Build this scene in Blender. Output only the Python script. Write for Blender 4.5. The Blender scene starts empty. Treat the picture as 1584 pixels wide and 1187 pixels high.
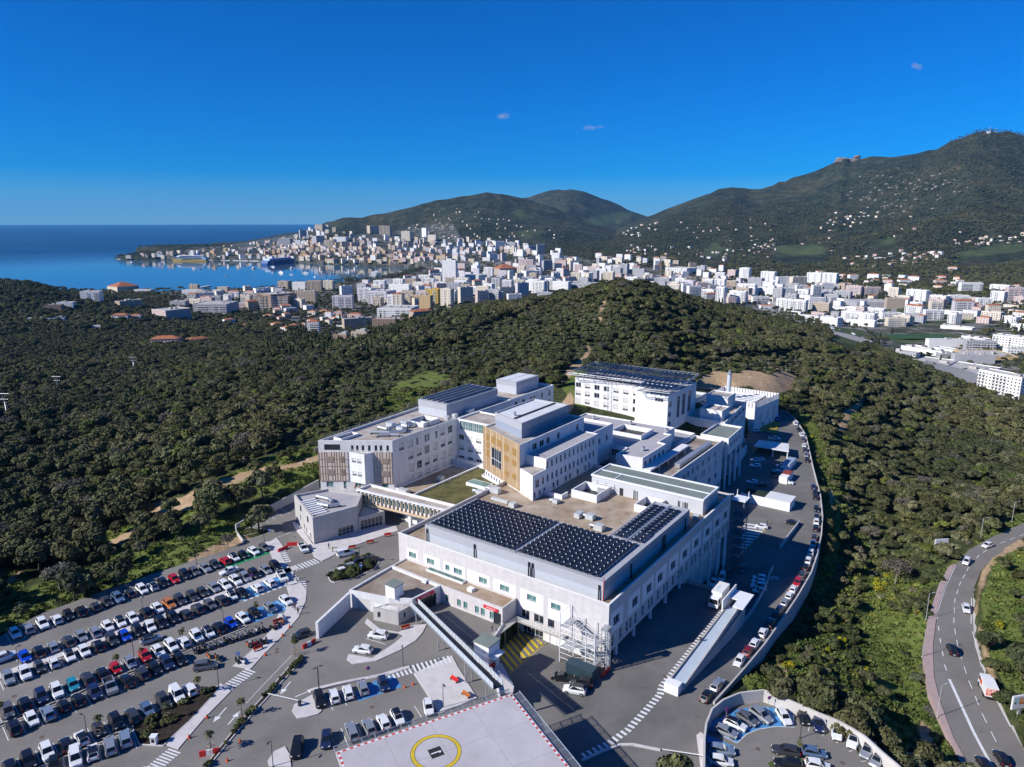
import bpy, math, random, bmesh
import numpy as np
from mathutils import Vector, Matrix
random.seed(7); RNG = np.random.default_rng(7)
S = bpy.context.scene; COL = S.collection; D = bpy.data
# ---------------------------------------------------------------- camera
H, F, CX, CY, HY = 84.0, 1100.0, 792.0, 593.5, 342.0
PIT = math.atan((CY - HY) / F); CP, SP = math.cos(PIT), math.sin(PIT)
cam = D.objects.new('camera', D.cameras.new('camera')); COL.objects.link(cam)
cam.location = (0, 0, H); cam.rotation_euler = (math.pi/2 - PIT, 0, 0)
cam.data.sensor_fit = 'HORIZONTAL'; cam.data.sensor_width = 36; cam.data.lens = 36 * F / 1584
cam.data.clip_start = 1; cam.data.clip_end = 120000
S.camera = cam
# ---------------------------------------------------------------- sky, sun, exposure
SUN_AZ, SUN_EL = math.radians(-113), math.radians(33)          # azimuth clockwise from +Y
w = D.worlds.new('World'); S.world = w; w.use_nodes = True
nt = w.node_tree; nt.nodes.clear()
sk = nt.nodes.new('ShaderNodeTexSky'); sk.sky_type = 'NISHITA'; sk.sun_disc = False
sk.sun_elevation = SUN_EL; sk.sun_rotation = SUN_AZ
sk.altitude = 0; sk.air_density = 0.9; sk.dust_density = 0.0; sk.ozone_density = 10.0
hs = nt.nodes.new('ShaderNodeHueSaturation'); hs.inputs['Saturation'].default_value = 1.6; hs.inputs['Value'].default_value = 1.0
hs.inputs['Hue'].default_value = 0.503
bg = nt.nodes.new('ShaderNodeBackground'); bg.inputs['Strength'].default_value = 0.09
wo = nt.nodes.new('ShaderNodeOutputWorld')
nt.links.new(sk.outputs[0], hs.inputs['Color']); wbm = nt.nodes.new('ShaderNodeMix'); wbm.data_type = 'RGBA'; wbm.blend_type = 'MULTIPLY'; wbm.inputs[0].default_value = 1; wbm.inputs[7].default_value = (.50, .86, 1.08, 1)   # cool white balance of the photograph
nt.links.new(hs.outputs[0], wbm.inputs[6]); nt.links.new(wbm.outputs[2], bg.inputs[0]); nt.links.new(bg.outputs[0], wo.inputs[0])
sun = D.objects.new('sun', D.lights.new('sun', 'SUN')); COL.objects.link(sun)
sun.data.energy = 5.0; sun.data.angle = math.radians(0.5); sun.data.color = (1.0, 0.965, 0.91)
sd = Vector((math.sin(SUN_AZ)*math.cos(SUN_EL), math.cos(SUN_AZ)*math.cos(SUN_EL), math.sin(SUN_EL)))
sun.rotation_euler = sd.to_track_quat('Z', 'Y').to_euler(); sun.location = (0, 0, 300)
S.view_settings.view_transform = 'Standard'; S.view_settings.look = 'None'
S.view_settings.exposure = 0.3; S.view_settings.gamma = 1.0; S.view_settings.use_curve_mapping = False
S.cycles.max_bounces = 5; S.cycles.diffuse_bounces = 2; S.cycles.glossy_bounces = 2; S.cycles.transmission_bounces = 2
S.cycles.transparent_max_bounces = 6; S.cycles.volume_bounces = 0
# ---------------------------------------------------------------- plan helpers
def ray(x, y):
 u = (x - CX)/F; v = (y - CY)/F
 return u, CP - v*SP, -(v*CP + SP)
def P(x, y, z=0.0):
 "world point at height z on the sight line that was measured on the photograph"
 dx, dy, dz = ray(x, y); t = (z - H)/dz
 return Vector((dx*t, dy*t, z))
def proj(X, Y, Z):
 Z = Z - H
 zc = Y*CP - Z*SP; yc = -(Y*SP + Z*CP)
 return CX + F*X/zc, CY + F*yc/zc, zc
AZ = math.radians(35.5); CA, SA = math.cos(AZ), math.sin(AZ)
OX, OY = 19.226, 127.233                    # near corner of the front block
def W(a, b, z=0.0):
 "hospital grid: a runs left along the front, b runs back along the side"
 return Vector((OX - a*CA + b*SA, OY + a*SA + b*CA, z))
def rotz_of(p, q): return math.atan2(q[1]-p[1], q[0]-p[0])
# ---------------------------------------------------------------- materials
MATS = {}
def mat(name, col, rough=0.8, var=0.0, scale=1.0, col2=None, detail=6, bump=0.0, bscale=None, metal=0.0, spec=0.3, inst=0.0, thr=None, coat=0.0, spots=(), broad=None):
 if name in MATS: return MATS[name]
 m = D.materials.new(name); m.use_nodes = True; t = m.node_tree; b = t.nodes['Principled BSDF']
 b.inputs['Roughness'].default_value = rough; b.inputs['Metallic'].default_value = metal
 b.inputs['Specular IOR Level'].default_value = spec
 if coat: b.inputs['Coat Weight'].default_value = coat
 b.inputs['Base Color'].default_value = (*col, 1); m.diffuse_color = (*col, 1)
 if var or col2 or inst or bump:
  g = t.nodes.new('ShaderNodeNewGeometry')
  def noise(sc, det=detail):
   n = t.nodes.new('ShaderNodeTexNoise'); n.inputs['Scale'].default_value = sc; n.inputs['Detail'].default_value = det
   n.inputs['Roughness'].default_value = 0.62; t.links.new(g.outputs['Position'], n.inputs['Vector']); return n
  out = None
  if var or col2:
   n = noise(scale); r = t.nodes.new('ShaderNodeValToRGB')
   lo, hi = thr or (0.33, 0.67)
   r.color_ramp.elements[0].position = lo; r.color_ramp.elements[1].position = hi
   c2 = col2 or tuple(min(1, c*(1+var)) for c in col); c1 = col if col2 else tuple(c*(1-var) for c in col)
   r.color_ramp.elements[0].color = (*c1, 1); r.color_ramp.elements[1].color = (*c2, 1)
   t.links.new(n.outputs['Fac'], r.inputs['Fac']); out = r.outputs['Color']
  def mul(a, f, lo, hi, c):
   r = t.nodes.new('ShaderNodeValToRGB'); r.color_ramp.elements[0].position = lo; r.color_ramp.elements[1].position = hi; r.color_ramp.elements[0].color = (*c[0], 1); r.color_ramp.elements[1].color = (*c[1], 1); t.links.new(f, r.inputs[0])
   x = t.nodes.new('ShaderNodeMix'); x.data_type = 'RGBA'; x.blend_type = 'MULTIPLY'; x.inputs[0].default_value = 1; t.links.new(a, x.inputs[6]); t.links.new(r.outputs[0], x.inputs[7]); return x.outputs[2]
  for sc, lo, hi, k in spots: out = mul(out, noise(sc, 8).outputs['Fac'], lo, hi, ((1, 1, 1), (k, k, k)))
  if broad: out = mul(out, noise(broad[0], 4).outputs['Fac'], .38, .62, broad[1:])
  if inst:
   oi = t.nodes.new('ShaderNodeObjectInfo'); mr = t.nodes.new('ShaderNodeMapRange')
   mr.inputs['To Min'].default_value = 1-inst; mr.inputs['To Max'].default_value = 1+inst
   t.links.new(oi.outputs['Random'], mr.inputs['Value'])
   h = t.nodes.new('ShaderNodeHueSaturation'); t.links.new(mr.outputs[0], h.inputs['Value'])
   ma = t.nodes.new('ShaderNodeMath'); ma.operation = 'MULTIPLY_ADD'; ma.inputs[1].default_value = -0.05*min(1, inst*3); ma.inputs[2].default_value = 0.515
   wn = t.nodes.new('ShaderNodeTexWhiteNoise'); wn.noise_dimensions = '1D'; t.links.new(oi.outputs['Random'], wn.inputs['W'])
   t.links.new(wn.outputs['Value'], ma.inputs[0]); t.links.new(ma.outputs[0], h.inputs['Hue'])
   if out: t.links.new(out, h.inputs['Color'])
   else: h.inputs['Color'].default_value = (*col, 1)
   out = h.outputs['Color']
  if out: t.links.new(out, b.inputs['Base Color'])
  if bump:
   n2 = noise(bscale or scale*6); bp = t.nodes.new('ShaderNodeBump'); bp.inputs['Strength'].default_value = bump; bp.inputs['Distance'].default_value = 0.1
   t.links.new(n2.outputs['Fac'], bp.inputs['Height']); t.links.new(bp.outputs[0], b.inputs['Normal'])
 MATS[name] = m; return m
def streaked(name, col, rough=0.8, amt=0.12, scale=0.5, tile=None, tvar=0.08):
 "wall finish with faint vertical run-off streaks and, with tile=(w,h), joints between large cladding tiles"
 if name in MATS: return MATS[name]
 m = D.materials.new(name); m.use_nodes = True; t = m.node_tree; b = t.nodes['Principled BSDF']; L = t.links
 b.inputs['Roughness'].default_value = rough; b.inputs['Specular IOR Level'].default_value = 0.25
 g = t.nodes.new('ShaderNodeNewGeometry')
 mp = t.nodes.new('ShaderNodeMapping'); mp.inputs['Scale'].default_value = (scale*2.2, scale*2.2, scale*0.28); L.new(g.outputs['Position'], mp.inputs[0])
 n = t.nodes.new('ShaderNodeTexNoise'); n.inputs['Scale'].default_value = 1; n.inputs['Detail'].default_value = 7; L.new(mp.outputs[0], n.inputs['Vector'])
 r = t.nodes.new('ShaderNodeValToRGB'); r.color_ramp.elements[0].position = .3; r.color_ramp.elements[1].position = .62
 r.color_ramp.elements[0].color = (*[c*(1-amt) for c in col], 1); r.color_ramp.elements[1].color = (*col, 1)
 L.new(n.outputs['Fac'], r.inputs[0]); out = r.outputs[0]
 if tile:
  tw, th = tile
  sx = t.nodes.new('ShaderNodeSeparateXYZ'); L.new(g.outputs['Position'], sx.inputs[0])
  def lin(ax, ay):                       # coordinate along a facade direction
   p1 = t.nodes.new('ShaderNodeMath'); p1.operation = 'MULTIPLY'; p1.inputs[1].default_value = ax; L.new(sx.outputs[0], p1.inputs[0])
   p2 = t.nodes.new('ShaderNodeMath'); p2.operation = 'MULTIPLY_ADD'; p2.inputs[1].default_value = ay; L.new(sx.outputs[1], p2.inputs[0]); L.new(p1.outputs[0], p2.inputs[2]); return p2
  s = lin(-CA + SA, SA + CA)
  cb = t.nodes.new('ShaderNodeCombineXYZ'); L.new(s.outputs[0], cb.inputs[0]); L.new(sx.outputs[2], cb.inputs[1])
  br = t.nodes.new('ShaderNodeTexBrick'); L.new(cb.outputs[0], br.inputs['Vector']); br.offset = 0.5
  br.inputs['Scale'].default_value = 1; br.inputs['Brick Width'].default_value = tw; br.inputs['Row Height'].default_value = th
  br.inputs['Mortar Size'].default_value = 0.012; br.inputs['Bias'].default_value = 0
  br.inputs['Color1'].default_value = (1-tvar, 1-tvar, 1-tvar, 1); br.inputs['Color2'].default_value = (1, 1, 1, 1); br.inputs['Mortar'].default_value = (.8, .79, .77, 1)
  mx = t.nodes.new('ShaderNodeMix'); mx.data_type = 'RGBA'; mx.blend_type = 'MULTIPLY'; mx.inputs[0].default_value = 1
  L.new(out, mx.inputs[6]); L.new(br.outputs['Color'], mx.inputs[7]); out = mx.outputs[2]
 L.new(out, b.inputs['Base Color']); MATS[name] = m; return m
# ---------------------------------------------------------------- mesh helper
class MB:
 def __init__(s): s.v = []; s.f = []; s.m = []; s.cur = 0
 def face(s, pts):
  i = len(s.v); s.v.extend([tuple(p) for p in pts]); s.f.append(tuple(range(i, i+len(pts)))); s.m.append(s.cur)
 def box(s, x0, y0, z0, x1, y1, z1, rz=0.0, c=(0, 0, 0)):
  ca, sa = math.cos(rz), math.sin(rz); i = len(s.v)
  for z in (z0, z1):
   for x, y in ((x0, y0), (x1, y0), (x1, y1), (x0, y1)):
    s.v.append((c[0]+x*ca-y*sa, c[1]+x*sa+y*ca, c[2]+z))
  for q in ((3, 2, 1, 0), (4, 5, 6, 7), (0, 1, 5, 4), (1, 2, 6, 5), (2, 3, 7, 6), (3, 0, 4, 7)):
   s.f.append(tuple(i+k for k in q)); s.m.append(s.cur)
 def hexa(s, p):                             # 8 points: bottom ccw then top ccw
  i = len(s.v); s.v.extend([tuple(q) for q in p])
  for q in ((3, 2, 1, 0), (4, 5, 6, 7), (0, 1, 5, 4), (1, 2, 6, 5), (2, 3, 7, 6), (3, 0, 4, 7)):
   s.f.append(tuple(i+k for k in q)); s.m.append(s.cur)
 def prism(s, poly, z0, z1, top=True, bottom=False):
  n = len(poly); i = len(s.v)
  s.v.extend([(p[0], p[1], z0) for p in poly]); s.v.extend([(p[0], p[1], z1) for p in poly])
  for k in range(n):
   j = (k+1) % n; s.f.append((i+k, i+j, i+n+j, i+n+k)); s.m.append(s.cur)
  if top: s.f.append(tuple(i+n+k for k in range(n))); s.m.append(s.cur)
  if bottom: s.f.append(tuple(i+k for k in reversed(range(n)))); s.m.append(s.cur)
 def rod(s, p, q, r, n=6, r2=None):
  p = Vector(p); q = Vector(q); d = (q-p).normalized(); r2 = r if r2 is None else r2
  u = d.cross(Vector((0, 0, 1)) if abs(d.z) < .9 else Vector((1, 0, 0))).normalized(); v = d.cross(u); i = len(s.v)
  for c, rr in ((p, r), (q, r2)):
   for k in range(n):
    a = 2*math.pi*k/n; s.v.append(tuple(c+u*math.cos(a)*rr+v*math.sin(a)*rr))
  for k in range(n):
   j = (k+1) % n; s.f.append((i+k, i+j, i+n+j, i+n+k)); s.m.append(s.cur)
  s.f.append(tuple(i+k for k in reversed(range(n)))); s.m.append(s.cur)
  s.f.append(tuple(i+n+k for k in range(n))); s.m.append(s.cur)
 def mesh(s, name, *mats, smooth=False):
  me = D.meshes.new(name); me.from_pydata(s.v, [], s.f)
  for m in mats: me.materials.append(m)
  if len(mats) > 1: me.polygons.foreach_set('material_index', s.m)
  if smooth: me.polygons.foreach_set('use_smooth', [True]*len(s.f))
  me.update(); return me
 def build(s, name, mats, parent=None, kind=None, smooth=False):
  if not isinstance(mats, (list, tuple)): mats = [mats]
  return link(name, s.mesh(name, *mats, smooth=smooth), parent, kind=kind)
def link(name, me, parent=None, loc=None, rz=None, kind=None, world=True):
 o = D.objects.new(name, me); COL.objects.link(o)
 if parent is not None:
  o.parent = parent
  if world: o.matrix_parent_inverse = PINV[parent.name]
 if loc is not None: o.location = loc
 if rz is not None: o.rotation_euler = (0, 0, rz)
 if kind: o['kind'] = kind
 PINV[o.name] = Matrix.Identity(4)
 return o
PINV = {}
def thing(name, label, cat, loc=(0, 0, 0), rz=0.0, group=None):
 o = D.objects.new(name, None); COL.objects.link(o); o.location = loc; o.rotation_euler = (0, 0, rz); o.empty_display_size = .5
 o['label'] = label; o['category'] = cat
 if group: o['group'] = group
 PINV[o.name] = (Matrix.Translation(Vector(loc)) @ Matrix.Rotation(rz, 4, 'Z')).inverted()
 return o
def tag(o, label, cat, group=None):
 o['label'] = label; o['category'] = cat
 if group: o['group'] = group
 return o
def copy_tree(o, loc=None, rz=None, label=None, group=None, slots=None):
 "copies a thing with its parts and sub-parts, mesh data shared"
 def rec(x, par):
  c = x.copy(); COL.objects.link(c)
  if par is not None: c.parent = par
  if slots:
   for k, sl in enumerate(c.material_slots):
    nm = sl.material.name if sl.material else ''
    if nm in slots: sl.link = 'OBJECT'; sl.material = slots[nm]
  for ch in x.children: rec(ch, c)
  return c
 r = rec(o, None)
 if loc is not None: r.location = loc
 if rz is not None: r.rotation_euler = (0, 0, rz)
 if label: r['label'] = label
 if group: r['group'] = group
 return r
def inpoly(px, py, poly):
 px = np.asarray(px, float); py = np.asarray(py, float); r = np.zeros(px.shape, bool)
 n = len(poly); j = n-1
 for i in range(n):
  xi, yi = poly[i][0], poly[i][1]; xj, yj = poly[j][0], poly[j][1]
  if yi != yj:
   c = ((yi > py) != (yj > py)) & (px < (xj-xi)*(py-yi)/(yj-yi)+xi); r ^= c
  j = i
 return r
ORD = 'zeroth first second third fourth fifth sixth seventh eighth ninth tenth eleventh twelfth thirteenth fourteenth fifteenth sixteenth seventeenth eighteenth nineteenth'.split()
TENS = {2: 'twent', 3: 'thirt', 4: 'fort', 5: 'fift', 6: 'sixt', 7: 'sevent', 8: 'eight', 9: 'ninet'}
def ordinal(n):
 if n < 20: return ORD[n]
 if n >= 100: return 'hundred-' + ('and-' + ordinal(n-100) if n > 100 else 'th')
 t, u = divmod(n, 10); return TENS[t] + ('ieth' if u == 0 else 'y-' + ORD[u])
# ================================================================ terrain height
def pol(X, Y): return math.atan2(X, Y), math.log(max(5.0, math.hypot(X, Y)))
CTRL = []                                   # (azimuth, log distance, height)
def cp(x, y, z):
 p = P(x, y, z); CTRL.append((*pol(p.x, p.y), z))
def cw(X, Y, z): CTRL.append((*pol(X, Y), z))
for q in [  # left bank, woods and the hollow behind them
 (0,1187,-.6),(0,1050,-.6),(0,985,-.8),(60,945,-1.2),(180,900,-1.2),(350,845,-.6),(410,822,-.4),(0,930,-3),(100,900,-3.5),(200,850,-2),(300,800,1),(0,860,-8),(0,800,-13),(120,800,-9),
 (230,800,-3),(330,750,2),(430,722,4),(480,695,5),(470,640,3),(380,680,0),(250,720,-7),(100,720,-15),(0,700,-20),(100,640,-26),(250,640,-16),(400,620,-5),(0,600,-32),(200,590,-30),(400,570,-14),
 (600,590,6),(560,640,6),(700,575,7),(0,540,-50),(200,545,-45),(400,545,-30),(500,560,-8),(620,545,4),(740,545,8),(0,490,-52),(130,490,-55),(0,440,-33),(-200,438,-30),(-200,600,-32),(-200,800,-12),(-150,1000,-1),
 (70,446,-42),(150,462,-66),(220,470,-78),(330,500,-72),(330,470,-80),(450,500,-74),(560,505,-76),(520,470,-80),
 # ridge behind the hospital
 (700,500,10),(800,482,12),(870,474,18),(930,452,28),(965,446,31),(1000,450,29),(1050,470,20),(1100,488,8),(1150,498,0),(960,480,26),(900,520,15),(1000,520,16),(1100,520,5),(950,555,9),(850,570,8),
 (1050,560,6),(1130,590,1),(1200,585,-1),(1220,560,-4),(1200,512,-8),(1290,532,-20),(1350,548,-28),(1450,590,-38),(1560,632,-44),(1700,690,-50),(1500,600,-75),(1584,612,-75),(1440,566,-76),
 # right slope, ravine, road
 (1300,640,-14),(1230,630,-10.5),(1260,700,-14),(1290,780,-17),(1285,860,-19),(1330,800,-24),(1400,700,-28),(1450,650,-36),(1560,720,-34),(1500,770,-24),(1400,800,-24),(1350,880,-24),(1300,930,-20),(1380,900,-22),
 (1230,950,-17),(1180,1010,-12),(1250,1020,-12),(1300,1000,-17),(1360,980,-20),(1150,1060,-6),(1200,1062,-6.5),(1290,1090,-8),(1350,1130,-10),(1390,1170,-11),(1390,1080,-17),(1420,1150,-15),(1430,1000,-17),(1460,870,-15),(1440,950,-14),
 (1500,1050,-13.5),(1500,1187,-13),(1500,850,-13.5),(1584,800,-14),(1584,900,-9),(1584,1000,-11.5),(1584,1080,-12),(1650,1187,-12),(1750,900,-6),(1750,1100,-10),(1700,780,-14),
 # hospital ground
 (850,640,7),(870,610,8),(700,640,6),(880,600,9)]: cp(*q)
for a, b, z in [(57,-5,0),(90,10,0),(100,20,2),(110,30,4),(110,60,5),(30,40,0),(60,80,3),(100,100,6),(80,130,8),(60,160,8),(40,190,0),(45,170,6),(20,100,-11),(10,60,-11),(0,40,-8),(0,5,-4),(-20,0,-3.5),(-20,40,-11),(-15,-40,-3.5),(10,-60,-2),(60,-60,-.6),(30,230,-10),(60,240,-2),(20,170,-12)]:
 p = W(a, b); cw(p.x, p.y, z)
# valley floor and city ground beyond the ridge
for x, y, z in [(600,470,-78),(700,455,-80),(800,450,-80),(950,440,-78),(1100,455,-78),(1200,470,-78),(1300,500,-78),(1400,520,-76),(1500,560,-74),(1584,575,-74),(1750,600,-70),(1200,440,-74),(1400,450,-70),(1584,440,-62),(1000,420,-72),
 (1300,415,-60),(1500,405,-50),(1700,400,-40),(1200,420,-68),(700,420,-84),(850,420,-80),(600,400,-88),(760,400,-74),(900,402,-62),(500,395,-86),(560,380,-70),(480,378,-72),(640,375,-45),(720,378,-50),(450,388,-88),(350,396,-92),(250,398,-92),(200,400,-93.5),
 (100,470,-78),(400,440,-91),(300,444,-92),(-300,480,-80)]: cp(x, y, z)
for az in (-170,-130,-95,-70,95,70,130,170):
 for r in (60, 600, 6000): cw(r*math.sin(math.radians(az)), r*math.cos(math.radians(az)), {60: -2, 600: -30, 6000: -80}[r])
C = np.array(CTRL); KA = 3.2
def _U(a, l): return np.stack([a*KA, l], -1)
def _phi(d2): return 0.5*d2*np.log(d2 + 1e-9)
_cu = _U(C[:, 0], C[:, 1]); _n = len(C)
_K = _phi(((_cu[:, None]-_cu[None])**2).sum(-1)) + np.eye(_n)*6e-4
_Pm = np.concatenate([np.ones((_n, 1)), _cu], 1)
_A = np.block([[_K, _Pm], [_Pm.T, np.zeros((3, 3))]])
_w = np.linalg.solve(_A, np.concatenate([C[:, 2], np.zeros(3)]))
def tps(X, Y):
 q = _U(np.arctan2(X, Y), np.log(np.maximum(5, np.hypot(X, Y)))).reshape(-1, 2); out = np.zeros(len(q))
 for i in range(0, len(q), 20000):
  s = q[i:i+20000]; d2 = ((s[:, None]-_cu[None])**2).sum(-1)
  out[i:i+20000] = _phi(d2) @ _w[:_n] + _w[_n] + s @ _w[_n+1:]
 return out.reshape(np.shape(X))
def vnoise(x, y, seed=0):
 xi = np.floor(x).astype(np.int64); yi = np.floor(y).astype(np.int64); xf = x-xi; yf = y-yi
 def h(a, b):
  n = (a*374761393 + b*668265263 + seed*974634777) & 0x7fffffff
  n = ((n ^ (n >> 13))*1274126177) & 0x7fffffff
  return ((n ^ (n >> 16)) & 0xffff)/65535.0
 u = xf*xf*(3-2*xf); v = yf*yf*(3-2*yf)
 return (h(xi, yi)*(1-u)+h(xi+1, yi)*u)*(1-v) + (h(xi, yi+1)*(1-u)+h(xi+1, yi+1)*u)*v
def fbm(x, y, o=5, seed=0):
 s = 0; a = .5
 for k in range(o): s = s + a*vnoise(x*2**k, y*2**k, seed+k); a *= .5
 return s - .5
def ridged(x, y, o=5, seed=0):
 s = 0; a = .5
 for k in range(o): s = s + a*(1-np.abs(2*vnoise(x*2**k, y*2**k, seed+k)-1)); a *= .5
 return s
RIDGES = [   # skyline as measured, distance of the crest, distance of the foot, height of the foot
 ([(430,372),(470,358),(490,349),(510,342),(530,337),(560,335),(600,329),(640,319),(690,306),(720,301),(745,298),(775,297),(800,303),(830,312),(860,322),(900,338),(950,356),(990,372)], 5000, 3650, -66),
 ([(700,335),(760,312),(800,306),(820,304),(850,294),(880,292),(905,296),(940,309),(975,325),(1000,334),(1030,338),(1100,345)], 7400, 4600, -60),
 ([(940,366),(960,352),(985,341),(1010,331),(1035,322),(1080,305),(1110,293),(1135,288),(1160,292),(1180,290),(1215,278),(1260,264),(1290,252),(1305,242),(1318,249),(1345,242),(1380,241),(1420,236),(1450,229),(1480,214),(1510,203),(1530,200),(1560,203),(1584,207),(1700,214),(1900,250),(2300,300)], 5200, 2700, -62)]
def hill_layer(X, Y, rid, Dr, Df, zf, seed):
 pts = [(math.atan(ray(x, y)[0]/ray(x, y)[1]), -ray(x, y)[2]/math.hypot(*ray(x, y)[:2])) for x, y in rid]
 az = np.arctan2(X, Y); r = np.hypot(X, Y)
 a0 = np.array([p[0] for p in pts]); sl = np.array([p[1] for p in pts])
 e = np.interp(az, a0, sl, left=sl[0]+.03, right=sl[-1])
 wob = 1 + .10*fbm(az*9, az*0+seed, 3, seed)
 Dc = Dr*wob; zr = H - e*Dc
 t = (r - Df)/(Dc - Df)
 up = np.clip(t, 0, 1); s = up**1.55
 h = zf + (zr - zf)*s
 n = ridged(X/900, Y/900, 6, seed) - .62
 amp = np.clip(zr - zf, 40, 600)*.42*np.sin(np.clip(t, 0, 1)*math.pi)**.8
 h = h + n*amp + np.where(t > 0, fbm(X/160, Y/160, 4, seed+9)*14*np.clip(t*3, 0, 1)*np.clip((1.02-t)*12, 0.35, 1), 0)
 h = np.where(t > 1, zr - (t-1)*(Dc-Df)*.30, h)
 return np.where(t > 0, h, -500)
SEA_Z = -96.0
SEA = [P(x, y, SEA_Z) for x, y in [(-900,452),(-300,452),(0,450),(120,452),(230,452),(330,451),(365,450),(430,445),(480,440),(560,435),(610,429),(640,421),(652,417),(640,413.5),(560,411),(520,409),(440,405.5),(400,404),(330,402.8),(262,402.4),(200,402.6),(177,400.5),(185,397),(215,392),(300,386),(400,375),(455,365),(478,358),(488,352.5),(520,349),(560,347),(560,345.5),(-1500,345.5)]]
# paved levels of the hospital, each polygon measured on its own level
def PP(pts, z): return [P(x, y, z) for x, y in pts]
LOT = PP([(-420,1110),(0,985),(15,975),(62,950),(180,907),(345,852),(418,822),(366,814),(372,800),(430,780),(492,748)], 0) + [W(89,30), W(70,40), W(22,20), W(22,0), W(20.8,-9.5), W(14,-19), W(8.5,-24.8), W(3,-29)] + [W(-9.5,-35), W(-9.5,-62), W(60,-95)]
YARD = [W(22,6), W(22,0), W(20.8,-9.5), W(14,-19), W(8.5,-24.8), W(3,-29), W(-9.5,-35), W(-9.5,-60)] + PP([(1000,1290),(1105,1250),(1092,1172),(1089,1140),(1095,1114),(1101,1096)], -3.5) + [W(-21.6,1), W(-15.5,1), W(-15.5,41.5), W(0,41.5)]
WALLLINE = [(-21.5,1),(-21.7,9),(-21.8,18.4),(-21.8,32.2),(-21.4,48.8),(-21,64.8),(-20.4,82),(-19.2,94),(-16.9,110),(-13.8,125.7),(-8.9,144.7),(0.2,173),(12.8,213.5),(21,232),(29,246),(36,249)]
INNER = [(-15.5,1),(-15.5,9),(-15.4,18.4),(-14.9,32.2),(-14.4,48.8),(-13.4,62),(-12.3,71)]
def road_z(b): return float(np.interp(b, [1,9,18.4,32.2,48.8,64.8,82,94,150,173,213,246], [-3.5,-4.6,-6,-8,-10,-11.5,-12.4,-12.4,-12.4,-12,-11,-10]))
ROADP = [W(*p) for p in WALLLINE[:7]] + [W(-12.3,82)] + [W(*p) for p in reversed(INNER)]
COURT = [W(0,41.6), W(-15.2,41.6), W(-14.4,48.8), W(-13.4,62), W(-12.3,71), W(-12.3,82), W(-20.4,82)] + [W(*p) for p in WALLLINE[7:]] + [W(37,212), W(31,150), W(22.2,129), W(22.2,73), W(0,73)]
LOOP = PP([(1101,1096),(1095,1114),(1089,1140),(1092,1172),(1105,1250),(1300,1330),(1430,1240),(1389,1185),(1365,1164),(1337.6,1138),(1297,1114.5),(1266.7,1102.6),(1219.5,1082),(1180.7,1067),(1153,1062.6),(1130,1072.5)], -1)
def ground(X, Y):
 X = np.asarray(X, float); Y = np.asarray(Y, float); sh = X.shape
 X = X.ravel(); Y = Y.ravel(); r = np.hypot(X, Y); az = np.arctan2(X, Y)
 h = tps(X, Y)
 far = np.clip((r-1500)/1500, 0, 1); h = np.where(far > 0, np.maximum(h, -94.3), h); h = np.minimum(h, 45)
 bl = np.clip((np.abs(az)-.85)/.5, 0, 1); h = h*(1-bl) + bl*(-30)
 h = h + fbm(X/9, Y/9, 4, 3)*np.clip((r-120)/200, .12, 1)*1.2 + fbm(X/60, Y/60, 3, 5)*np.clip((r-250)/500, 0, 1)*5
 h = np.where(far > 0, np.maximum(h, -94.6), h)
 for k, (rid, Dr, Df, zf) in enumerate(RIDGES): h = np.maximum(h, hill_layer(X, Y, rid, Dr, Df, zf, 20+k*7))
 h = np.where((r > 8500), np.minimum(h, -94 + np.clip(h+94, 0, 900)*np.clip((12500-r)/4000, 0, 1)), h)
 h = np.where(inpoly(X, Y, SEA), -106.0, h)
 m = inpoly(X, Y, LOT); h = np.where(m, np.minimum(h, -.45), h)
 m = inpoly(X, Y, YARD); h = np.where(m, np.minimum(h, -4.2), h)
 m = inpoly(X, Y, COURT); h = np.where(m, np.minimum(h, -13.2), h)
 m = inpoly(X, Y, LOOP); h = np.where(m, np.minimum(h, -4.2), h)
 m = inpoly(X, Y, ROADP)
 if m.any():
  bb = (X-OX)*SA + (Y-OY)*CA; rz = np.interp(bb, [1,9,18.4,32.2,48.8,64.8,82], [-3.5,-4.6,-6,-8,-10,-11.5,-12.4]); h = np.where(m, np.minimum(h, rz-.8), h)
 for poly, z in CUTS:
  m = inpoly(X, Y, poly)
  if m.any(): h = np.where(m, np.minimum(h, z(X, Y) if callable(z) else z), h)
 return h.reshape(sh)
CUTS = [([P(*q, -13.4) for q in [(1626,790),(1583,806),(1534,828),(1498,848),(1476,868),(1462,900),(1446,942),(1438,1000),(1440,1050),(1452,1098),(1480,1160),(1500,1220),(1600,1250),(1640,1210),(1590,1165),(1570,1128),(1545,1085),(1528,1045),(1515,1005),(1509,955),(1509,915),(1520,885),(1548,862),(1586,838),(1630,816)]], -13.75)]
def gz(x, y): return float(ground(np.array([x]), np.array([y]))[0])
def hit(px, py, t0=60.0, t1=11000.0):
 "where a sight line meets the ground"
 dx, dy, dz = ray(px, py); t = np.geomspace(t0, t1, 700); z = H + dz*t; g = ground(dx*t, dy*t)
 k = np.argmax(z < g)
 if not (z < g).any(): return None
 f = (z[k-1]-g[k-1])/((z[k-1]-g[k-1])-(z[k]-g[k])+1e-9); tt = t[k-1]+(t[k]-t[k-1])*f
 return Vector((dx*tt, dy*tt, H + dz*tt))
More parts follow.
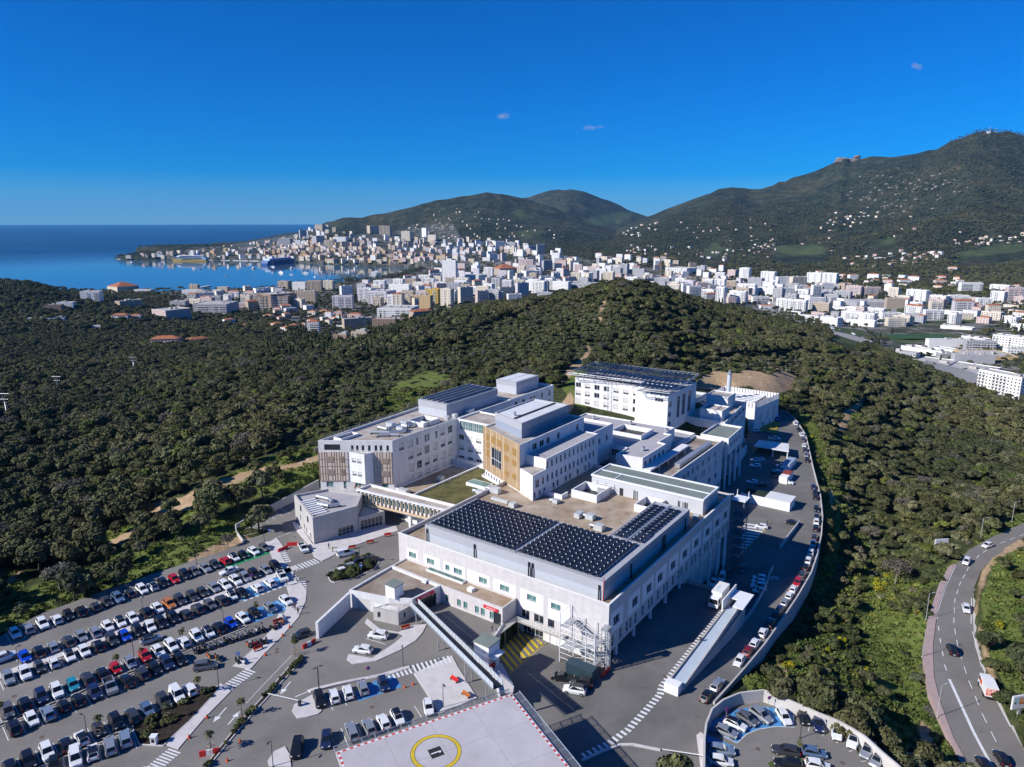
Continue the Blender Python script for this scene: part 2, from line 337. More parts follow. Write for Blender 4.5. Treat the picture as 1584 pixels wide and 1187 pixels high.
def hits(pts, t0=60.0, t1=11000.0):
 pts = np.asarray(pts, float); u = (pts[:, 0]-CX)/F; v = (pts[:, 1]-CY)/F
 dx, dy, dz = u, CP - v*SP, -(v*CP+SP); n = len(pts); lo = np.full(n, np.nan); t = np.geomspace(t0, t1, 420); done = np.zeros(n, bool)
 for i in range(0, n, 400):
  s = slice(i, i+400); T = t[None, :]; z = H + dz[s, None]*T; g = ground(dx[s, None]*T, dy[s, None]*T); below = z < g
  k = below.argmax(1); ok = below.any(1) & (k > 0); kk = np.maximum(k, 1); ar = np.arange(len(k))
  d0 = z[ar, kk-1]-g[ar, kk-1]; d1 = z[ar, kk]-g[ar, kk]; f = d0/(d0-d1+1e-9)
  tt = t[kk-1]+(t[kk]-t[kk-1])*f; lo[s] = np.where(ok, tt, np.nan)
 return np.stack([dx*lo, dy*lo, H+dz*lo], 1)
# right-hand access road along the outer wall: centre line in plan with heights
# ================================================================ ground sheet
BEFORE_CUT = None
azs = np.radians(np.concatenate([np.arange(-180, -46, 4.0), np.arange(-46, 46.01, 0.155), np.arange(50, 181, 4.0)]))
rs = np.concatenate([np.geomspace(8, 75, 40)[:-1], np.geomspace(75, 1300, 360)[:-1], np.geomspace(1300, 12600, 150)])
AA, RR = np.meshgrid(azs, rs)
GX, GY = RR*np.sin(AA), RR*np.cos(AA); GZ = ground(GX, GY)
nr, na = GX.shape; GNR, GNA, RS_, AZS_ = nr, na, rs, azs
gm = D.meshes.new('ground'); co = np.stack([GX, GY, GZ], -1).reshape(-1, 3).astype(np.float32)
ii = (np.arange(nr-1)[:, None]*na + np.arange(na-1)[None, :]).ravel()
fc = np.stack([ii, ii+1, ii+1+na, ii+na], -1)[:, ::-1]
gm.vertices.add(len(co)); gm.vertices.foreach_set('co', co.ravel())
gm.loops.add(fc.size); gm.loops.foreach_set('vertex_index', fc.ravel().astype(np.int32))
gm.polygons.add(len(fc)); gm.polygons.foreach_set('loop_start', np.arange(0, fc.size, 4, dtype=np.int32)); gm.update()
gm.polygons.foreach_set('use_smooth', [True]*len(fc))
# what grows or lies where: measured outlines; 1 grass, 2 bare earth, 3 built-up, 4 field
px_, py_, zc_ = proj(GX.ravel(), GY.ravel(), GZ.ravel()); front = zc_ > 1
MASK = {k: np.zeros(nr*na, np.float32) for k in ('grass', 'earth', 'town', 'field')}
def mask(kind, pts, val=1.0):
 m = front & inpoly(px_, py_, pts); MASK[kind][m] = np.maximum(MASK[kind][m], val)
def strip_px(pts, wds):
 L = []; R = []
 for i, (x, y) in enumerate(pts):
  x0, y0 = pts[max(0, i-1)]; x1, y1 = pts[min(len(pts)-1, i+1)]; d = math.hypot(x1-x0, y1-y0) or 1
  nx, ny = -(y1-y0)/d, (x1-x0)/d; h = (wds[i] if isinstance(wds, (list, tuple)) else wds)/2
  L.append((x+nx*h, y+ny*h)); R.append((x-nx*h, y-ny*h))
 return L + R[::-1]
EARTH = [strip_px([(170,842),(215,822),(262,795),(300,772),(345,748),(400,730),(450,722),(495,708)], [10,14,18,22,14,10,8,8]), [(215,800),(262,795),(300,772),(255,772),(225,785)],
 [(268,890),(300,858),(345,838),(372,830),(400,835),(345,856),(300,876)], [(1072,600),(1082,583),(1108,574),(1135,579),(1160,572),(1190,580),(1212,574),(1232,582),(1228,600),(1196,612),(1172,604),(1160,596),(1132,600),(1100,603)],
 strip_px([(868,590),(884,572),(904,556),(912,540),(905,530)], [10,9,7,5,4]), strip_px([(926,505),(930,480),(937,462)], 4), strip_px([(1338,600),(1330,625),(1312,640),(1308,655),(1296,664)], [5,8,10,10,14]),
 strip_px([(0,905),(22,895),(36,880)], 8), strip_px([(1490,940),(1512,960),(1525,1010),(1540,1060)], [6,7,7,8]), strip_px([(1584,838),(1545,858),(1520,890),(1512,935)], [10,9,7,6]), [(1195,1040),(1205,1020),(1220,1045),(1210,1062)],
 [(1420,1110),(1440,1130),(1450,1187),(1425,1160)], strip_px([(0,700),(10,693),(25,690)], 5), [(860,640),(885,600),(886,632),(868,650)], [(1278,760),(1290,755),(1288,790)]]
GRASS = [[(-20,1000),(-20,935),(60,905),(150,872),(240,845),(300,815),(345,800),(385,795),(372,840),(340,856),(180,905),(62,950)], [(285,770),(330,745),(400,715),(490,690),(490,745),(420,760),(360,778),(300,800),(270,815)],
 [(590,615),(620,590),(660,575),(700,580),(690,600),(640,630),(600,640)], [(870,600),(880,575),(905,570),(915,590),(905,640)], strip_px([(1232,632),(1258,672),(1272,712),(1286,770),(1292,830),(1282,880),(1262,915)], 20),
 [(1330,900),(1400,905),(1440,900),(1432,1000),(1440,1120),(1470,1187),(1400,1187),(1360,1110),(1340,1040)], [(1584,840),(1540,870),(1518,930),(1530,1010),(1560,1070),(1584,1130)], [(1440,905),(1480,862),(1584,790),(1584,815),(1500,850),(1470,900)],
 [(120,875),(200,830),(240,850),(150,890)], [(150,820),(190,800),(215,830),(165,850)], [(0,890),(40,880),(30,930),(0,940)]]
TOWN = [[(180,406),(300,388),(460,362),(480,380),(560,362),(700,348),(730,395),(860,392),(960,410),(1060,420),(1130,440),(1250,425),(1300,440),(1420,455),(1584,470),(1584,640),(1440,575),(1300,520),(1200,497),(1120,478),(1040,452),(960,430),(860,455),(700,482),(600,500),(520,540),(440,500),(280,470),(230,452),(480,440),(560,436),(625,428),(655,416),(520,409),(330,406)]]
FIELD = [[(1345,470),(1420,476),(1500,470),(1545,490),(1500,500),(1340,500)], [(1280,505),(1340,512),(1330,535),(1290,528)], [(1340,520),(1470,516),(1495,527),(1400,530)], [(1180,382),(1260,378),(1290,390),(1225,396)], [(1340,372),(1400,370),(1380,380),(1345,380)], [(1460,395),(1540,380),(1584,378),(1584,388),(1500,398)], [(1080,395),(1105,375),(1120,385),(1105,400)], [(1110,385),(1132,384),(1128,394)], [(782,360),(820,355),(850,358),(815,366)], [(895,342),(950,330),(985,328),(960,345),(920,350)], [(780,330),(800,325),(820,330),(800,338)]]
for q in EARTH: mask('earth', q)
for q in GRASS: mask('grass', q)
for q in TOWN: mask('town', q)
for q in FIELD: mask('field', q)
def blur(a, n):
 a = a.reshape(nr, na)
 for _ in range(n):
  b = a.copy(); b[1:-1] = (a[:-2]+2*a[1:-1]+a[2:])/4; c = b.copy(); c[:, 1:-1] = (b[:, :-2]+2*b[:, 1:-1]+b[:, 2:])/4; a = c
 return a.ravel()
for k, v in MASK.items():
 at = gm.attributes.new(k, 'FLOAT', 'POINT'); at.data.foreach_set('value', blur(v, 2).astype(np.float32))
def ground_material():
 m = D.materials.new('scrub_ground'); m.use_nodes = True; t = m.node_tree; L = t.links; b = t.nodes['Principled BSDF']
 b.inputs['Roughness'].default_value = .95; b.inputs['Specular IOR Level'].default_value = .1
 g = t.nodes.new('ShaderNodeNewGeometry')
 def noise(sc, det=5, rough=.6):
  n = t.nodes.new('ShaderNodeTexNoise'); n.inputs['Scale'].default_value = sc; n.inputs['Detail'].default_value = det; n.inputs['Roughness'].default_value = rough
  L.new(g.outputs['Position'], n.inputs['Vector']); return n.outputs['Fac']
 def ramp(f, stops):
  r = t.nodes.new('ShaderNodeValToRGB'); e = r.color_ramp.elements
  while len(e) < len(stops): e.new(.5)
  for k, (p, c) in enumerate(stops): e[k].position = p; e[k].color = (*c, 1)
  L.new(f, r.inputs[0]); return r.outputs[0]
 def mix(f, a, c, mode='MIX', fac=None):
  x = t.nodes.new('ShaderNodeMix'); x.data_type = 'RGBA'; x.blend_type = mode
  if fac is not None: x.inputs[0].default_value = fac
  else: L.new(f, x.inputs[0])
  L.new(a, x.inputs[6]); L.new(c, x.inputs[7]); return x.outputs[2]
 def attr(n):
  a = t.nodes.new('ShaderNodeAttribute'); a.attribute_name = n; return a.outputs['Fac']
 def edge(f, sc, k=.5):                     # ragged edge for a mask
  ma = t.nodes.new('ShaderNodeMath'); ma.operation = 'MULTIPLY_ADD'; ma.inputs[1].default_value = k; L.new(noise(sc, 6), ma.inputs[0]); L.new(f, ma.inputs[2])
  mr = t.nodes.new('ShaderNodeMapRange'); mr.inputs['From Min'].default_value = .5; mr.inputs['From Max'].default_value = .85; L.new(ma.outputs[0], mr.inputs[0]); return mr.outputs[0]
 near = ramp(noise(.35, 8, .7), [(.30, (.02, .026, .01)), (.5, (.048, .058, .022)), (.62, (.085, .095, .038)), (.75, (.14, .12, .07))])
 farv = ramp(noise(.024, 12, .75), [(.28, (.013, .017, .010)), (.46, (.032, .038, .022)), (.56, (.055, .060, .036)), (.72, (.115, .105, .070))])
 big = ramp(noise(.0042, 8, .62), [(.36, (.55, .62, .6)), (.5, (1, 1, 1)), (.64, (1.4, 1.2, 1.05))])
 farv = mix(None, farv, big, 'MULTIPLY', 1.0)
 rock = t.nodes.new('ShaderNodeMapRange'); rock.inputs['From Min'].default_value = .66; rock.inputs['From Max'].default_value = .70; L.new(noise(.017, 10, .72), rock.inputs[0])
 rk2 = t.nodes.new('ShaderNodeMapRange'); rk2.inputs['From Min'].default_value = .50; rk2.inputs['From Max'].default_value = .62; L.new(noise(.0016, 3), rk2.inputs[0])
 rm = t.nodes.new('ShaderNodeMath'); rm.operation = 'MULTIPLY'; L.new(rock.outputs[0], rm.inputs[0]); L.new(rk2.outputs[0], rm.inputs[1])
 rc = t.nodes.new('ShaderNodeRGB'); rc.outputs[0].default_value = (.26, .22, .18, 1); farv = mix(rm.outputs[0], farv, rc.outputs[0])
 ln = t.nodes.new('ShaderNodeVectorMath'); ln.operation = 'LENGTH'; L.new(g.outputs['Position'], ln.inputs[0])
 mr = t.nodes.new('ShaderNodeMapRange'); mr.inputs['From Min'].default_value = 900; mr.inputs['From Max'].default_value = 2600; L.new(ln.outputs['Value'], mr.inputs[0])
 c = mix(mr.outputs[0], near, farv)
 c = mix(edge(attr('town'), .02, .55), c, ramp(noise(.03, 8, .7), [(.34, (.03, .042, .018)), (.47, (.07, .075, .05)), (.55, (.17, .165, .155)), (.75, (.27, .26, .245))]))
 c = mix(edge(attr('field'), .03), c, ramp(noise(.02, 6), [(.3, (.05, .07, .03)), (.7, (.095, .115, .05))]))
 c = mix(edge(attr('grass'), .5, .6), c, ramp(noise(.8, 8, .75), [(.28, (.04, .06, .015)), (.45, (.10, .14, .028)), (.58, (.17, .195, .055)), (.72, (.24, .21, .11))]))
 c = mix(edge(attr('earth'), .45), c, ramp(noise(.5, 8, .7), [(.3, (.30, .20, .115)), (.55, (.46, .325, .195)), (.75, (.57, .43, .29))]))
 L.new(c, b.inputs['Base Color'])
 bp = t.nodes.new('ShaderNodeBump'); bp.inputs['Strength'].default_value = .9; bp.inputs['Distance'].default_value = .5; L.new(noise(.7, 8, .75), bp.inputs['Height'])
 bp2 = t.nodes.new('ShaderNodeBump'); bp2.inputs['Strength'].default_value = 1.0; bp2.inputs['Distance'].default_value = 9.0; L.new(noise(.03, 9, .72), bp2.inputs['Height'])
 n1 = t.nodes.new('ShaderNodeMix'); n1.data_type = 'VECTOR'; L.new(mr.outputs[0], n1.inputs[0]); L.new(bp.outputs[0], n1.inputs[4]); L.new(bp2.outputs[0], n1.inputs[5])
 L.new(n1.outputs[1], b.inputs['Normal']); return m
gm.materials.append(ground_material())
go = link('ground', gm, kind='structure')
# ================================================================ sea
def sea_material():
 m = D.materials.new('sea_water'); m.use_nodes = True; t = m.node_tree; L = t.links; b = t.nodes['Principled BSDF']
 b.inputs['IOR'].default_value = 1.33; b.inputs['Specular IOR Level'].default_value = .5
 g = t.nodes.new('ShaderNodeNewGeometry')
 def noise(sx, sy, det):
  mp = t.nodes.new('ShaderNodeMapping'); mp.inputs['Scale'].default_value = (sx, sy, 1); L.new(g.outputs['Position'], mp.inputs[0])
  n = t.nodes.new('ShaderNodeTexNoise'); n.inputs['Scale'].default_value = 1; n.inputs['Detail'].default_value = det; n.inputs['Roughness'].default_value = .6; L.new(mp.outputs[0], n.inputs['Vector']); return n.outputs['Fac']
 r = t.nodes.new('ShaderNodeValToRGB'); r.color_ramp.elements[0].position = .35; r.color_ramp.elements[1].position = .68
 r.color_ramp.elements[0].color = (.004, .05, .125, 1); r.color_ramp.elements[1].color = (.012, .085, .19, 1)
 L.new(noise(.0007, .0025, 6), r.inputs[0])
 bp = t.nodes.new('ShaderNodeBump'); bp.inputs['Distance'].default_value = 1.2; L.new(noise(.05, .09, 8), bp.inputs['Height'])
 bc_ = P(420, 425, SEA_Z); sb_ = t.nodes.new('ShaderNodeVectorMath'); sb_.operation = 'DISTANCE'; sb_.inputs[1].default_value = bc_; L.new(g.outputs['Position'], sb_.inputs[0])   # the bay lies calm, the open sea is ruffled
 ma_ = t.nodes.new('ShaderNodeMapRange'); ma_.inputs['From Min'].default_value = 900; ma_.inputs['From Max'].default_value = 2800; ma_.inputs['To Min'].default_value = .03; ma_.inputs['To Max'].default_value = 1.0; L.new(sb_.outputs['Value'], ma_.inputs[0]); L.new(ma_.outputs[0], bp.inputs['Strength'])
 mb_ = t.nodes.new('ShaderNodeMapRange'); mb_.inputs['From Min'].default_value = 900; mb_.inputs['From Max'].default_value = 2800; mb_.inputs['To Min'].default_value = .05; mb_.inputs['To Max'].default_value = .5; L.new(sb_.outputs['Value'], mb_.inputs[0]); L.new(mb_.outputs[0], b.inputs['Roughness'])
 mc_ = t.nodes.new('ShaderNodeMapRange'); mc_.inputs['From Min'].default_value = 900; mc_.inputs['From Max'].default_value = 2600; L.new(sb_.outputs['Value'], mc_.inputs[0]); mx_ = t.nodes.new('ShaderNodeMix'); mx_.data_type = 'RGBA'; L.new(mc_.outputs[0], mx_.inputs[0]); mx_.inputs[6].default_value = (.055, .115, .165, 1); L.new(r.outputs[0], mx_.inputs[7]); L.new(mx_.outputs[2], b.inputs['Base Color']); L.new(bp.outputs[0], b.inputs['Normal'])  # bay base colour paler: shallows, plus sky reflection and haze put into it
 return m
sb = MB(); rr = [300, 1200, 2500, 4500, 8000, 15000, 25000, 39500]; ns = 96
for a in range(len(rr)-1):
 for k in range(ns):
  t0, t1 = 2*math.pi*k/ns, 2*math.pi*(k+1)/ns
  sb.face([(rr[a]*math.sin(t0), rr[a]*math.cos(t0), SEA_Z), (rr[a]*math.sin(t1), rr[a]*math.cos(t1), SEA_Z), (rr[a+1]*math.sin(t1), rr[a+1]*math.cos(t1), SEA_Z), (rr[a+1]*math.sin(t0), rr[a+1]*math.cos(t0), SEA_Z)][::-1])
sb.build('sea', sea_material(), kind='structure')
# ================================================================ hospital
WHITE = streaked('white_render', (.80, .79, .785), .75, .16, .35)
PALE = streaked('pale_render', (.74, .73, .72), .8, .17, .35)
TILE = streaked('stone_tile', (.62, .585, .575), .7, .10, .4, tile=(1.8, .9), tvar=.07)
TILE2 = streaked('grey_stone_tile', (.50, .48, .455), .75, .12, .4, tile=(1.8, .9), tvar=.08)
PANEL = mat('white_panel', (.82, .81, .81), .6, .03, .3)
CLAD = streaked('grey_cladding', (.40, .41, .44), .5, .06, .2)
LOUV = streaked('louvre_cladding', (.50, .525, .57), .5, .05, .2, tile=(2.4, .35), tvar=.05)
ROOFTAN = mat('tan_gravel_roof', (.27, .19, .12), .95, 0, .16, (.46, .38, .30), 9, .3, 3, spots=[(.35, .56, .72, .62)])
ROOFPINK = mat('pale_gravel_roof', (.34, .28, .235), .95, 0, .22, (.50, .46, .42), 9, .3, 3, spots=[(.4, .56, .72, .7)])
ROOFGREY = mat('grey_membrane_roof', (.36, .345, .36), .9, 0, .12, (.43, .415, .43), 9, spots=[(.25, .58, .75, .8)])
ROOFGREEN = mat('green_membrane_roof', (.17, .205, .185), .85, 0, .2, (.22, .25, .225))
ROOFWHITE = mat('white_metal_roof', (.70, .71, .70), .5, .06, .2)
ROOFDIRT = mat('stained_roof', (.20, .15, .11), .95, 0, .11, (.40, .35, .30), 9)
SEDUM = mat('planted_roof', (.055, .060, .018), .95, 0, .35, (.16, .145, .055), 9, .8, 5)
GLASS = mat('dark_glass', (.018, .024, .032), .08, spec=.6)
TEAL = mat('teal_glass', (.10, .22, .20), .1, spec=.6)
FRAME = mat('window_frame', (.62, .63, .65), .5)
DFRAME = mat('dark_frame', (.06, .065, .07), .5)
SHUT = mat('roller_shutter', (.60, .58, .56), .6)
WOOD = mat('golden_wood', (.52, .385, .25), .7, 0, .5, (.62, .485, .34), 8)
WOOD2 = mat('weathered_wood', (.55, .455, .39), .75, 0, .5, (.64, .55, .485), 8)
WOODD = mat('wood_slat', (.45, .30, .14), .7, .12, 2)
METAL = mat('galvanised_metal', (.50, .52, .54), .4, .08, 1, metal=.6)
DARK = mat('dark_metal', (.035, .035, .04), .5)
WMETAL = mat('white_metal', (.78, .79, .80), .4)
PV = mat('solar_cells', (.008, .009, .014), .35, spec=.22)
PVB = mat('blue_solar_cells', (.010, .016, .048), .35, spec=.22)
CONC = mat('concrete', (.47, .445, .42), .85, 0, .25, (.58, .555, .53), 9, .2, 4)
CONCD = mat('weathered_concrete', (.33, .30, .265), .9, 0, .3, (.50, .47, .43), 9, .2, 4)
def xy(p): q = W(*p); return (q.x, q.y)
def facade(mb, p, q, z0, z1, ops=(), depth=.22):
 p = Vector((p[0], p[1])); q = Vector((q[0], q[1])); d = q-p; Lh = d.length; d /= Lh; n = Vector((-d.y, d.x))  # inward
 def pt(s, z, y=0.0): c = p+d*s+n*y; return (c.x, c.y, z)
 ss = sorted({0.0, Lh, *[min(Lh, max(0, o[0])) for o in ops], *[min(Lh, max(0, o[0]+o[2])) for o in ops]})
 zs = sorted({z0, z1, *[min(z1, max(z0, o[1])) for o in ops], *[min(z1, max(z0, o[1]+o[3])) for o in ops]})
 for j in range(len(zs)-1):
  zc = (zs[j]+zs[j+1])/2; run = None
  for i in range(len(ss)-1):
   sc = (ss[i]+ss[i+1])/2
   hole = any(o[0] < sc < o[0]+o[2] and o[1] < zc < o[1]+o[3] for o in ops)
   if hole:
    if run is not None: mb.face([pt(run, zs[j]), pt(ss[i], zs[j]), pt(ss[i], zs[j+1]), pt(run, zs[j+1])]); run = None
   elif run is None: run = ss[i]
  if run is not None: mb.face([pt(run, zs[j]), pt(Lh, zs[j]), pt(Lh, zs[j+1]), pt(run, zs[j+1])])
 for o in ops:
  s0, t0, s1, t1 = o[0], o[1], o[0]+o[2], o[1]+o[3]; e = depth+.05
  mb.face([pt(s0, t0), pt(s1, t0), pt(s1, t0, e), pt(s0, t0, e)]); mb.face([pt(s0, t1, e), pt(s1, t1, e), pt(s1, t1), pt(s0, t1)])
  mb.face([pt(s0, t0, e), pt(s0, t1, e), pt(s0, t1), pt(s0, t0)]); mb.face([pt(s1, t0), pt(s1, t1), pt(s1, t1, e), pt(s1, t0, e)])
def inset(poly, t):
 n = len(poly); out = []
 for i in range(n):
  a, b, c = Vector(poly[i-1]), Vector(poly[i]), Vector(poly[(i+1) % n])
  d1 = (b-a).normalized(); d2 = (c-b).normalized(); n1 = Vector((-d1.y, d1.x)); n2 = Vector((-d2.y, d2.x))
  k = 1 + n1.dot(n2); out.append(tuple(b + (n1+n2)*(t/max(k, .2))))
 return out
WCACHE = {}
def win_meshes(w, h, style):
 key = (round(w, 2), round(h, 2), style)
 if key in WCACHE: return WCACHE[key]
 pm = MB(); pm.face([(0, 0, 0), (w, 0, 0), (w, 0, h), (0, 0, h)])
 pane = pm.mesh('pane', TEAL if style.startswith('teal') else GLASS)
 fm = MB(); f = .09
 fm.box(0, -.07, 0, w, -.004, f); fm.box(0, -.07, h-f, w, -.004, h); fm.box(0, -.07, f, f, -.004, h-f); fm.box(w-f, -.07, f, w, -.004, h-f)
 nm = max(0, int(round(w/1.15))-1) if 'band' not in style else int(round(w/1.1))-1
 for k in range(nm): x = w*(k+1)/(nm+1); fm.box(x-.05, -.07, f, x+.05, -.004, h-f)
 if 'band' in style or (h > 2.0 and style != 'open'): fm.box(f, -.062, h*.36, w-f, -.006, h*.36+.09)
 fm.box(-.04, -.30, -.07, w+.04, -.004, 0)                                   # sill
 fr = fm.mesh('frame', DFRAME if style == 'open' else FRAME)
 sh = None
 if style == 'shut': s = MB(); s.box(f, -.12, h*.34, w-f, -.075, h-f); sh = s.mesh('shutter', SHUT)
 if style == 'closed': s = MB(); s.box(f, -.12, f, w-f, -.075, h-f); sh = s.mesh('shutter', SHUT)
 WCACHE[key] = (pane, fr, sh); return WCACHE[key]
def window(bld, p, q, s, z, w, h, style='dark', depth=.22):
 p = Vector((p[0], p[1])); q = Vector((q[0], q[1])); d = (q-p).normalized(); n = Vector((-d.y, d.x)); c = p+d*s+n*depth
 pane, fr, sh = win_meshes(w, h, style)
 o = link('window', pane, bld, loc=(c.x, c.y, z), rz=math.atan2(d.y, d.x))
 link('frame', fr, o, world=False)
 if sh: link('shutter', sh, o, world=False)
 return o
def block(bld, poly, z0, zt, wall=None, roof=None, par=.9, th=.35, ops=None, wins=True, local=True, name='wall', capmat=None, bottom=False):
 "a storey block: outer walls with window openings, parapet, roof deck. ops = {edge: [(s,z,w,h,style)]}"
 pts = [xy(p) for p in poly] if local else [tuple(p[:2]) for p in poly]; n = len(pts); ops = ops or {}; mb = MB()
 for i in range(n):
  p, q = pts[i], pts[(i+1) % n]; oo = ops.get(i, [])
  facade(mb, p, q, z0, zt, oo)
  if wins:
   for o in oo: window(bld, p, q, *o)
 ins = inset(pts, th); zd = zt-par
 for i in range(n):
  j = (i+1) % n
  mb.face([(*pts[i], zt), (*pts[j], zt), (*ins[j], zt), (*ins[i], zt)])
  if par > 0: mb.face([(*ins[j], zd), (*ins[i], zd), (*ins[i], zt), (*ins[j], zt)])
 if bottom: mb.face([(*p, z0) for p in reversed(pts)])
 mb.build(name, wall or WHITE, bld)
 rb = MB(); rb.face([(*p, zd) for p in ins]); rb.build('roof', roof or ROOFPINK, bld)
def slab(bld, name, m, poly, z0, z1, local=True, kind=None):
 mb = MB(); mb.prism([xy(p) for p in poly] if local else poly, z0, z1, bottom=True); return mb.build(name, m, bld, kind=kind)
def lbox(mb, a0, b0, z0, a1, b1, z1):
 mb.prism([xy((a1, b0)), xy((a0, b0)), xy((a0, b1)), xy((a1, b1))], z0, z1, bottom=True)
def railing(bld, name, pts, z, h=1.0, m=None, step=1.6, zs=None, glass=False):
 mb = MB(); pts = [xy(p) for p in pts]; zz = zs or [z]*len(pts)
 for i in range(len(pts)-1):
  p, q = Vector((*pts[i], zz[i])), Vector((*pts[i+1], zz[i+1])); d = (q-p).length; k = max(1, round(d/step))
  for j in range(k+1): c = p.lerp(q, j/k); mb.rod(c, c+Vector((0, 0, h)), .03, 4)
  for f in (1.0, .66, .33): mb.rod(p+Vector((0, 0, h*f)), q+Vector((0, 0, h*f)), .026, 4)
 return mb.build(name, m or METAL, bld)
# ---- front block with the solar roof
M = thing('hospital_building', 'large pale front block with a black solar array on its grey metal roof storey', 'building', W(28, 30, -4))
fw = [(s, 4.75, w, 1.35, 'teal2') for s, w in ((3.4,2.3),(9.2,2.3),(15.0,1.2),(17.5,2.4),(24.9,2.2),(30.8,2.4),(38.0,2.3),(44.1,2.3))] + [(s, .1, w, 1.95, 'dark') for s, w in ((36.5,2.1),(39.8,2.4),(43.3,1.6))]
up = [(2.1,2.6),(10.6,2.6),(17.6,2.5),(23.4,2.6),(30.7,2.7),(37.7,2.9),(45.1,2.9),(53.0,2.8),(60.2,2.8),(66.6,2.6)]
sw = [(b, 4.35, w, 1.85, 'dark') for b, w in up] + [(b, .1, 1.05, 2.2, 'dark') for b in (1.4,5.0,7.9,9.6,12.0,15.5,18.8,20.4,23.6,26.9,28.6,32.0,35.4,37.2,40.4,43.8,46.0,49.2,52.6,54.4,57.8,61.2,63.0,66.4,69.4)]
block(M, [(57.6,0),(0,0),(0,72),(57.6,72)], -1.0, 10, TILE, ROOFTAN, 1.0, .45, {0: fw, 1: sw}, bottom=True)
fp = [(2.7,6.4,3.9,6.9),(8.2,13.4,3.8,6.85),(14.4,20.9,3.8,6.85),(21.6,27.9,3.6,6.85),(29.0,35.0,3.9,6.9),(36.2,42.2,2.4,6.85),(43.4,48.7,2.3,6.75)]
def ring_panel(bld, p, q, s0, s1, z0, z1, ops, m, y0=-.045):
 "flat facing panel standing proud of the wall, cut round its window"
 p = Vector(p); q = Vector(q); d = (q-p).normalized(); n = Vector((-d.y, d.x)); mb = MB(); a = p+d*s0+n*y0; b = p+d*s1+n*y0
 facade(mb, a, b, z0, z1, [(o[0]-s0-.02, o[1]-.02, o[2]+.04, o[3]+.04) for o in ops if s0 < o[0] < s1 and z0 < o[1] < z1], depth=abs(y0)-.06)
 for (u, v) in ((a, z0), (b, z0)): e = u-n*0; mb.face([(e.x, e.y, z0), (e.x-n.x*y0, e.y-n.y*y0, z0), (e.x-n.x*y0, e.y-n.y*y0, z1), (e.x, e.y, z1)])
 a2, b2 = a-n*y0, b-n*y0; mb.face([(a.x, a.y, z1), (b.x, b.y, z1), (b2.x, b2.y, z1), (a2.x, a2.y, z1)])
 return mb.build('panel', m, bld)
for s0, s1, z0, z1 in fp: ring_panel(M, xy((57.6,0)), xy((0,0)), s0, s1, z0, z1, fw, PANEL)
for b0, b1, z0, z1 in [(.6,6.3,3.0,7.6),(8.6,14.2,3.0,7.6),(15.4,21.2,3.0,7.6),(22.2,28.2,3.0,7.6),(29.4,35.0,3.0,7.6),(36.2,42.2,3.0,7.6),(43.5,49.6,3.0,7.6),(51.4,57.4,3.0,7.6),(58.6,64.6,3.0,7.6),(65.4,70.8,3.0,7.6)]:
 ring_panel(M, xy((0,0)), xy((0,72)), b0, b1, z0, z1, sw, PANEL)
lw = [(36.8, -4.0, 5.2, 2.4, 'band')]
block(M, [(57.5,.06),(1.9,.06),(1.9,71.9),(57.5,71.9)], -13.2, -1.003, PALE, CONC, 0, .1, {0: lw, 1: [(b, -3.6, 2.2, 2.2, 'closed') for b in (3, 8, 14, 20, 26, 32)] + [(b, -12, 4.4, 6.6, 'closed') for b in (44, 50.5, 57, 63.5)]}, name='lower_wall')
for k, s in enumerate((43.6, 45.9)):
 mb = MB(); p = xy((57.6-s-2.1, .02)); q = xy((57.6-s, .02)); mb.box(0, -.06, 0, 2.0, .0, 2.1, math.atan2(q[1]-p[1], q[0]-p[0])+math.pi, (q[0], q[1], -3.9)); mb.build('door', PANEL, M)
for b in (4.6, 12.8, 21.2, 29.6, 38.0): mb = MB(); mb.rod(W(.55, b, -4.2), W(.55, b, -1.0), .42, 12); mb.build('column', WHITE, M, smooth=False)
for b in (46.0, 52.5, 59.0, 65.5, 71.0): mb = MB(); mb.rod(W(.55, b, -13), W(.55, b, -1.0), .42, 12); mb.build('column', WHITE, M)
mb = MB(); mb.prism([xy(p) for p in [(57.75,-.12),(-.12,-.12),(-.12,.28),(57.75,.28)]], 10.003, 10.10); mb.build('parapet_cap', WMETAL, M)
mb = MB(); mb.prism([xy(p) for p in [(.28,.283),(-.12,.283),(-.12,72.1),(.28,72.1)]], 10.003, 10.10); mb.build('parapet_cap', WMETAL, M)
# roof storey, louvred
BX = [(50.3,1.9),(2.5,1.9),(2.5,47),(11.7,47),(11.7,21.6),(50.3,21.6)]
mb = MB(); mb.prism([xy(p) for p in BX], 9.0, 11.35, top=False); mb.build('louvre_wall', LOUV, M)
mb = MB(); b2 = inset([xy(p) for p in BX], -.12); mb.prism(b2, 11.35, 13.4, top=False, bottom=True); mb.face([(*p, 13.25) for p in inset([xy(p) for p in BX], .2)])
ins = inset([xy(p) for p in BX], .2)
for i in range(6):
 j = (i+1) % 6; mb.face([(*b2[i], 13.4), (*b2[j], 13.4), (*ins[j], 13.4), (*ins[i], 13.4)]); mb.face([(*ins[j], 13.25), (*ins[i], 13.25), (*ins[i], 13.4), (*ins[j], 13.4)])
mb.build('fascia', CLAD, M)
for a in (49.6, 35.2, 20.3, 19.4, 3.2): mb = MB(); mb.rod(W(a, 1.5, 9.0), W(a, 1.5, 12.6), .17, 8); mb.build('vent_pipe', DARK, M)
for b in (14, 30.5, 31.6, 44): mb = MB(); mb.rod(W(2.1, b, 9.0), W(2.1, b, 12.4), .17, 8); mb.build('vent_pipe', DARK, M)
mb = MB(); mb.rod(W(2.2, 1.6, 9), W(2.2, 1.6, 14.6), .09, 6); mb.build('mast', mat('red_paint', (.55, .04, .04), .5), M)
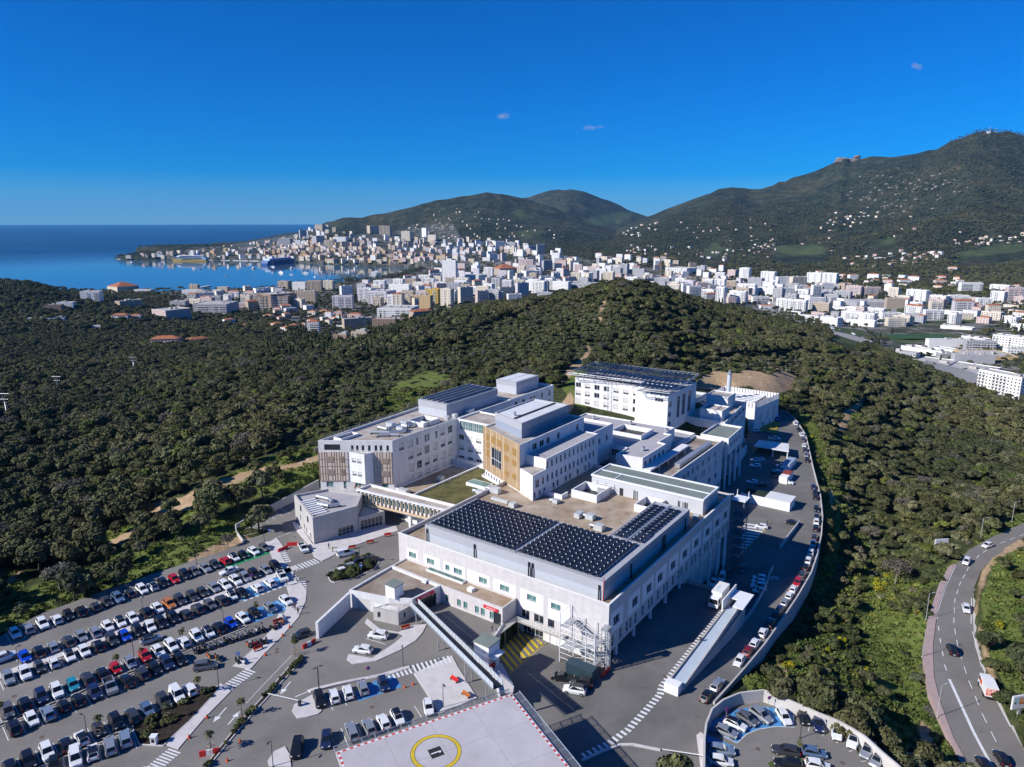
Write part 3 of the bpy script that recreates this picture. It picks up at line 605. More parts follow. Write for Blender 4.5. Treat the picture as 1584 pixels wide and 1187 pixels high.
def panel_mesh(l, w, m, tilt, name='solar_panel'):
 mb = MB(); mb.box(-w/2, -l/2, -.02, w/2, l/2, .02)
 mb.cur = 1; mb.box(-w/2-.03, -l/2-.02, -.06, w/2+.03, l/2+.02, -.021); 
 r = Matrix.Rotation(tilt, 4, 'Y'); mb.v = [tuple(r @ Vector(v)) for v in mb.v]
 return mb.mesh(name, m, METAL)
pvm = panel_mesh(1.58, 1.36, PV, math.radians(-13)); rot_b = math.pi/2 - AZ - math.pi/2
spots = []
for i in range(29):
 a = 4.9 + i*1.55 + (.85 if i > 12 else 0)
 for j in range(11): spots.append((a, 3.6 + j*1.68))
for a in (4.4, 6.0, 8.6, 10.3):
 for j in range(13): spots.append((a, 23.2 + j*1.72))
spots.sort(key=lambda t: t[1]+t[0]*.3)
for a, b in spots[:300]: link('solar_panel', pvm, M, loc=W(a, b, 13.62), rz=-AZ)
mb = MB(); supp = MB()
for a, b in spots[300:]: mb.box(-.6, -.78, -.02, .6, .78, .02, -AZ, W(a, b, 13.62))
mb.build('solar_field', PV, M, kind='stuff')
for a, b in spots:
 supp.box(-.55, -.10, -.37, -.42, .10, .12, -AZ, W(a, b+.72, 13.62)); supp.box(.2, .70, -.37, .62, .86, -.05, -AZ, W(a, b, 13.62))
supp.build('panel_bracket', WMETAL, M, kind='stuff')
mb = MB(); lbox(mb, 24.35, 2.4, 13.262, 24.9, 21.2, 13.42); mb.build('walkway', METAL, M)
mb = MB(); lbox(mb, 7.1, 21.0, 13.262, 7.6, 46.6, 13.42); mb.build('walkway', METAL, M)
# rear roof house
R = thing('roof_house', 'long grey roof plant room with green-grey roof behind the tan roof terrace', 'plant room', W(18, 60, 9))
mb = MB(); mb.prism([xy(p) for p in [(35,55.4),(2,55.4),(2,66.4),(35,66.4)]], 9.0, 12.9, top=False); mb.build('wall', streaked('pale_cladding', (.56, .565, .59), .5, .06, .2, tile=(3, .9), tvar=.04), R)
mb = MB(); po = [xy(p) for p in [(35.2,55.2),(1.8,55.2),(1.8,66.6),(35.2,66.6)]]; pi = inset(po, .45)
mb.prism(po, 12.9, 13.4, top=False, bottom=True)
for i in range(4): j = (i+1) % 4; mb.face([(*po[i], 13.4), (*po[j], 13.4), (*pi[j], 13.4), (*pi[i], 13.4)]); mb.face([(*pi[j], 13.1), (*pi[i], 13.1), (*pi[i], 13.4), (*pi[j], 13.4)])
mb.build('fascia', WMETAL, R); slab(R, 'roof', ROOFGREEN, [(34.7,55.7),(2.3,55.7),(2.3,66.1),(34.7,66.1)], 13.0, 13.12)
mb = MB(); lbox(mb, 2.4, 60.6, 13.13, 34.6, 61.0, 13.3); lbox(mb, 28.0, 55.8, 13.13, 28.3, 60.59, 13.25); mb.build('roof_seam', WMETAL, R)
mb = MB(); lbox(mb, 25.0, 55.32, 9.05, 26.1, 55.395, 11.2); mb.build('door', DARK, R)
for a in (21.5, 20.9, 8.6, 7.4, 7.0, 6.5): mb = MB(); mb.rod(W(a, 55.0, 9.0), W(a, 55.0, 11.6), .15, 8); mb.build('vent_pipe', DARK if a in (21.5, 8.6, 6.5) else METAL, R)
# roof terrace wells
def well(label, a0, b0, a1, b1, z0, z1, group=None, m=None):
 t = thing('light_well', label, 'light well', W((a0+a1)/2, (b0+b1)/2, z0), group=group); mb = MB()
 o = [xy(p) for p in [(a1,b0),(a0,b0),(a0,b1),(a1,b1)]]; i = inset(o, .35); mb.prism(o, z0, z1, top=False)
 for k in range(4): j = (k+1) % 4; mb.face([(*o[k], z1), (*o[j], z1), (*i[j], z1), (*i[k], z1)]); mb.face([(*i[j], z0-2.6), (*i[k], z0-2.6), (*i[k], z1), (*i[j], z1)])
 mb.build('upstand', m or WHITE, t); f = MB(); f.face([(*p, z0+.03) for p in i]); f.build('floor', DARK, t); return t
well('white walled light well beside the pipe frame on the tan roof', 28.5, 46.5, 36.5, 54.5, 9.0, 11.2)
well('small white walled light well touching the long grey plant room', 12.2, 47.5, 17.8, 54.9, 9.0, 11.0)
well('long white light well at the back edge of the solar array', 12.4, 22.0, 20.5, 25.2, 9.0, 10.6)
well('white light well near the middle of the array back edge', 29.5, 22.0, 38.0, 25.4, 9.0, 10.8)
t = thing('low_wall', 'white low roof wall crossing the tan terrace from the light well', 'wall', W(38, 45, 9)); mb = MB(); lbox(mb, 37.5, 43.2, 9.003, 45.5, 43.6, 10.3); mb.build('coping', WHITE, t); mb = MB(); lbox(mb, 37.5, 43.7, 9.003, 37.9, 46.4, 10.3); mb.build('return', WHITE, t)
# terrace pipes and ladder frame by the plant room
t = thing('pipe_frame', 'tangle of pale pipes and ladders against the plant room wall', 'pipe frame', W(30, 54, 9)); mb = MB()
for k in range(7): mb.rod(W(28+k*.9, 54.9, 9), W(28+k*.9, 54.9, 12.2-(k % 3)*.8), .07, 5)
for z in (9.8, 10.6, 11.4): mb.rod(W(27.8, 54.7, z), W(34, 54.7, z), .06, 5); mb.rod(W(28, 53.4, z), W(28, 54.9, z), .06, 5)
mb.build('pipes', WMETAL, t); mb = MB(); lbox(mb, 30.2, 53.6, 9.003, 32.2, 54.8, 10.5); mb.build('tank', METAL, t)
# ---- left ward wing
Lw = thing('hospital_building', 'left ward wing with pinkish slatted wood screens on its white front', 'building', W(98, 40, 4))
g = ['shut', 'dark', 'closed', 'shut', 'dark', 'shut']; rr_ = random.Random(3)
rs_ = [(2.8,16.0,2.2,2.3,'shut'),(6.6,16.0,2.1,2.3,'closed'),(10.4,16.0,.9,2.2,'dark'),(14.2,16.0,.9,2.2,'dark'),(15.5,16.0,.9,2.2,'dark'),(19.3,16.0,.9,2.2,'dark'),(21.7,16.0,2.0,2.3,'shut'),(25.5,16.0,2.1,2.3,'dark')]
for z in (12.1, 8.1, 4.55):
 for s in (6.7, 10.5, 14.1, 17.9, 21.8, 25.4): rs_.append((s, z, 2.15, 2.4 if z > 5 else 2.2, rr_.choice(['shut', 'shut', 'dark', 'closed'])))
lf = [(s, 16.75, .85, 1.75, 'dark') for s in (9.8, 11.3, 13.0, 14.9, 16.9, 18.4, 20.4)] + [(1.8, 17.2, 4.8, 1.6, 'open')] + [(1.8,5.4,2.1,1.6,'teal2'),(7.0,4.9,.9,2.2,'teal2'),(10.5,5.3,1.9,1.6,'teal2'),(18.5,5.0,2.1,1.5,'teal2')]
block(Lw, [(107.2,17.2),(89,30),(89,60.5),(89,91),(108.5,91),(110,64)], 4.0, 20, PALE, ROOFPINK, .8, .4, {0: lf, 1: rs_})
def wood_screen(bld, p, q, s0, s1, z0, z1, board, holes=(), slats=True, y=.16, step=.42, frames=()):
 p = Vector(p); q = Vector(q); d = (q-p).normalized(); n = Vector((-d.y, d.x)); mb = MB(); a = p+d*s0-n*y; b = p+d*s1-n*y
 facade(mb, a, b, z0, z1, [(h[0]-s0, h[1], h[2], h[3]) for h in holes], depth=.05); mb.face([(*a, z1), (*b, z1), (*(b+n*y), z1), (*(a+n*y), z1)]); mb.face([(*b, z0), (*(b+n*y), z0), (*(b+n*y), z1), (*b, z1)]); mb.face([(*(a+n*y), z0), (*a, z0), (*a, z1), (*(a+n*y), z1)])
 mb.build('screen_board', board, bld); sb = MB(); rz = math.atan2(d.y, d.x); s = s0+.1; rr = random.Random(5)
 def free(s, za, zb): return not any(h[0]-.1 < s < h[0]+h[2]+.1 and not (zb <= h[1] or za >= h[1]+h[3]) for h in holes)
 while s < s1-.05:
  c = p+d*s-n*y
  zz = [z0] + sorted({v for h in holes if h[0]-.1 < s < h[0]+h[2]+.1 for v in (h[1], h[1]+h[3])}) + [z1]
  for k in range(len(zz)-1):
   if free(s, zz[k], zz[k+1]): sb.box(-.05, -.10, zz[k], .05, -.004, zz[k+1], rz, (c.x, c.y, 0))
  s += step*rr.choice((.8, 1, 1, 1.6))
 for z in np.arange(z0+.02, z1, (z1-z0)/4.001):
  c = p+d*s0-n*y
  if not holes: sb.box(0, -.13, z, s1-s0, -.104, z+.12, rz, (c.x, c.y, 0))
 sb.build('slats', WOODD, bld, kind='stuff')
 for f in frames:
  c = p+d*f[0]-n*(y+.11); fm = MB(); fm.box(0, -.04, 0, f[2], 0, f[3]); 
  for k in range(1, 6): fm.box(f[2]*k/6-.05, -.09, .05, f[2]*k/6+.05, -.041, f[3]-.05)
  link('shutter_panel', fm.mesh('shutter_panel', mat('screen_shutter', (.42, .32, .25), .7) if board is WOOD2 else mat('golden_shutter', (.40, .24, .085), .7)), bld, loc=(c.x, c.y, f[1]), rz=rz)
Lp, Lq = xy((107.2,17.2)), xy((89,30))
wood_screen(Lw, Lp, Lq, -.1, 8.7, 7.3, 16.5, WOOD2, step=.85, frames=[(2.1,13.3,2.3,1.8),(6.3,13.3,1.3,1.8),(2.1,9.2,2.3,1.8),(6.3,9.2,1.3,1.8)])
wood_screen(Lw, Lp, Lq, 16.5, 22.15, 6.5, 16.5, WOOD2, step=.85, frames=[(18.7,12.8,2.2,1.7),(18.7,8.8,2.2,1.7)])
bw = [(.9,13.4,1.6,1.3,'shut'),(.9,9.2,1.6,1.3,'shut'),(2.9,13.4,1.5,1.3,'shut'),(2.9,9.2,1.5,1.3,'shut')]
block(Lw, [(99.7,22.45),(94.3,23.5),(93.7,26.65)], 7.0, 16.4, WHITE, ROOFPINK, .15, .2, {0: bw}, name='bay_wall', bottom=True)
railing(Lw, 'railing', [(99.5,22.6),(94.5,23.8)], 16.4)
well('white sunken terrace cut into the corner of the ward wing roof', 102.5, 22.2, 106.0, 29.5, 19.2, 20.05, m=WHITE)
well('white light well on the ward wing roof next to the ducts', 92.5, 47.5, 99.5, 55.5, 19.2, 20.6, m=WHITE)
railing(Lw, 'railing', [(89.6,31),(89.6,60)], 20.0, .9); railing(Lw, 'railing', [(107.3,19),(109.7,63)], 20.0, .9)
t = thing('roof_house', 'grey roof plant room of the ward wing carrying rows of solar panels', 'plant room', W(100, 75, 19.2))
mb = MB(); lp_ = [(106.3,60.3),(93.6,60.3),(93.6,88.8),(106.3,88.8)]; mb.prism([xy(p) for p in lp_], 19.2, 22.0, top=False); mb.build('louvre_wall', LOUV, t)
mb = MB(); mb.prism(inset([xy(p) for p in lp_], -.12), 22.0, 24.0, bottom=True); mb.build('fascia', CLAD, t)
pl2 = panel_mesh(1.65, 1.6, PVB, math.radians(-16))
for i in range(5):
 for j in range(15): link('solar_panel', pl2, t, loc=W(95.2+i*2.45, 62+j*1.8, 24.42), rz=-AZ)
mb = MB()
for i in range(5): lbox(mb, 94.5+i*2.45, 61.0, 24.003, 94.62+i*2.45, 88, 24.12); lbox(mb, 95.9+i*2.45, 61.0, 24.003, 96.0+i*2.45, 88, 24.5)
mb.build('panel_rails', WMETAL, t)
# ---- far ward block
Fw = thing('hospital_building', 'far ward block with pale plant room on top beside the green slope', 'building', W(96, 105, 4))
block(Fw, [(89.4,91.05),(89.4,121),(106,121),(106,91.05)], 4.0, 20, WHITE, ROOFPINK, .8, .4, {0: [(s, z, 1.6, 2.0, 'dark') for z in (16.4, 12.6) for s in (3,8,13,15.2,20.5,26)]})
t = thing('roof_house', 'pale roof plant room with white roof on the far ward block', 'plant room', W(98, 108, 19.2))
mb = MB(); q_ = [(103.4,101.5),(94,101.5),(94,116.8),(103.4,116.8)]; mb.prism([xy(p) for p in q_], 19.2, 22.4, top=False); mb.build('louvre_wall', LOUV, t)
mb = MB(); mb.prism(inset([xy(p) for p in q_], -.1), 22.4, 24.0, bottom=True); mb.build('fascia', CLAD, t)
mb = MB(); lbox(mb, 94.7, 102.2, 24.003, 98.4, 116.2, 24.05); lbox(mb, 98.9, 102.2, 24.003, 102.8, 116.2, 24.05); mb.build('roof', ROOFWHITE, t)
# ---- link
K = thing('hospital_building', 'white recessed link with a teal glazed top storey between the two wings', 'building', W(80, 65, 4))
kw = [(s, z, 2.2, 1.7, st) for z, st in ((12.95,'dark'),(9.35,'shut'),(5.6,'dark')) for s in (.5, 4.2, 7.8)]; kw[2] = (*kw[2][:4], 'shut'); kw[1] = (*kw[1][:4], 'closed')
block(K, [(88.95,60.3),(70.5,60.3),(70.5,72),(88.95,72)], 4.0, 20, WHITE, ROOFPINK, .5, .3, {0: kw + [(1.0, 16.6, 10.2, 2.8, 'tealband')]})
mb = MB(); kp, kq = xy((88.95,60.3)), xy((70.5,60.3)); kd = math.atan2(kq[1]-kp[1], kq[0]-kp[0])
for k in range(12): mb.box(1.0+k*.9, -.02, 16.6, 1.08+k*.9, .16, 19.4, kd, (*kp, 0))
mb.build('mullion', FRAME, K); slab(K, 'ledge', PALE, [(88.9,57.2),(71.5,57.2),(71.5,60.27),(88.9,60.27)], 4.0, 6.6)
# ---- wing with the golden wood screen
N = thing('hospital_building', 'middle wing with a golden wood screened end and a square loggia', 'building', W(58, 55, 9))
nr = [(s, 16.4, .95, 1.95, 'dark') for s in (7.0,9.4,11.8,14.2,16.6,19.0,21.4,23.8,26.1,28.5,30.9,33.3)] + [(s, 12.55, .95, 1.95, 'dark') for s in (4.6,7.0,9.4,11.8,14.2,16.6,19.0,21.4,23.8,26.1,28.5,30.9,33.3)] + [(1.3,12.5,1.8,2.1,'dark')] + [(s, 9.6, .9, 1.7, 'dark') for s in (.5,3.0,5.3,10.2,12.4,17.0,19.3,23.8,28.4,30.8)]
block(N, [(69.4,49.9),(49.2,40.4),(43.5,37.6),(43.5,44.5),(43.5,74.2),(69.4,74.2)], 6.9, 16.3, WHITE, ROOFPINK, .02, .3, {3: [o for o in nr if False]})
block(N, [(50.6,44.3),(43.5,44.3),(43.5,74.2),(50.6,74.2)], 16.303, 19.3, WHITE, ROOFGREY, .25, .3, {1: [(o[0]-6.8, *o[1:]) for o in nr if o[1] > 16 and o[0] > 6.9]}, name='upper_wall')
for o in nr:
 if o[1] < 16: window(N, xy((43.5,37.6)), xy((43.5,74.2)), *o, depth=-.02)
uw = [(s, 19.45, w, 1.9, 'dark') for s, w in ((7.0,2.2),(10.6,2.4),(14.4,1.9),(20.4,1.4),(31.6,1.4))]
block(N, [(70.0,50.2),(50.6,41.1),(50.6,77.6),(70.0,77.6)], 16.303, 22.8, WHITE, ROOFPINK, .5, .3, {1: uw}, name='upper_wall')
Np, Nq = xy((70.0,50.2)), xy((48.6,40.15)); lg = (5.4, 12.3, 6.4, 5.7)
wood_screen(N, Np, Nq, .1, 22.3, 9.5, 23.2, WOOD, holes=[lg], y=.30, step=.5, frames=[(2.3,19.3,1.9,2.1),(5.7,19.4,2.3,2.1),(9.3,19.4,2.3,2.1),(13.8,19.3,2.3,2.2),(18.2,19.3,2.3,2.2),(13.8,16.2,2.3,1.7),(18.2,16.2,2.3,1.7),(2.3,14.2,1.9,2.2),(13.9,11.8,2.2,1.6),(18.4,12.2,2.1,1.6),(2.3,17,1.9,1.7)])
nd = (Vector(Nq)-Vector(Np)).normalized(); nn = Vector((-nd.y, nd.x)); c = Vector(Np)+nd*lg[0]-nn*.12
mb = MB(); mb.box(0, 0, 0, lg[2], .02, lg[3]); o = link('window', mb.mesh('loggia_pane', GLASS), N, loc=(c.x, c.y, lg[1]), rz=math.atan2(nd.y, nd.x))
fm = MB()
for x in (0, 2.1, 3.4, 4.6, 6.2): fm.box(x, -.16, 0, x+.14, -.002, lg[3])
fm.box(.15, -.15, 2.2, 6.2, -.004, 2.32); link('frame', fm.mesh('loggia_frame', FRAME), o, world=False)
for s in np.arange(1.2, 21, 1.7): window(N, Np, xy((49.2,40.4)), float(s), 7.6, .7, 1.3, 'dark', depth=-.02)
railing(N, 'railing', [(43.7,38.0),(43.7,44.2)], 16.3, .8); railing(N, 'railing', [(48.9,40.5),(69.5,50.3)], 23.2, .8)
block(N, [(60,74.3),(46,74.3),(46,89),(60,89)], 6.9, 18.8, WHITE, ROOFGREY, .8, .35, {1: [(5, 14, 1.2, 1.8, 'dark'), (10, 14, 1.2, 1.8, 'dark')]}, name='end_wall')
t = thing('roof_house', 'tall grey roof plant room with white roof above the wooden screen', 'plant room', W(61, 62, 22.3))
mb = MB(); nb = [(67.8,53.2),(54.4,48.0),(54.4,74.3),(67.8,74.3)]; mb.prism([xy(p) for p in nb], 22.3, 24.8, top=False); mb.build('louvre_wall', streaked('blue_louvre', (.30, .34, .42), .5, .05, .2, tile=(2.4, .35), tvar=.05), t)
mb = MB(); nbo = inset([xy(p) for p in nb], -.12); nbi = inset([xy(p) for p in nb], .25); mb.prism(nbo, 24.8, 27.0, top=False, bottom=True)
for i in range(4): j = (i+1) % 4; mb.face([(*nbo[i], 27), (*nbo[j], 27), (*nbi[j], 27), (*nbi[i], 27)]); mb.face([(*nbi[j], 26.6), (*nbi[i], 26.6), (*nbi[i], 27), (*nbi[j], 27)])
mb.build('fascia', CLAD, t); mb = MB(); mb.face([(*p, 26.6) for p in nbi]); mb.build('roof', ROOFWHITE, t)
mb = MB(); lbox(mb, 59.2, 51.5, 26.605, 59.8, 74.0, 26.9); mb.build('roof_rail', DARK, t); mb = MB(); mb.rod(W(61.5, 54.5, 26.6), W(61.5, 54.5, 27.8), .45, 10); mb.build('roof_vent', METAL, t)
# ---- white tower with the solar canopy
T_ = thing('hospital_building', 'rear white ward tower under a wide blue solar canopy', 'building', W(67, 150, 4))
sr = random.Random(11); sw_ = [(.4+4.42*k, z, 2.4, 2.0, sr.choice(['closed', 'shut', 'closed', 'dark', 'shut'])) for z in (15.75, 12.35, 9.0) for k in range(7)]
block(T_, [(90,139),(58.5,139),(58.5,131.5),(45,131.5),(45,160),(90,160)], 4.0, 19.8, WHITE, ROOFGREY, .6, .3, {0: sw_, 2: [(8.2,16.9,3.4,1.2,'dark')], 3: [(1.0,15.0,2.6,1.8,'dark'),(1.0,11.0,2.6,1.8,'dark'),(1.0,7.5,2.6,1.6,'dark'),(9,9,3,8.5,'band'),(14,9,3.4,8.5,'band'),(20,9,3.4,8.5,'band')]})
mb = MB()
for s in (15.4, 17.2):
 p = W(90-s, 138.6); mb.rod((p.x, p.y, 6), (p.x, p.y, 19.9), .09, 5)
for k in range(14): a0 = W(90-15.4, 138.6, 6.2+k*.98); a1 = W(90-17.2, 138.6, 6.2+k*.98); a2 = W(90-(17.2 if k % 2 else 15.4), 138.6, 7.2+k*.98); mb.rod(a0, a1, .05, 4); mb.rod(a0 if k % 2 else a1, a2, .05, 4)
mb.build('lattice_mast', WMETAL, T_)
CPY = [(91,134),(57.5,137),(57.2,125.5),(42.3,126.5),(45.8,164),(93.5,161)]
t = thing('solar_canopy', 'wide steel canopy covered with long blue solar panels over the rear tower', 'canopy', W(68, 148, 20))
mb = MB(); cp_ = [xy(p) for p in CPY]
for i in range(6):
 p, q = Vector((*cp_[i], 22.2)), Vector((*cp_[(i+1) % 6], 22.2))
 for dz in (-.35, .35): mb.rod(p+Vector((0, 0, dz)), q+Vector((0, 0, dz)), .10, 5)
 k = max(1, int((q-p).length/1.6))
 for j in range(k): u = p.lerp(q, j/k); v = p.lerp(q, (j+1)/k); mb.rod(u+Vector((0, 0, -.35)), v+Vector((0, 0, .35)), .06, 4)
for a in range(48, 92, 5):
 mb.rod(W(a, 134.5 if a > 57 else 126, 22.0), W(a, 162, 22.0), .12, 5)
for b in (138.2, 146, 154, 159.5):
 mb.rod(W(91, b, 21.8), W(46, b, 21.8), .12, 5)
 for a in (46.5, 57, 68, 79, 89.5): mb.rod(W(a, min(max(b, 139.4), 159.6), 19.2), W(a, min(max(b, 139.4), 159.6), 21.8), .10, 5)
mb.build('steel_frame', METAL, t)
ps = panel_mesh(10.0, 1.62, PVB, math.radians(-12)); ps2 = panel_mesh(9.0, 1.62, PVB, math.radians(-12))
for k in range(23): a = 48.2 + k*1.93; link('solar_panel', ps, t, loc=W(a, 156.4, 22.75), rz=-AZ); link('solar_panel', ps, t, loc=W(a, 143.5, 22.75), rz=-AZ)
for k in range(7): link('solar_panel', ps2, t, loc=W(44.4+k*1.93, 131.6, 22.75), rz=-AZ)
# ---- grey roofed central block
Q = thing('hospital_building', 'low central block with a flat grey roof and an open patio', 'building', W(50, 100, 4))
qp = [(39.8,79.5),(31,80.5),(31,98.4),(33.9,99),(33.8,109.6),(36.3,109.6),(36.3,118),(72,117),(72,92),(39.8,87)]
block(Q, qp, 4.0, 12.0, WHITE, ROOFGREY, .45, .4, {0: [(.8, 6.6, 1.0, 2.0, 'dark'), (2.0, 6.6, .8, 2.0, 'dark')], 1: [(s, 8.9, 1.9, 1.5, 'dark') for s in (1.2, 4.8, 8.2, 11.6, 14.8)] + [(.8, 5.9, 16.5, 1.9, 'band')], 9: [(4.5, 8.4, 3.4, 1.9, 'dark')], 8: [(20, 8.2, 4.2, 2.2, 'dark'), (26.5, 8.2, 3.4, 2.2, 'dark')]})
well('large white patio upstand in the grey roof', 40.0, 98.2, 51.5, 108.0, 11.55, 13.2)
block(Q, [(71,117.2),(45.2,118.2),(45.2,131.4),(58.3,131.4),(58.3,138.9),(71,138.9)], 3.0, 6.2, PALE, ROOFPINK, .3, .2, name='court_wall')
block(Q, [(45,112.6),(33.3,113.0),(33.3,130.3),(45,131.3)], 3.0, 7.4, WHITE, ROOFGREY, .8, .3, name='court_wall')
slab(Q, 'canopy', WHITE, [(30.95,80.6),(28.3,80.6),(28.3,112),(30.95,112)], 7.9, 8.5)
for b in (81, 88, 95, 102, 109): mb = MB(); mb.rod(W(28.6, b, 5.9), W(28.6, b, 7.9), .18, 8); mb.build('column', WHITE, Q)
# ---- right service wing
V = thing('hospital_building', 'right service wing with a stained brown roof above the shaded yard', 'building', W(26, 100, -12))
vw = [(s, 2.9, 1.3, 1.7, 'dark') for s in (3, 6.5, 10, 13.5, 17, 20.5, 24, 28, 32, 37, 42.5, 48.5)] + [(s, -1.2, 1.0, 2.2, 'dark') for s in (8, 10, 15, 17, 23, 25, 30, 31.6, 37, 39, 44, 50)] + [(s, -5.6, 2.2, 1.8, 'dark') for s in (12, 19, 27, 35, 44, 50)] + [(s, -12.2, 3.0, 3.4, 'closed') for s in (14, 22, 30, 38, 46)]
block(V, [(31,72.1),(22.2,72.1),(22.2,129.3),(33,129.3),(33,112),(31,112)], -13.2, 7.0, PALE, ROOFDIRT, .9, .4, {1: vw})
# ---- green roofed pavilion on tall columns
G_ = thing('hospital_building', 'white pavilion with a green-grey roof raised on tall columns above the yard', 'building', W(26, 140, -12))
block(G_, [(31.2,130.5),(20.7,130.5),(21.6,148.5),(31.2,148.5)], 1.2, 7.5, WHITE, ROOFGREEN, .7, .35, {1: [(s, 3.6, 1.6, 1.6, 'dark') for s in (3, 7, 10.5, 14)]}, bottom=True)
block(G_, [(31,131.2),(26,131.2),(26,148),(31,148)], -13, 1.197, PALE, CONC, 0, .1, name='core_wall')
for b in (131.2, 136.8, 142.4, 148.0): mb = MB(); mb.rod(W(21.4, b, -13), W(21.7, b, 1.2), .45, 10); mb.build('column', WHITE, G_)
mb = MB()
for z in (-8.5, -4.2): lbox(mb, 22.4, 131.0, z, 26.0, 148, z+.4)
mb.build('gallery', CONC, G_)
# ---- rear white block with two roof cabins
B_ = thing('hospital_building', 'rear white block with two cabin-like roof huts and strip windows', 'building', W(40, 170, -11))
block(B_, [(51,151),(29.2,151),(33.2,190),(51,190)], -12, 7.4, WHITE, ROOFPINK, 1.0, .35, {1: [(s, 4.2, 5.0, 1.3, 'dark') for s in (3, 10, 17, 24, 31)] + [(s, .4, 1.4, 1.8, 'dark') for s in (22, 27, 31, 35)], 0: [(1.5, 2.0, 18, 2.0, 'band')]})
block(B_, [(40.5,153.5),(31.5,153.5),(31.5,162.5),(40.5,162.5)], 6.4, 11.0, WHITE, ROOFPINK, .4, .35, name='hut_wall')
block(B_, [(45.5,173.5),(36,173.5),(36,183),(45.5,183)], 6.4, 12.0, WHITE, ROOFPINK, .4, .35, name='hut_wall')
block(B_, [(67,166),(51.2,166),(51.2,190),(67,190)], 0, 8.4, streaked('blue_grey_render', (.60, .61, .64), .8, .08, .3), ROOFGREEN, 1.2, .3, name='rear_wall')  # rear wall in bluish grey render
# ---- finned utility hall and flue
U = thing('utility_hall', 'white utility hall ringed by tall pale fins around its roof', 'utility hall', W(45, 220, -10))
up_ = [(57.5,205),(38.5,206.8),(34,206.2),(30.5,232.5),(58,233)]
block(U, up_, -11, .2, WHITE, ROOFPINK, .2, .3, {2: [(5, -8, 3.4, 4.2, 'closed'), (12.5, -7, 3.0, 3.6, 'closed'), (19.5, -9, 3.6, 6.5, 'closed'), (9.5, -10.5, 1.6, 2.4, 'dark'), (17, -10.6, 1.2, 2.2, 'dark')]})
for i in range(5):
 p, q = Vector(xy(up_[i])), Vector(xy(up_[(i+1) % 5])); d = (q-p); k = max(2, round(d.length/1.35)); rz = math.atan2(d.y, d.x)
 for j in range(k): c = p.lerp(q, (j+.5)/k); mb = MB(); mb.box(-.52, .05, 0, .52, .12, 2.5, rz, (c.x, c.y, .203)); mb.build('fin', PANEL, U)
mb = MB()
for k in range(7): lbox(mb, 36, 209.5+k*3, 1.4, 55, 210.5+k*3, 1.7)
for a in (38, 46, 54): lbox(mb, a, 208, .25, a+.3, 230, 1.397)
mb.build('roof_baffle', WMETAL, U)
t = thing('flue', 'tall pale grey flue pipe rising behind the roof huts', 'chimney', W(49, 214, 0))
mb = MB(); cx = W(49, 213, 0); mb.rod(cx+Vector((0, 0, .2)), cx+Vector((0, 0, 13.4)), 1.0, 18); mb.build('pipe', mat('pale_steel', (.55, .60, .66), .4, .04, .5), t)
mb = MB(); mb.rod(cx+Vector((0, 0, 13.4)), cx+Vector((0, 0, 13.9)), 1.3, 18); mb.rod(cx+Vector((0, 0, 13.9)), cx+Vector((0, 0, 15.2)), .55, 12); mb.build('platform', METAL, t)
# ---- low link roofs behind the front block: planted roof, bridge, entrance house
J = thing('hospital_building', 'low link with a planted brown and green roof and a glazed skylight', 'building', W(68, 36, 0))
block(J, [(77,22.3),(60.5,22.3),(57.7,22.4),(57.7,45.5),(70.2,50.0),(71.4,56),(77,56)], 0, 7.2, WHITE, SEDUM, .55, .4)
mb = MB(); lbox(mb, 62.5, 41.2, 6.653, 70.0, 44.9, 7.55); mb.build('skylight_curb', WHITE, J); mb = MB()
for k in range(7): lbox(mb, 62.9+k*1.0, 41.6, 7.553, 63.75+k*1.0, 44.5, 7.62)
mb.build('skylight_pane', TEAL, J)
block(J, [(88.9,30.2),(77.1,22.5),(77.1,57.0),(88.9,57.0)], 0, 5.2, PALE, ROOFTAN, .7, .35, name='terrace_wall')
block(J, [(110,19.5),(99,14.5),(89.2,29.5),(107,30)], 0, 4.6, PALE, ROOFGREY, .4, .3, name='terrace_wall')
A_ = thing('bridge_building', 'raised glazed bridge with golden vertical wood fins over the forecourt', 'building', W(75, 19, 0))
bp_ = [(91,17.2),(60.2,20.6),(60.2,24.8),(91,22.3)]
block(A_, bp_, 4.4, 8.3, WHITE, ROOFPINK, .7, .35, {0: [(.8, 5.7, 29.4, 1.5, 'tealband')]}, bottom=True)
bd0, bd1 = Vector(xy(bp_[0])), Vector(xy(bp_[1])); bl = (bd1-bd0).length; bz = math.atan2((bd1-bd0).y, (bd1-bd0).x)
for k in range(22): c = bd0.lerp(bd1, (k+.4)/22); mb = MB(); mb.box(-.07, -.55, 4.9, .07, -.06, 8.0, bz, (c.x, c.y, 0)); mb.build('fin', WOOD, A_)
mb = MB(); mb.box(0, -.5, 4.25, bl, -.003, 4.88, bz, (bd0.x, bd0.y, 0)); mb.build('fascia', WOOD, A_); mb = MB(); mb.box(0, -.6, 8.02, bl, -.003, 8.32, bz, (bd0.x, bd0.y, 0)); mb.build('fascia', WHITE, A_)
for a, b in ((66, 20.6), (73, 19.8)): mb = MB(); mb.hexa([*[W(a+x, b+y, 0) for x, y in ((.3, 0), (-.3, 0), (-.3, .8), (.3, .8))], *[W(a+x, b+y, 4.4) for x, y in ((.9, 0), (-.5, 0), (-.5, .8), (.9, .8))]]); mb.build('pier', WHITE, A_)
block(A_, [(89,24),(62,27),(62,29),(89,29)], 0, 4.3, PALE, CONC, 0, .1, {0: [(1.0, .2, 9.5, 2.6, 'band'), (12.5, .2, 7.5, 2.6, 'band')]}, name='rear_wall')
E_ = thing('entrance_house', 'wedge-shaped pale stone entrance house with a white slatted pergola roof corner', 'building', W(93, 4, 0))
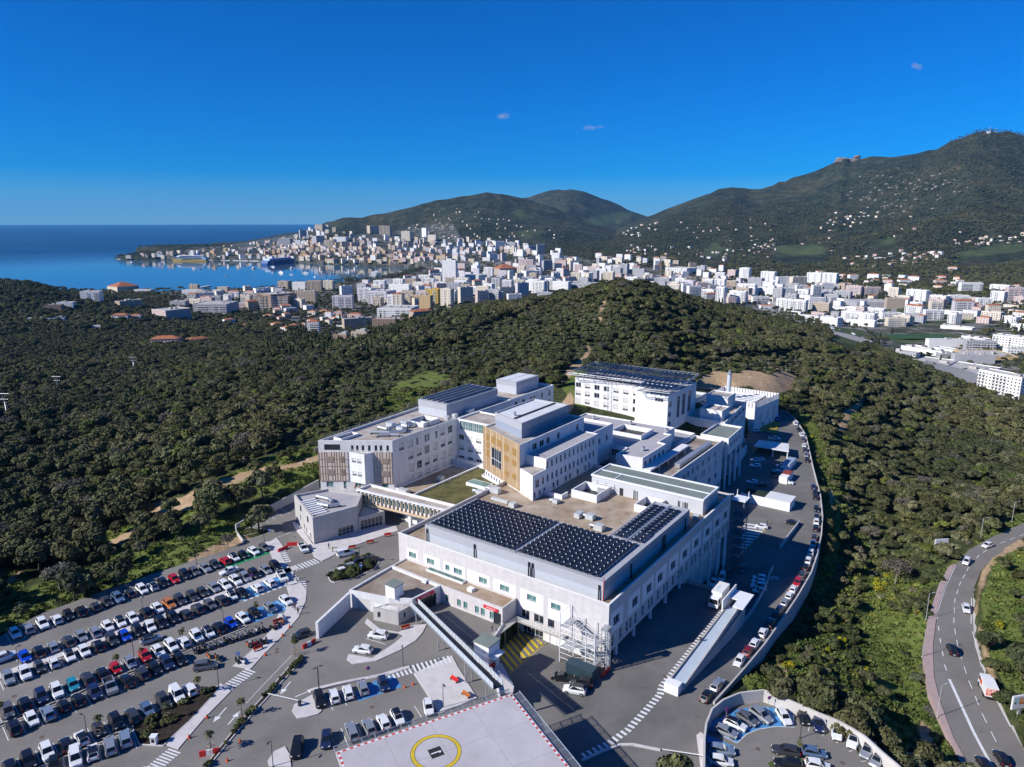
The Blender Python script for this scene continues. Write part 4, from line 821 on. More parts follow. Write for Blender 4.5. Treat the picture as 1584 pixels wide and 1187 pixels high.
ew = [(x, z, 1.0, 1.5, 'dark') for x, z in ((5.5, 2.2), (9.2, .8), (11.4, .6), (15.5, .6))] + [(6.0, 5.2, 1.6, 1.5, 'open'), (13.0, 4.6, 1.6, 1.5, 'open')]
block(E_, [(103.7,4.8),(86.3,-2.8),(82.8,9.6),(88.5,16.8),(99.5,13.8)], 0, 7.6, TILE2, ROOFGREY, .7, .45, {0: ew, 1: [(7.0, .2, 4.6, 2.3, 'band')]})
mb = MB()
for k in range(8): f = k/8; a0 = (98-11.0*f, 2.6-4.6*f); mb.hexa([*[W(a, b, 7.3) for a, b in ((a0[0], a0[1]+.2), (a0[0]-.6, a0[1]-.05), (a0[0]-1.9, a0[1]+3.6), (a0[0]-1.3, a0[1]+3.9))], *[W(a, b, 7.62) for a, b in ((a0[0], a0[1]+.2), (a0[0]-.6, a0[1]-.05), (a0[0]-1.9, a0[1]+3.6), (a0[0]-1.3, a0[1]+3.9))]])
mb.build('pergola_slat', WHITE, E_)
block(E_, [(82.7,9.7),(80,17.1),(88.3,17.0)], 0, 4.2, TILE2, CONC, .4, .3, {0: [(.6, .2, 6.6, 2.8, 'band')]}, name='porch_wall')
# ---- emergency wing
X = thing('emergency_wing', 'low emergency wing with a stained tan roof and a red sign over its bay', 'building', W(46, -10, 0))
ef = [(2.0, .1, 3.4, 2.6, 'closed')]
block(X, [(54.6,-18.9),(45.0,-16.2),(40.4,-13.6),(39.4,-5.5),(55.2,-5.1)], 0, 4.2, PALE, ROOFDIRT, .5, .4, {0: ef, 2: [(1.2, .1, 5.6, 2.9, 'open')]})
block(X, [(55.1,-5.05),(39.3,-5.45),(22.3,-5.3),(22.3,-.1),(55.1,-.1)], 0, 4.2, TILE, ROOFTAN, .35, .35, {1: [(s, .7, 1.1, 1.7, 'teal1') for s in (1.0, 4.6, 6.4, 9.6, 11.2, 13.6)] + [(14.6, .1, 2.0, 2.6, 'open')]}, name='strip_wall')
block(X, [(46.4,-19.5),(40.5,-17.9),(40.4,-13.75),(45.0,-16.3)], 0, 3.0, TILE2, CONC, .25, .3, {0: [(1, .8, .8, 1.4, 'dark')], 1: [(1.6, .9, .7, 1.3, 'dark')]}, name='drum_wall')
railing(X, 'railing', [(46.2,-19.3),(40.7,-17.7),(40.6,-14)], 3.0, .9)
mb = MB(); lbox(mb, 43.4, -15.9, 4.203, 46.2, -13.2, 6.9); mb.build('lift_tower', WHITE, X); mb = MB(); lbox(mb, 43.2, -16.1, 6.903, 46.4, -13.0, 7.05); mb.build('lift_roof', ROOFGREEN, X)
mb = MB(); lbox(mb, 43.0, -6.5, 3.853, 44.2, -5.7, 4.5); lbox(mb, 32.0, -3.6, 3.853, 33.4, -2.4, 4.6); mb.build('roof_cowl', WMETAL, X)
mb = MB(); lbox(mb, 36, -1.9, 3.853, 47, -.6, 4.35); mb.build('skylight_curb', WHITE, X); mb = MB(); lbox(mb, 36.2, -1.75, 4.353, 46.8, -.75, 4.4); mb.build('skylight_pane', mat('green_glass', (.09, .16, .14), .1), X)
SIGNRED = mat('sign_red', (.60, .02, .04), .45)
TXTW = mat('sign_white', (.85, .85, .85), .5)
def sign_text(parent, txt, loc, rz, size, m, rx=math.pi/2, name='lettering', sx=1.0, off=.012):
 cu = D.curves.new('txt', 'FONT'); cu.body = txt; cu.size = size; cu.align_x = 'CENTER'; cu.align_y = 'CENTER'; cu.extrude = off/2; cu.resolution_u = 2
 o = D.objects.new('txt', cu); me = None
 COL.objects.link(o); dg = bpy.context.evaluated_depsgraph_get(); me = D.meshes.new_from_object(o.evaluated_get(dg)); D.objects.remove(o)
 me.materials.clear(); me.materials.append(m); r = link(name, me, parent, loc=loc); r.rotation_euler = (rx, 0, rz); r.scale = (sx, 1, 1); return r
def wall_sign(label, ab0, ab1, z0, z1, txt):
 p, q = Vector(xy(ab0)), Vector(xy(ab1)); d = (q-p); rz = math.atan2(d.y, d.x); t = thing('sign', label, 'sign', (*p, z0), rz)
 mb = MB(); mb.box(0, -.22, 0, d.length, -.06, z1-z0); link('board', mb.mesh('board', SIGNRED), t, world=False)
 o = sign_text(t, txt, (d.length/2, -.232, (z1-z0)/2), 0, (z1-z0)*.72, TXTW); o.matrix_parent_inverse = Matrix.Identity(4)
wall_sign('red sign with white lettering above the shaded ambulance bay', (40.3,-12.6), (39.6,-7.6), 3.25, 3.95, 'URGENCES')
wall_sign('red sign with white lettering on the pale strip wall near its door', (27.2,-5.4), (23.4,-5.34), 2.9, 3.6, 'URGENCES')
t = thing('screen_wall', 'tall white free-standing wall running out from the emergency wing', 'wall', W(52, -25, 0)); mb = MB(); mb.hexa([*[W(a, b, 0) for a, b in ((50.9,-31.3),(50.4,-31.0),(53.9,-19.2),(54.4,-19.4))], *[W(a, b, z) for a, b, z in ((50.9,-31.3,3.7),(50.4,-31.0,3.7),(53.9,-19.2,3.9),(54.4,-19.4,3.9))]]); mb.build('panel', WHITE, t)
# ================================================================ paved ground, markings, walls
ASPH = mat('asphalt', (.165, .155, .142), .9, 0, .09, (.245, .228, .208), 10, .25, 6, spots=[(.55, .60, .74, .72), (2.2, .64, .72, .62), (.045, .5, .62, .88)])
ASPH2 = mat('dark_asphalt', (.135, .128, .120), .9, 0, .12, (.195, .184, .172), 10, .25, 6, spots=[(.55, .60, .74, .72), (2.2, .64, .72, .62), (.045, .5, .62, .86)])
PAVE = mat('pale_paving', (.52, .485, .475), .85, 0, .5, (.62, .59, .585), 8, .15, 4)
PAINT = mat('road_paint', (.66, .66, .67), .6, 0, .9, (.76, .76, .77), 8, spots=[(1.6, .55, .75, .72)])
BLUE = mat('blue_bay_paint', (.055, .22, .48), .7, 0, .5, (.09, .30, .56), 8)
GREEN = mat('green_bay_paint', (.02, .24, .10), .7, .12, .6)
YELLOW = mat('yellow_paint', (.62, .45, .03), .65, .12, 1)
MULCH = mat('bark_mulch', (.016, .011, .008), .95, 0, 1.5, (.045, .032, .024), 8, .8, 6)
KERB = mat('kerb_stone', (.56, .54, .53), .8, .08, .7)
PINKP = mat('pink_paving', (.40, .30, .28), .85, .10, .6)
def flat(name, pts, z, m, kind='structure', parent=None):
 mb = MB(); mb.face([(p[0], p[1], z) for p in pts]); 
 me = mb.mesh(name, m)
 if me.polygons[0].normal.z < 0: me.flip_normals()
 return link(name, me, parent, kind=kind)
def raised(name, pts, z0, z1, m, kind='structure', parent=None):
 a = sum(pts[i-1][0]*pts[i][1]-pts[i][0]*pts[i-1][1] for i in range(len(pts)))
 pts = list(pts) if a > 0 else list(reversed(pts)); mb = MB(); mb.prism([(p[0], p[1]) for p in pts], z0, z1); return mb.build(name, m, parent, kind=kind)
def c5(x, y): return (x/3.168, 820+y/3.168)
def c3(x, y): return (480+x/3.046, 800+y/3.046)
def c4(x, y): return (900+x/3.046, 800+y/3.046)
def c7(x, y): return (1080+x/4.659, 1050+y/4.659)
def c6(x, y): return (330+x/4.24, 680+y/4.24)
def cR(x, y): return (1280+x/2.918, 780+y/2.918)
def cD(x, y): return (1020+x/6.596, 550+y/6.596)
def cH(x, y): return (320+x/4.1375, 900+y/4.1375)
def cX(x, y): return (1060+x/6.248, 600+y/6.248)
def G(c, pts, z=0.0): return [P(*c(x, y), z) for x, y in pts]
flat('car_park', LOT, 0, ASPH); flat('yard', YARD, -3.5, ASPH2)
mb = MB(); nb_ = len(WALLLINE[:7])
for i in range(6):
 a, b = WALLLINE[i], WALLLINE[i+1]; c = INNER[i] if i < 7 else INNER[-1]; d = INNER[i+1]
 mb.face([W(*c, road_z(c[1])), W(*a, road_z(a[1])), W(*b, road_z(b[1])), W(*d, road_z(d[1]))])
mb.build('access_road', ASPH, kind='structure')
mb = MB(); mb.face([W(0,41.6,-12.4), W(-15.2,41.6,-12.4), W(-14.4,48.8,-12.4), W(-13.4,62,-12.4), W(-12.3,71,-12.405), W(-20.4,82,-12.405), W(-19.2,94,-12.4), W(-16.9,110,-12.4), W(-13.8,125.7,-12.4), W(-8.9,144.7,-12.4), W(-7.6,150,-12.4), W(31,150,-12.4), W(22.2,129,-12.4), W(22.2,73,-12.4), W(0,73,-12.4)])
mb.face([W(31,150,-12.4), W(-7.6,150,-12.4), W(.2,173,-12.0), W(12.8,213.5,-10.8), W(21,232,-10.3), W(29,246,-9.9), W(36,249,-9.9), W(40,212,-10.6)])
me = mb.mesh('lower_yard', ASPH2)
bm = bmesh.new(); bm.from_mesh(me); bmesh.ops.recalc_face_normals(bm, faces=bm.faces); bm.to_mesh(me); bm.free()
if me.polygons[0].normal.z < 0: me.flip_normals()
link('lower_yard', me, kind='structure')
flat('loop_car_park', LOOP, -3.49, ASPH)
# pale walkways
WALKS = [G(c5, [(1300,60),(1345,55),(1392,150),(1462,240),(1503,300),(1498,350),(1462,430),(1382,522),(1292,612),(1226,684),(1140,668),(1180,640),(1252,575),(1330,490),(1398,400),(1418,330),(1400,262),(1340,150)]),
  G(c5, [(1132,792),(1003,922),(872,1077),(815,1055),(880,985),(940,905),(1082,752)]), G(c5, [(780,1163),(730,1230),(640,1330),(590,1330),(700,1163)]),
  G(c6, [(415,645),(480,735),(440,745),(390,750),(340,690)]),
  G(c6, [(520,545),(560,550),(650,688),(690,690),(640,640),(690,665),(830,640),(1060,560),(1200,570),(1212,600),(900,705),(712,800),(660,770),(630,700),(535,590)]),
  G(c3, [(258,500),(268,480),(330,530),(415,545),(490,510),(548,508),(530,545),(495,585),(420,630),(310,680),(200,695),(172,672),(180,648),(290,668),(385,605),(440,560),(415,548),(300,535)]),
  G(c3, [(488,738),(668,655),(690,700),(785,855),(700,890),(608,930)]), G(c3, [(0,812),(130,780),(330,742),(465,700),(470,712),(350,752),(135,790),(0,824)]),
  G(cH, [(545,830),(560,790),(640,745),(700,712),(735,830),(712,850),(640,870),(580,878)]), G(cH, [(390,1150),(430,1090),(500,1058),(530,1110),(540,1187),(400,1187)]),
  G(c3, [(845,735),(900,690),(960,800),(955,830),(890,835)])]
for i_, q in enumerate(WALKS): raised('pavement', q, -.05, .12+.005*i_, PAVE)
raised('pavement', G(c4, [(540,1030),(560,1015),(580,1030),(600,1187),(560,1187)], -3.5), -3.55, -3.36, PAVE)
# planted beds with kerbs
def bed(pts, z=0.0, kw=.18, name='planting_bed'):
 a = sum(pts[i-1][0]*pts[i][1]-pts[i][0]*pts[i-1][1] for i in range(len(pts))); pts = [tuple(p[:2]) for p in (pts if a > 0 else pts[::-1])]
 ins = inset(pts, kw); mb = MB(); n = len(pts); mb.prism(pts, z-.05, z+.16, top=False)
 for i in range(n): j = (i+1) % n; mb.face([(*pts[i], z+.16), (*pts[j], z+.16), (*ins[j], z+.16), (*ins[i], z+.16)])
 o = mb.build('kerb', KERB, kind='structure'); m2 = MB(); m2.face([(*p, z+.13) for p in ins]); f = m2.build(name, MULCH, kind='structure'); return ins
BED1 = bed(G(c5, [(645,968),(740,905),(900,825),(1080,762),(1060,800),(930,940),(880,985),(800,1062),(680,1055)]))
BED2 = bed(G(cH, [(600,488),(608,500),(590,530),(440,690),(250,900),(60,1130),(-20,1230),(-40,1230),(30,1125),(220,890),(400,690),(545,520),(575,492)]))
BED3 = bed(G(lambda x, y: (440+x/3.044, 540+y/3.044), [(200,1065),(210,1050),(300,1010),(400,985),(430,985),(446,1005),(425,1035),(330,1080),(235,1102),(215,1095)]))
def crosswalk(c, p, q, n, L, z=.0, duty=.5, lift=.012, m=None, skew=0.0, name='crosswalk'):
 p = P(*c(*p), z); q = P(*c(*q), z); d = (q-p); ln = d.length; d.normalize(); nrm = Vector((-d.y, d.x, 0)); nrm = (nrm + d*skew).normalized(); w = ln/n*duty; mb = MB()
 for k in range(n):
  o = p + d*(ln*(k+.5)/n); mb.face([tuple(o-d*w/2-nrm*L/2+Vector((0, 0, lift))), tuple(o+d*w/2-nrm*L/2+Vector((0, 0, lift))), tuple(o+d*w/2+nrm*L/2+Vector((0, 0, lift))), tuple(o-d*w/2+nrm*L/2+Vector((0, 0, lift)))])
 return mb.build(name, m or PAINT, kind='structure')
crosswalk(c5, (1360,102), (1392,162), 6, 3.6, skew=.2); crosswalk(c5, (1436,192), (1556,150), 8, 3.0); crosswalk(c5, (1462,248), (1470,312), 6, 3.4, skew=.3)
crosswalk(c5, (1112,775), (1232,685), 9, 2.6); crosswalk(c5, (745,1175), (860,1078), 8, 2.6); crosswalk(c3, (360,752), (478,718), 6, 2.4); crosswalk(c3, (480,716), (665,668), 9, 2.4, z=.16)
mb = MB()
def stripe(mb, pts, w, z=None, lift=.012):
 pts = [Vector(p) for p in pts]
 for i in range(len(pts)-1):
  p, q = pts[i], pts[i+1]; d = (q-p); d.normalize(); n = Vector((-d.y, d.x, 0))*w/2; u = Vector((0, 0, lift)); mb.face([tuple(p-n+u), tuple(q-n+u), tuple(q+n+u), tuple(p+n+u)])
def dashes(mb, pts, w, L, gap, lift=.012):
 pts = [Vector(p) for p in pts]; acc = 0.0; on = True
 for i in range(len(pts)-1):
  p, q = pts[i], pts[i+1]; ln = (q-p).length; t = 0.0
  while t < ln:
   rest = (L if on else gap)-acc; st = min(rest, ln-t)
   if on: stripe(mb, [p.lerp(q, t/ln), p.lerp(q, (t+st)/ln)], w, lift=lift)
   t += st; acc += st
   if acc >= (L if on else gap)-1e-6: on = not on; acc = 0.0
zeb = [W(-11.7, b, -3.5) for b in (34, 25, 15, 5, 0)] + G(c4, [(370,835),(290,925),(215,1005),(130,1065),(0,1130)], -3.5)
for i in range(len(zeb)-1):
 pass
dashes(mb, zeb, 1.3, .55, .6); mb.build('crosswalk', PAINT, kind='structure')
# bay lines of the walled forecourt, aisle arrows, other paint
mb = MB()
for x0, y0, x1, y1 in [(250,540,310,562),(300,515,362,545),(350,492,408,525),(400,470,455,504),(440,455,500,487),(210,585,295,570),(195,632,310,605),(205,660,320,630)]: stripe(mb, G(c6, [(x0,y0),(x1,y1)]), .12)
stripe(mb, G(c6, [(425,640),(540,597)]), .14)
def arrow(mb, p, q, z=0, w=.22):
 p, q = Vector(p), Vector(q); d = (q-p); d.normalize(); n = Vector((-d.y, d.x, 0)); u = Vector((0, 0, .012)); b = q-d*1.5
 stripe(mb, [p, b], w); mb.face([tuple(b-n*.55+u), tuple(q+u), tuple(b+n*.55+u)])
for p, q in [((535,640),(470,722)),((565,738),(697,683)),((125,805),(40,902)),((135,915),(212,828))]: arrow(mb, *G(cH, [p, q]))
for q in [[(270,572),(360,598)],[(455,470),(540,508)]]: pass
stripe(mb, G(c3, [(262,572),(355,600)]), .14); stripe(mb, G(cH, [(545,470),(400,620),(250,780)]), .1)
stripe(mb, G(c3, [(60,830),(108,910)]), .12); stripe(mb, G(c3, [(140,820),(172,888)]), .12); stripe(mb, G(c3, [(488,738),(600,910)]), .14)
stripe(mb, G(c3, [(490,890),(525,945)]), .12); stripe(mb, G(c3, [(90,1020),(112,1060)]), .12)
mb.build('bay_lines', PAINT, kind='structure')
flat('blue_bay', G(c3, [(210,825),(228,868),(310,840),(430,800),(395,745),(310,770)]), .008, BLUE); flat('blue_bay', G(c7, [(100,300),(140,290),(290,220),(400,200),(680,215),(690,350),(560,345),(420,370),(340,400),(275,465),(100,380),(70,330)], -3.49), -3.482, BLUE)
flat('blue_bay', G(c7, [(62,400),(262,492),(240,640),(60,640)], -3.49), -3.482, BLUE)
mb = MB()
for q in [[(100,375),(280,465)],[(280,465),(350,400),(430,365),(560,345),(690,350)],[(395,200),(440,330)],[(500,210),(545,335)],[(685,225),(690,350)],[(825,270),(793,378)],[(968,320),(893,415)],[(1090,380),(995,465)],[(1150,500),(1088,527)],[(1240,590),(1170,597)],[(262,492),(240,640)]]: stripe(mb, G(c7, q, -3.48), .13)
mb.build('bay_lines', PAINT, kind='structure')
# yellow hatch before the glazed entry, hatch by the utility hall, white hatch in the shaded yard
def hatch(name, poly, z, m, ang, pitch, w, edge=None):
 "stripes clipped to a convex polygon"
 def clip(pl, n, d):
  out = []
  for i in range(len(pl)):
   a, b = pl[i-1], pl[i]; fa = a[0]*n[0]+a[1]*n[1]-d; fb = b[0]*n[0]+b[1]*n[1]-d
   if (fa < 0) != (fb < 0): t = fa/(fa-fb); out.append((a[0]+(b[0]-a[0])*t, a[1]+(b[1]-a[1])*t))
   if fb >= 0: out.append(b)
  return out
 pl = [tuple(p[:2]) for p in poly]; n = (math.cos(ang), math.sin(ang)); ds = [p[0]*n[0]+p[1]*n[1] for p in pl]; k = min(ds)+pitch*.2; mb = MB()
 while k < max(ds):
  c = clip(clip(pl, n, k), (-n[0], -n[1]), -(k+w))
  if len(c) > 2: mb.face([(*p, z) for p in c])
  k += pitch
 me = mb.mesh(name, m); bm = bmesh.new(); bm.from_mesh(me)
 for f in bm.faces:
  f.normal_update()
  if f.normal.z < 0: f.normal_flip()
 bm.to_mesh(me); bm.free(); return link(name, me, kind='structure')
hatch('yellow_hatching', [W(21.5,-.5), W(14.8,-.6), W(14.6,-13.0), W(20.6,-9.6)], -3.488, YELLOW, math.radians(26), 1.35, .6)
hatch('yellow_hatching', [W(32.5,206.5), W(33.0,227), W(28.4,229), W(24.2,208)], -10.25, YELLOW, math.radians(80), 1.8, .8)
hatch('white_hatching', [W(6.5,107), W(-.6,79.8), W(-1.8,107)], -12.388, PAINT, math.radians(70), 2.3, 1.1)
hatch('white_hatching', G(c4, [(880,285),(905,275),(932,290),(932,335),(895,320)], -12.0), -11.9, PAINT, math.radians(70), 1.3, .6)
mb = MB(); stripe(mb, [W(14.4,-.6,-3.5), W(14.4,-13.4,-3.5)], .14); stripe(mb, [W(-1.6,107.5,-12.4), W(-.6,79.5,-12.4)], .3)
mb.build('edge_lines', YELLOW, kind='structure')
def wall_run(name, label, pts, th, m, cat='wall', zb=None, cap=True):
 "pts: (x,y,zbase,ztop) plan points; one panel per stretch"
 t = thing(name, label, cat, (pts[0][0], pts[0][1], pts[0][2]))
 for i in range(len(pts)-1):
  p, q = pts[i], pts[i+1]; d = Vector((q[0]-p[0], q[1]-p[1])).normalized(); n = Vector((-d.y, d.x))*th/2; mb = MB()
  mb.hexa([(p[0]+n.x, p[1]+n.y, p[2]), (p[0]-n.x, p[1]-n.y, p[2]), (q[0]-n.x, q[1]-n.y, q[2]), (q[0]+n.x, q[1]+n.y, q[2]), (p[0]+n.x, p[1]+n.y, p[3]), (p[0]-n.x, p[1]-n.y, p[3]), (q[0]-n.x, q[1]-n.y, q[3]), (q[0]+n.x, q[1]+n.y, q[3])]); mb.build('panel', m, t)
 return t
wl = []
for i, (a, b) in enumerate(WALLLINE): p = W(a-.2, b); z = road_z(b); wl.append((p.x, p.y, z-5, z+.6))
wall_run('retaining_wall', 'long curving concrete wall beside the row of cars on the access road', wl, .35, CONC)
lwp = [P(*c7(x, y), -1.0) for x, y in [(40,760),(42,640),(45,420),(58,320),(100,215),(180,150),(300,100),(400,88),(475,80),(560,110),(650,150),(760,195),(870,245),(1010,300),(1110,355),(1200,410),(1330,530),(1440,620),(1530,720),(1600,800)]]
wall_run('retaining_wall', 'pale concrete wall curving round the loop car park', [(p.x, p.y, -8, -1.0) for p in lwp], .35, CONC)
gp = [P(*c6(x, y), z) for x, y, z in [(205,672,.1),(150,600,.5),(145,558,1.6),(300,470,2.2),(480,375,2.6),(620,300,3.2),(690,262,3.6)]]
wall_run('retaining_wall', 'pale wall round the empty walled forecourt left of the entrance house', [(p.x, p.y, -2.5, p.z) for p in gp], .3, CONC)
wall_run('retaining_wall', 'concrete step wall behind the white box truck', [(*W(-.1,41.5)[:2], -13, -2.6), (*W(-6,41.5)[:2], -13, -2.6), (*W(-12.2,41.5)[:2], -13, -2.8)], .3, CONCD)
kb = [W(22.2,-.2), W(22.2,-5.2)]
wall_run('retaining_wall', 'low wall along the ramp edge below the white lift tower', [(*W(a, b)[:2], -4.2, z) for a, b, z in [(22.1,-5.4,.9),(20.9,-9.6,.9),(20.2,-13.6,.8)]], .25, WHITE)
wall_run('retaining_wall', 'white parapet wall stepping down beside the footbridge end', [(*W(a, b)[:2], -4.2, z) for a, b, z in [(15.2,-18.9,.9),(14.2,-19.6,.9),(10.8,-22.6,.9),(8.5,-25,.9),(3.4,-28.8,.9)]], .25, WHITE)
wall_run('retaining_wall', 'tall white wall holding the car park above the yard beneath the helipad', [(*W(a, b)[:2], -4.2, z) for a, b, z in [(3.3,-29,.4),(-9.2,-35.2,.4),(-9.3,-62,.4)]], .3, CONC)
# covered vehicle ramp
t = thing('vehicle_ramp', 'walled vehicle ramp with a smooth floor and a flat canopy, beside the striped path', 'ramp', W(-14, 18, -3.5))
def seg(mb, a0, b0, z00, z01, a1, b1, z10, z11, th=.3):
 p, q = W(a0, b0), W(a1, b1); d = Vector((q.x-p.x, q.y-p.y)).normalized(); n = Vector((-d.y, d.x))*th/2
 mb.hexa([(p.x+n.x, p.y+n.y, z00), (p.x-n.x, p.y-n.y, z00), (q.x-n.x, q.y-n.y, z10), (q.x+n.x, q.y+n.y, z10), (p.x+n.x, p.y+n.y, z01), (p.x-n.x, p.y-n.y, z01), (q.x-n.x, q.y-n.y, z11), (q.x+n.x, q.y+n.y, z11)])
mb = MB(); seg(mb, -12.4, 1.2, -4.2, -2.75, -12.3, 34, -4.2, -2.75); mb.build('inner_wall', CONCD, t)
mb = MB(); seg(mb, -15.4, 1.2, -5, -2.7, -15.2, 20, -9, -2.4); seg(mb, -15.2, 20, -9, -2.4, -14.9, 40.5, -13, -1.8); mb.build('outer_wall', CONC, t)
mb = MB(); mb.face([W(-12.5,1.2,-3.2), W(-15.3,1.2,-3.2), W(-15.0,36,-2.95), W(-12.4,36,-2.95)]); mb.build('floor', mat('smooth_ramp_floor', (.46, .53, .60), .3, .06, .3), t)
mb = MB(); lbox(mb, -15.4, -.9, -3.9, -12.6, 1.05, -1.5); mb.build('gate_box', PANEL, t)
mb = MB(); lbox(mb, -16.6, 33.0, -1.35, -14.2, 41, -1.15); lbox(mb, -14.19, 36.5, -1.35, -12.0, 41, -1.15); mb.build('canopy', WMETAL, t)
mb = MB(); seg(mb, -11.9, 33, -4, -.4, -12.3, 41, -4, 0.2, .25); mb.build('side_wall', WHITE, t)
ci = [(*W(a, b)[:2], -13.2, road_z(b)+1.0) for a, b in [(-14.8,41),(-14.5,48.8),(-13.5,60),(-12.4,69),(-11.4,74),(-11.0,79)]]
wall_run('retaining_wall', 'curved low wall between the ramp head and the access road', ci, .3, CONC)
# ---------------------------------------------------------------- helipad
HP = thing('helipad', 'raised pale helipad with a yellow ring and red and white edge marks', 'helipad', W(-3, -48, 0))
hT, hL = (3.2,-28.7), (16.9,-55.2); ux = ((hL[0]-hT[0])/29.83, (hL[1]-hT[1])/29.83); uy = (ux[1], -ux[0])
def hp(s, t, z=0): return W(hT[0]+ux[0]*s+uy[0]*t, hT[1]+ux[1]*s+uy[1]*t, z)
SQ = [hp(0, 0), hp(0, 29.8), hp(29.8, 29.8), hp(29.8, 0)]
pad = mat('helipad_deck', (.45, .415, .425), .8, 0, .13, (.55, .515, .525), 9, .1, 3, spots=[(.5, .60, .74, .86), (.07, .45, .6, .93)])
raised('deck', SQ, 5.3, 6.0, pad, kind=None, parent=HP); mb = MB(); JT = mat('slab_joint', (.30, .28, .285), .8)
for q_ in (7.45, 14.9, 22.35): stripe(mb, [hp(q_, .5, 6.0), hp(q_, 29.3, 6.0)], .05, lift=.003); stripe(mb, [hp(.5, q_, 6.0), hp(29.3, q_, 6.0)], .05, lift=.0035)
mb.build('slab_joints', JT, HP, kind='stuff')
mr_, mw_ = MB(), MB(); k = 0
for e in range(4):
 for s in np.arange(.25, 29.4, .55):
  s = float(s); q = [(s, .12), (s+.55, .12), (s+.55, .5), (s, .5)]; q = [{0: (a, b), 1: (b, a), 2: (a, 29.8-b), 3: (29.8-b, a)}[e] for a, b in q]
  (mr_ if k % 2 else mw_).face([hp(*c, 6.006) for c in (q if e in (1, 2) else q[::-1])][::-1]); k += 1
for mmb, mm in ((mr_, mat('edge_red', (.55, .07, .06), .6)), (mw_, PAINT)): mmb.build('edge_marks', mm, HP, kind='stuff')
cc = W(4.5, -46.5); mb = MB(); n = 72
def ringf(mb, r0, r1, z):
 for i in range(n): a, b = 2*math.pi*i/n, 2*math.pi*(i+1)/n; mb.face([(cc.x+r1*math.cos(a), cc.y+r1*math.sin(a), z), (cc.x+r1*math.cos(b), cc.y+r1*math.sin(b), z), (cc.x+r0*math.cos(b), cc.y+r0*math.sin(b), z), (cc.x+r0*math.cos(a), cc.y+r0*math.sin(a), z)][::1])
ringf(mb, 3.25, 3.78, 6.012); mb.build('yellow_ring', YELLOW, HP); mb = MB(); ringf(mb, 3.78, 3.85, 6.009); ringf(mb, 3.18, 3.25, 6.009); mb.build('ring_outline', DARK, HP)
dv = (hp(1, 0)-hp(0, 0)).normalized(); ev = (hp(0, 1)-hp(0, 0)).normalized()
def sq(mb, s0, t0, s1, t1, z): mb.face([tuple(cc+dv*a+ev*b+Vector((0, 0, z))) for a, b in ((s0, t0), (s0, t1), (s1, t1), (s1, t0))])
mb = MB(); sq(mb, -1.0, -1.0, 1.0, 1.0, 6.010); mb.build('number_plate', mat('plate_black', (.03, .028, .028), .7), HP)
mb = MB(); sq(mb, -.78, -.10, .78, .12, 6.016); mb.face([tuple(cc+dv*a+ev*b+Vector((0, 0, 6.016))) for a, b in ((-.78,.12),(-.78,.16),(-.5,.38),(-.38,.30),(-.52,.12))]); mb.build('number', PAINT, HP)
mb = MB(); q0 = cc+dv*1.2+ev*3.6; q1 = cc+dv*8+ev*9.5; stripe(mb, [q0+Vector((0, 0, 6)), q1+Vector((0, 0, 6))], .28); mb.build('taxi_line', YELLOW, HP)
net = MB(); fr_ = MB()
for e, wd in ((0, 1.5), (1, 1.6)):
 def ep(s, o, z): return hp(s, -o, z) if e == 0 else hp(-o, s, z)
 for s in np.arange(0, 29.9, 2.13): fr_.rod(ep(s, 0, 5.55), ep(s, wd, 5.75), .06, 5)
 fr_.rod(ep(-.3, wd, 5.75), ep(29.8, wd, 5.75), .07, 5); fr_.rod(ep(-.3, .25, 5.6), ep(29.8, .25, 5.6), .06, 5)
 for o in np.arange(.2, wd, .17): net.rod(ep(0, o, 5.62+o*.09), ep(29.8, o, 5.62+o*.09), .016, 3)
 for s in np.arange(.15, 29.8, .2): net.rod(ep(s, .2, 5.64), ep(s, wd, 5.76), .014, 3)
fr_.build('net_frame', METAL, HP); net.build('safety_net', METAL, HP, kind='stuff')
for s in (3, 15, 27):
 for tt in (4, 15, 26):
  p = hp(s, tt); zb = 0 if gz(p.x, p.y) > -2 else -3.5; mb = MB(); mb.rod((p.x, p.y, zb), (p.x, p.y, 5.3), .35, 10); mb.build('column', CONC, HP)
# ---------------------------------------------------------------- footbridge, lift, front walkway
FB = thing('footbridge', 'long sloping steel footbridge from the emergency wing roof to the helipad', 'footbridge', W(22, -21, 3))
f0, f1 = W(39.6, -13.9, 3.35), W(6.2, -28.6, 5.85); fd = (f1-f0); fl = fd.length; fdn = fd.normalized(); fn = Vector((-fd.y, fd.x, 0)).normalized()
def fp_(s, o, h): return f0 + fdn*s + fn*o + Vector((0, 0, h))
mb = MB(); mb.hexa([fp_(0, -.8, -.18), fp_(fl, -.8, -.18), fp_(fl, .8, -.18), fp_(0, .8, -.18), fp_(0, -.8, 0), fp_(fl, -.8, 0), fp_(fl, .8, 0), fp_(0, .8, 0)]); mb.build('deck', mat('dark_grating', (.055, .06, .065), .7, .2, 2), FB)
for o in (-.92, .92):
 mb = MB()
 for h in (-.25, .05, .55, 1.1): mb.rod(fp_(0, o, h), fp_(fl, o, h), .06 if h > 1 or h < .1 else .035, 5)
 for k in range(27): s = fl*k/26; mb.rod(fp_(s, o, -.25), fp_(s, o, 1.1), .045, 4)
 mb.build('railing', METAL, FB)
 pm = MB()
 for k in range(26): s0, s1 = fl*k/26+.06, fl*(k+1)/26-.06; pm.hexa([fp_(s0, o-.01, .08), fp_(s1, o-.01, .08), fp_(s1, o+.01, .08), fp_(s0, o+.01, .08), fp_(s0, o-.01, 1.0), fp_(s1, o-.01, 1.0), fp_(s1, o+.01, 1.0), fp_(s0, o+.01, 1.0)])
 pm.build('side_panel', mat('pale_mesh_panel', (.46, .50, .54), .5), FB, kind='stuff')
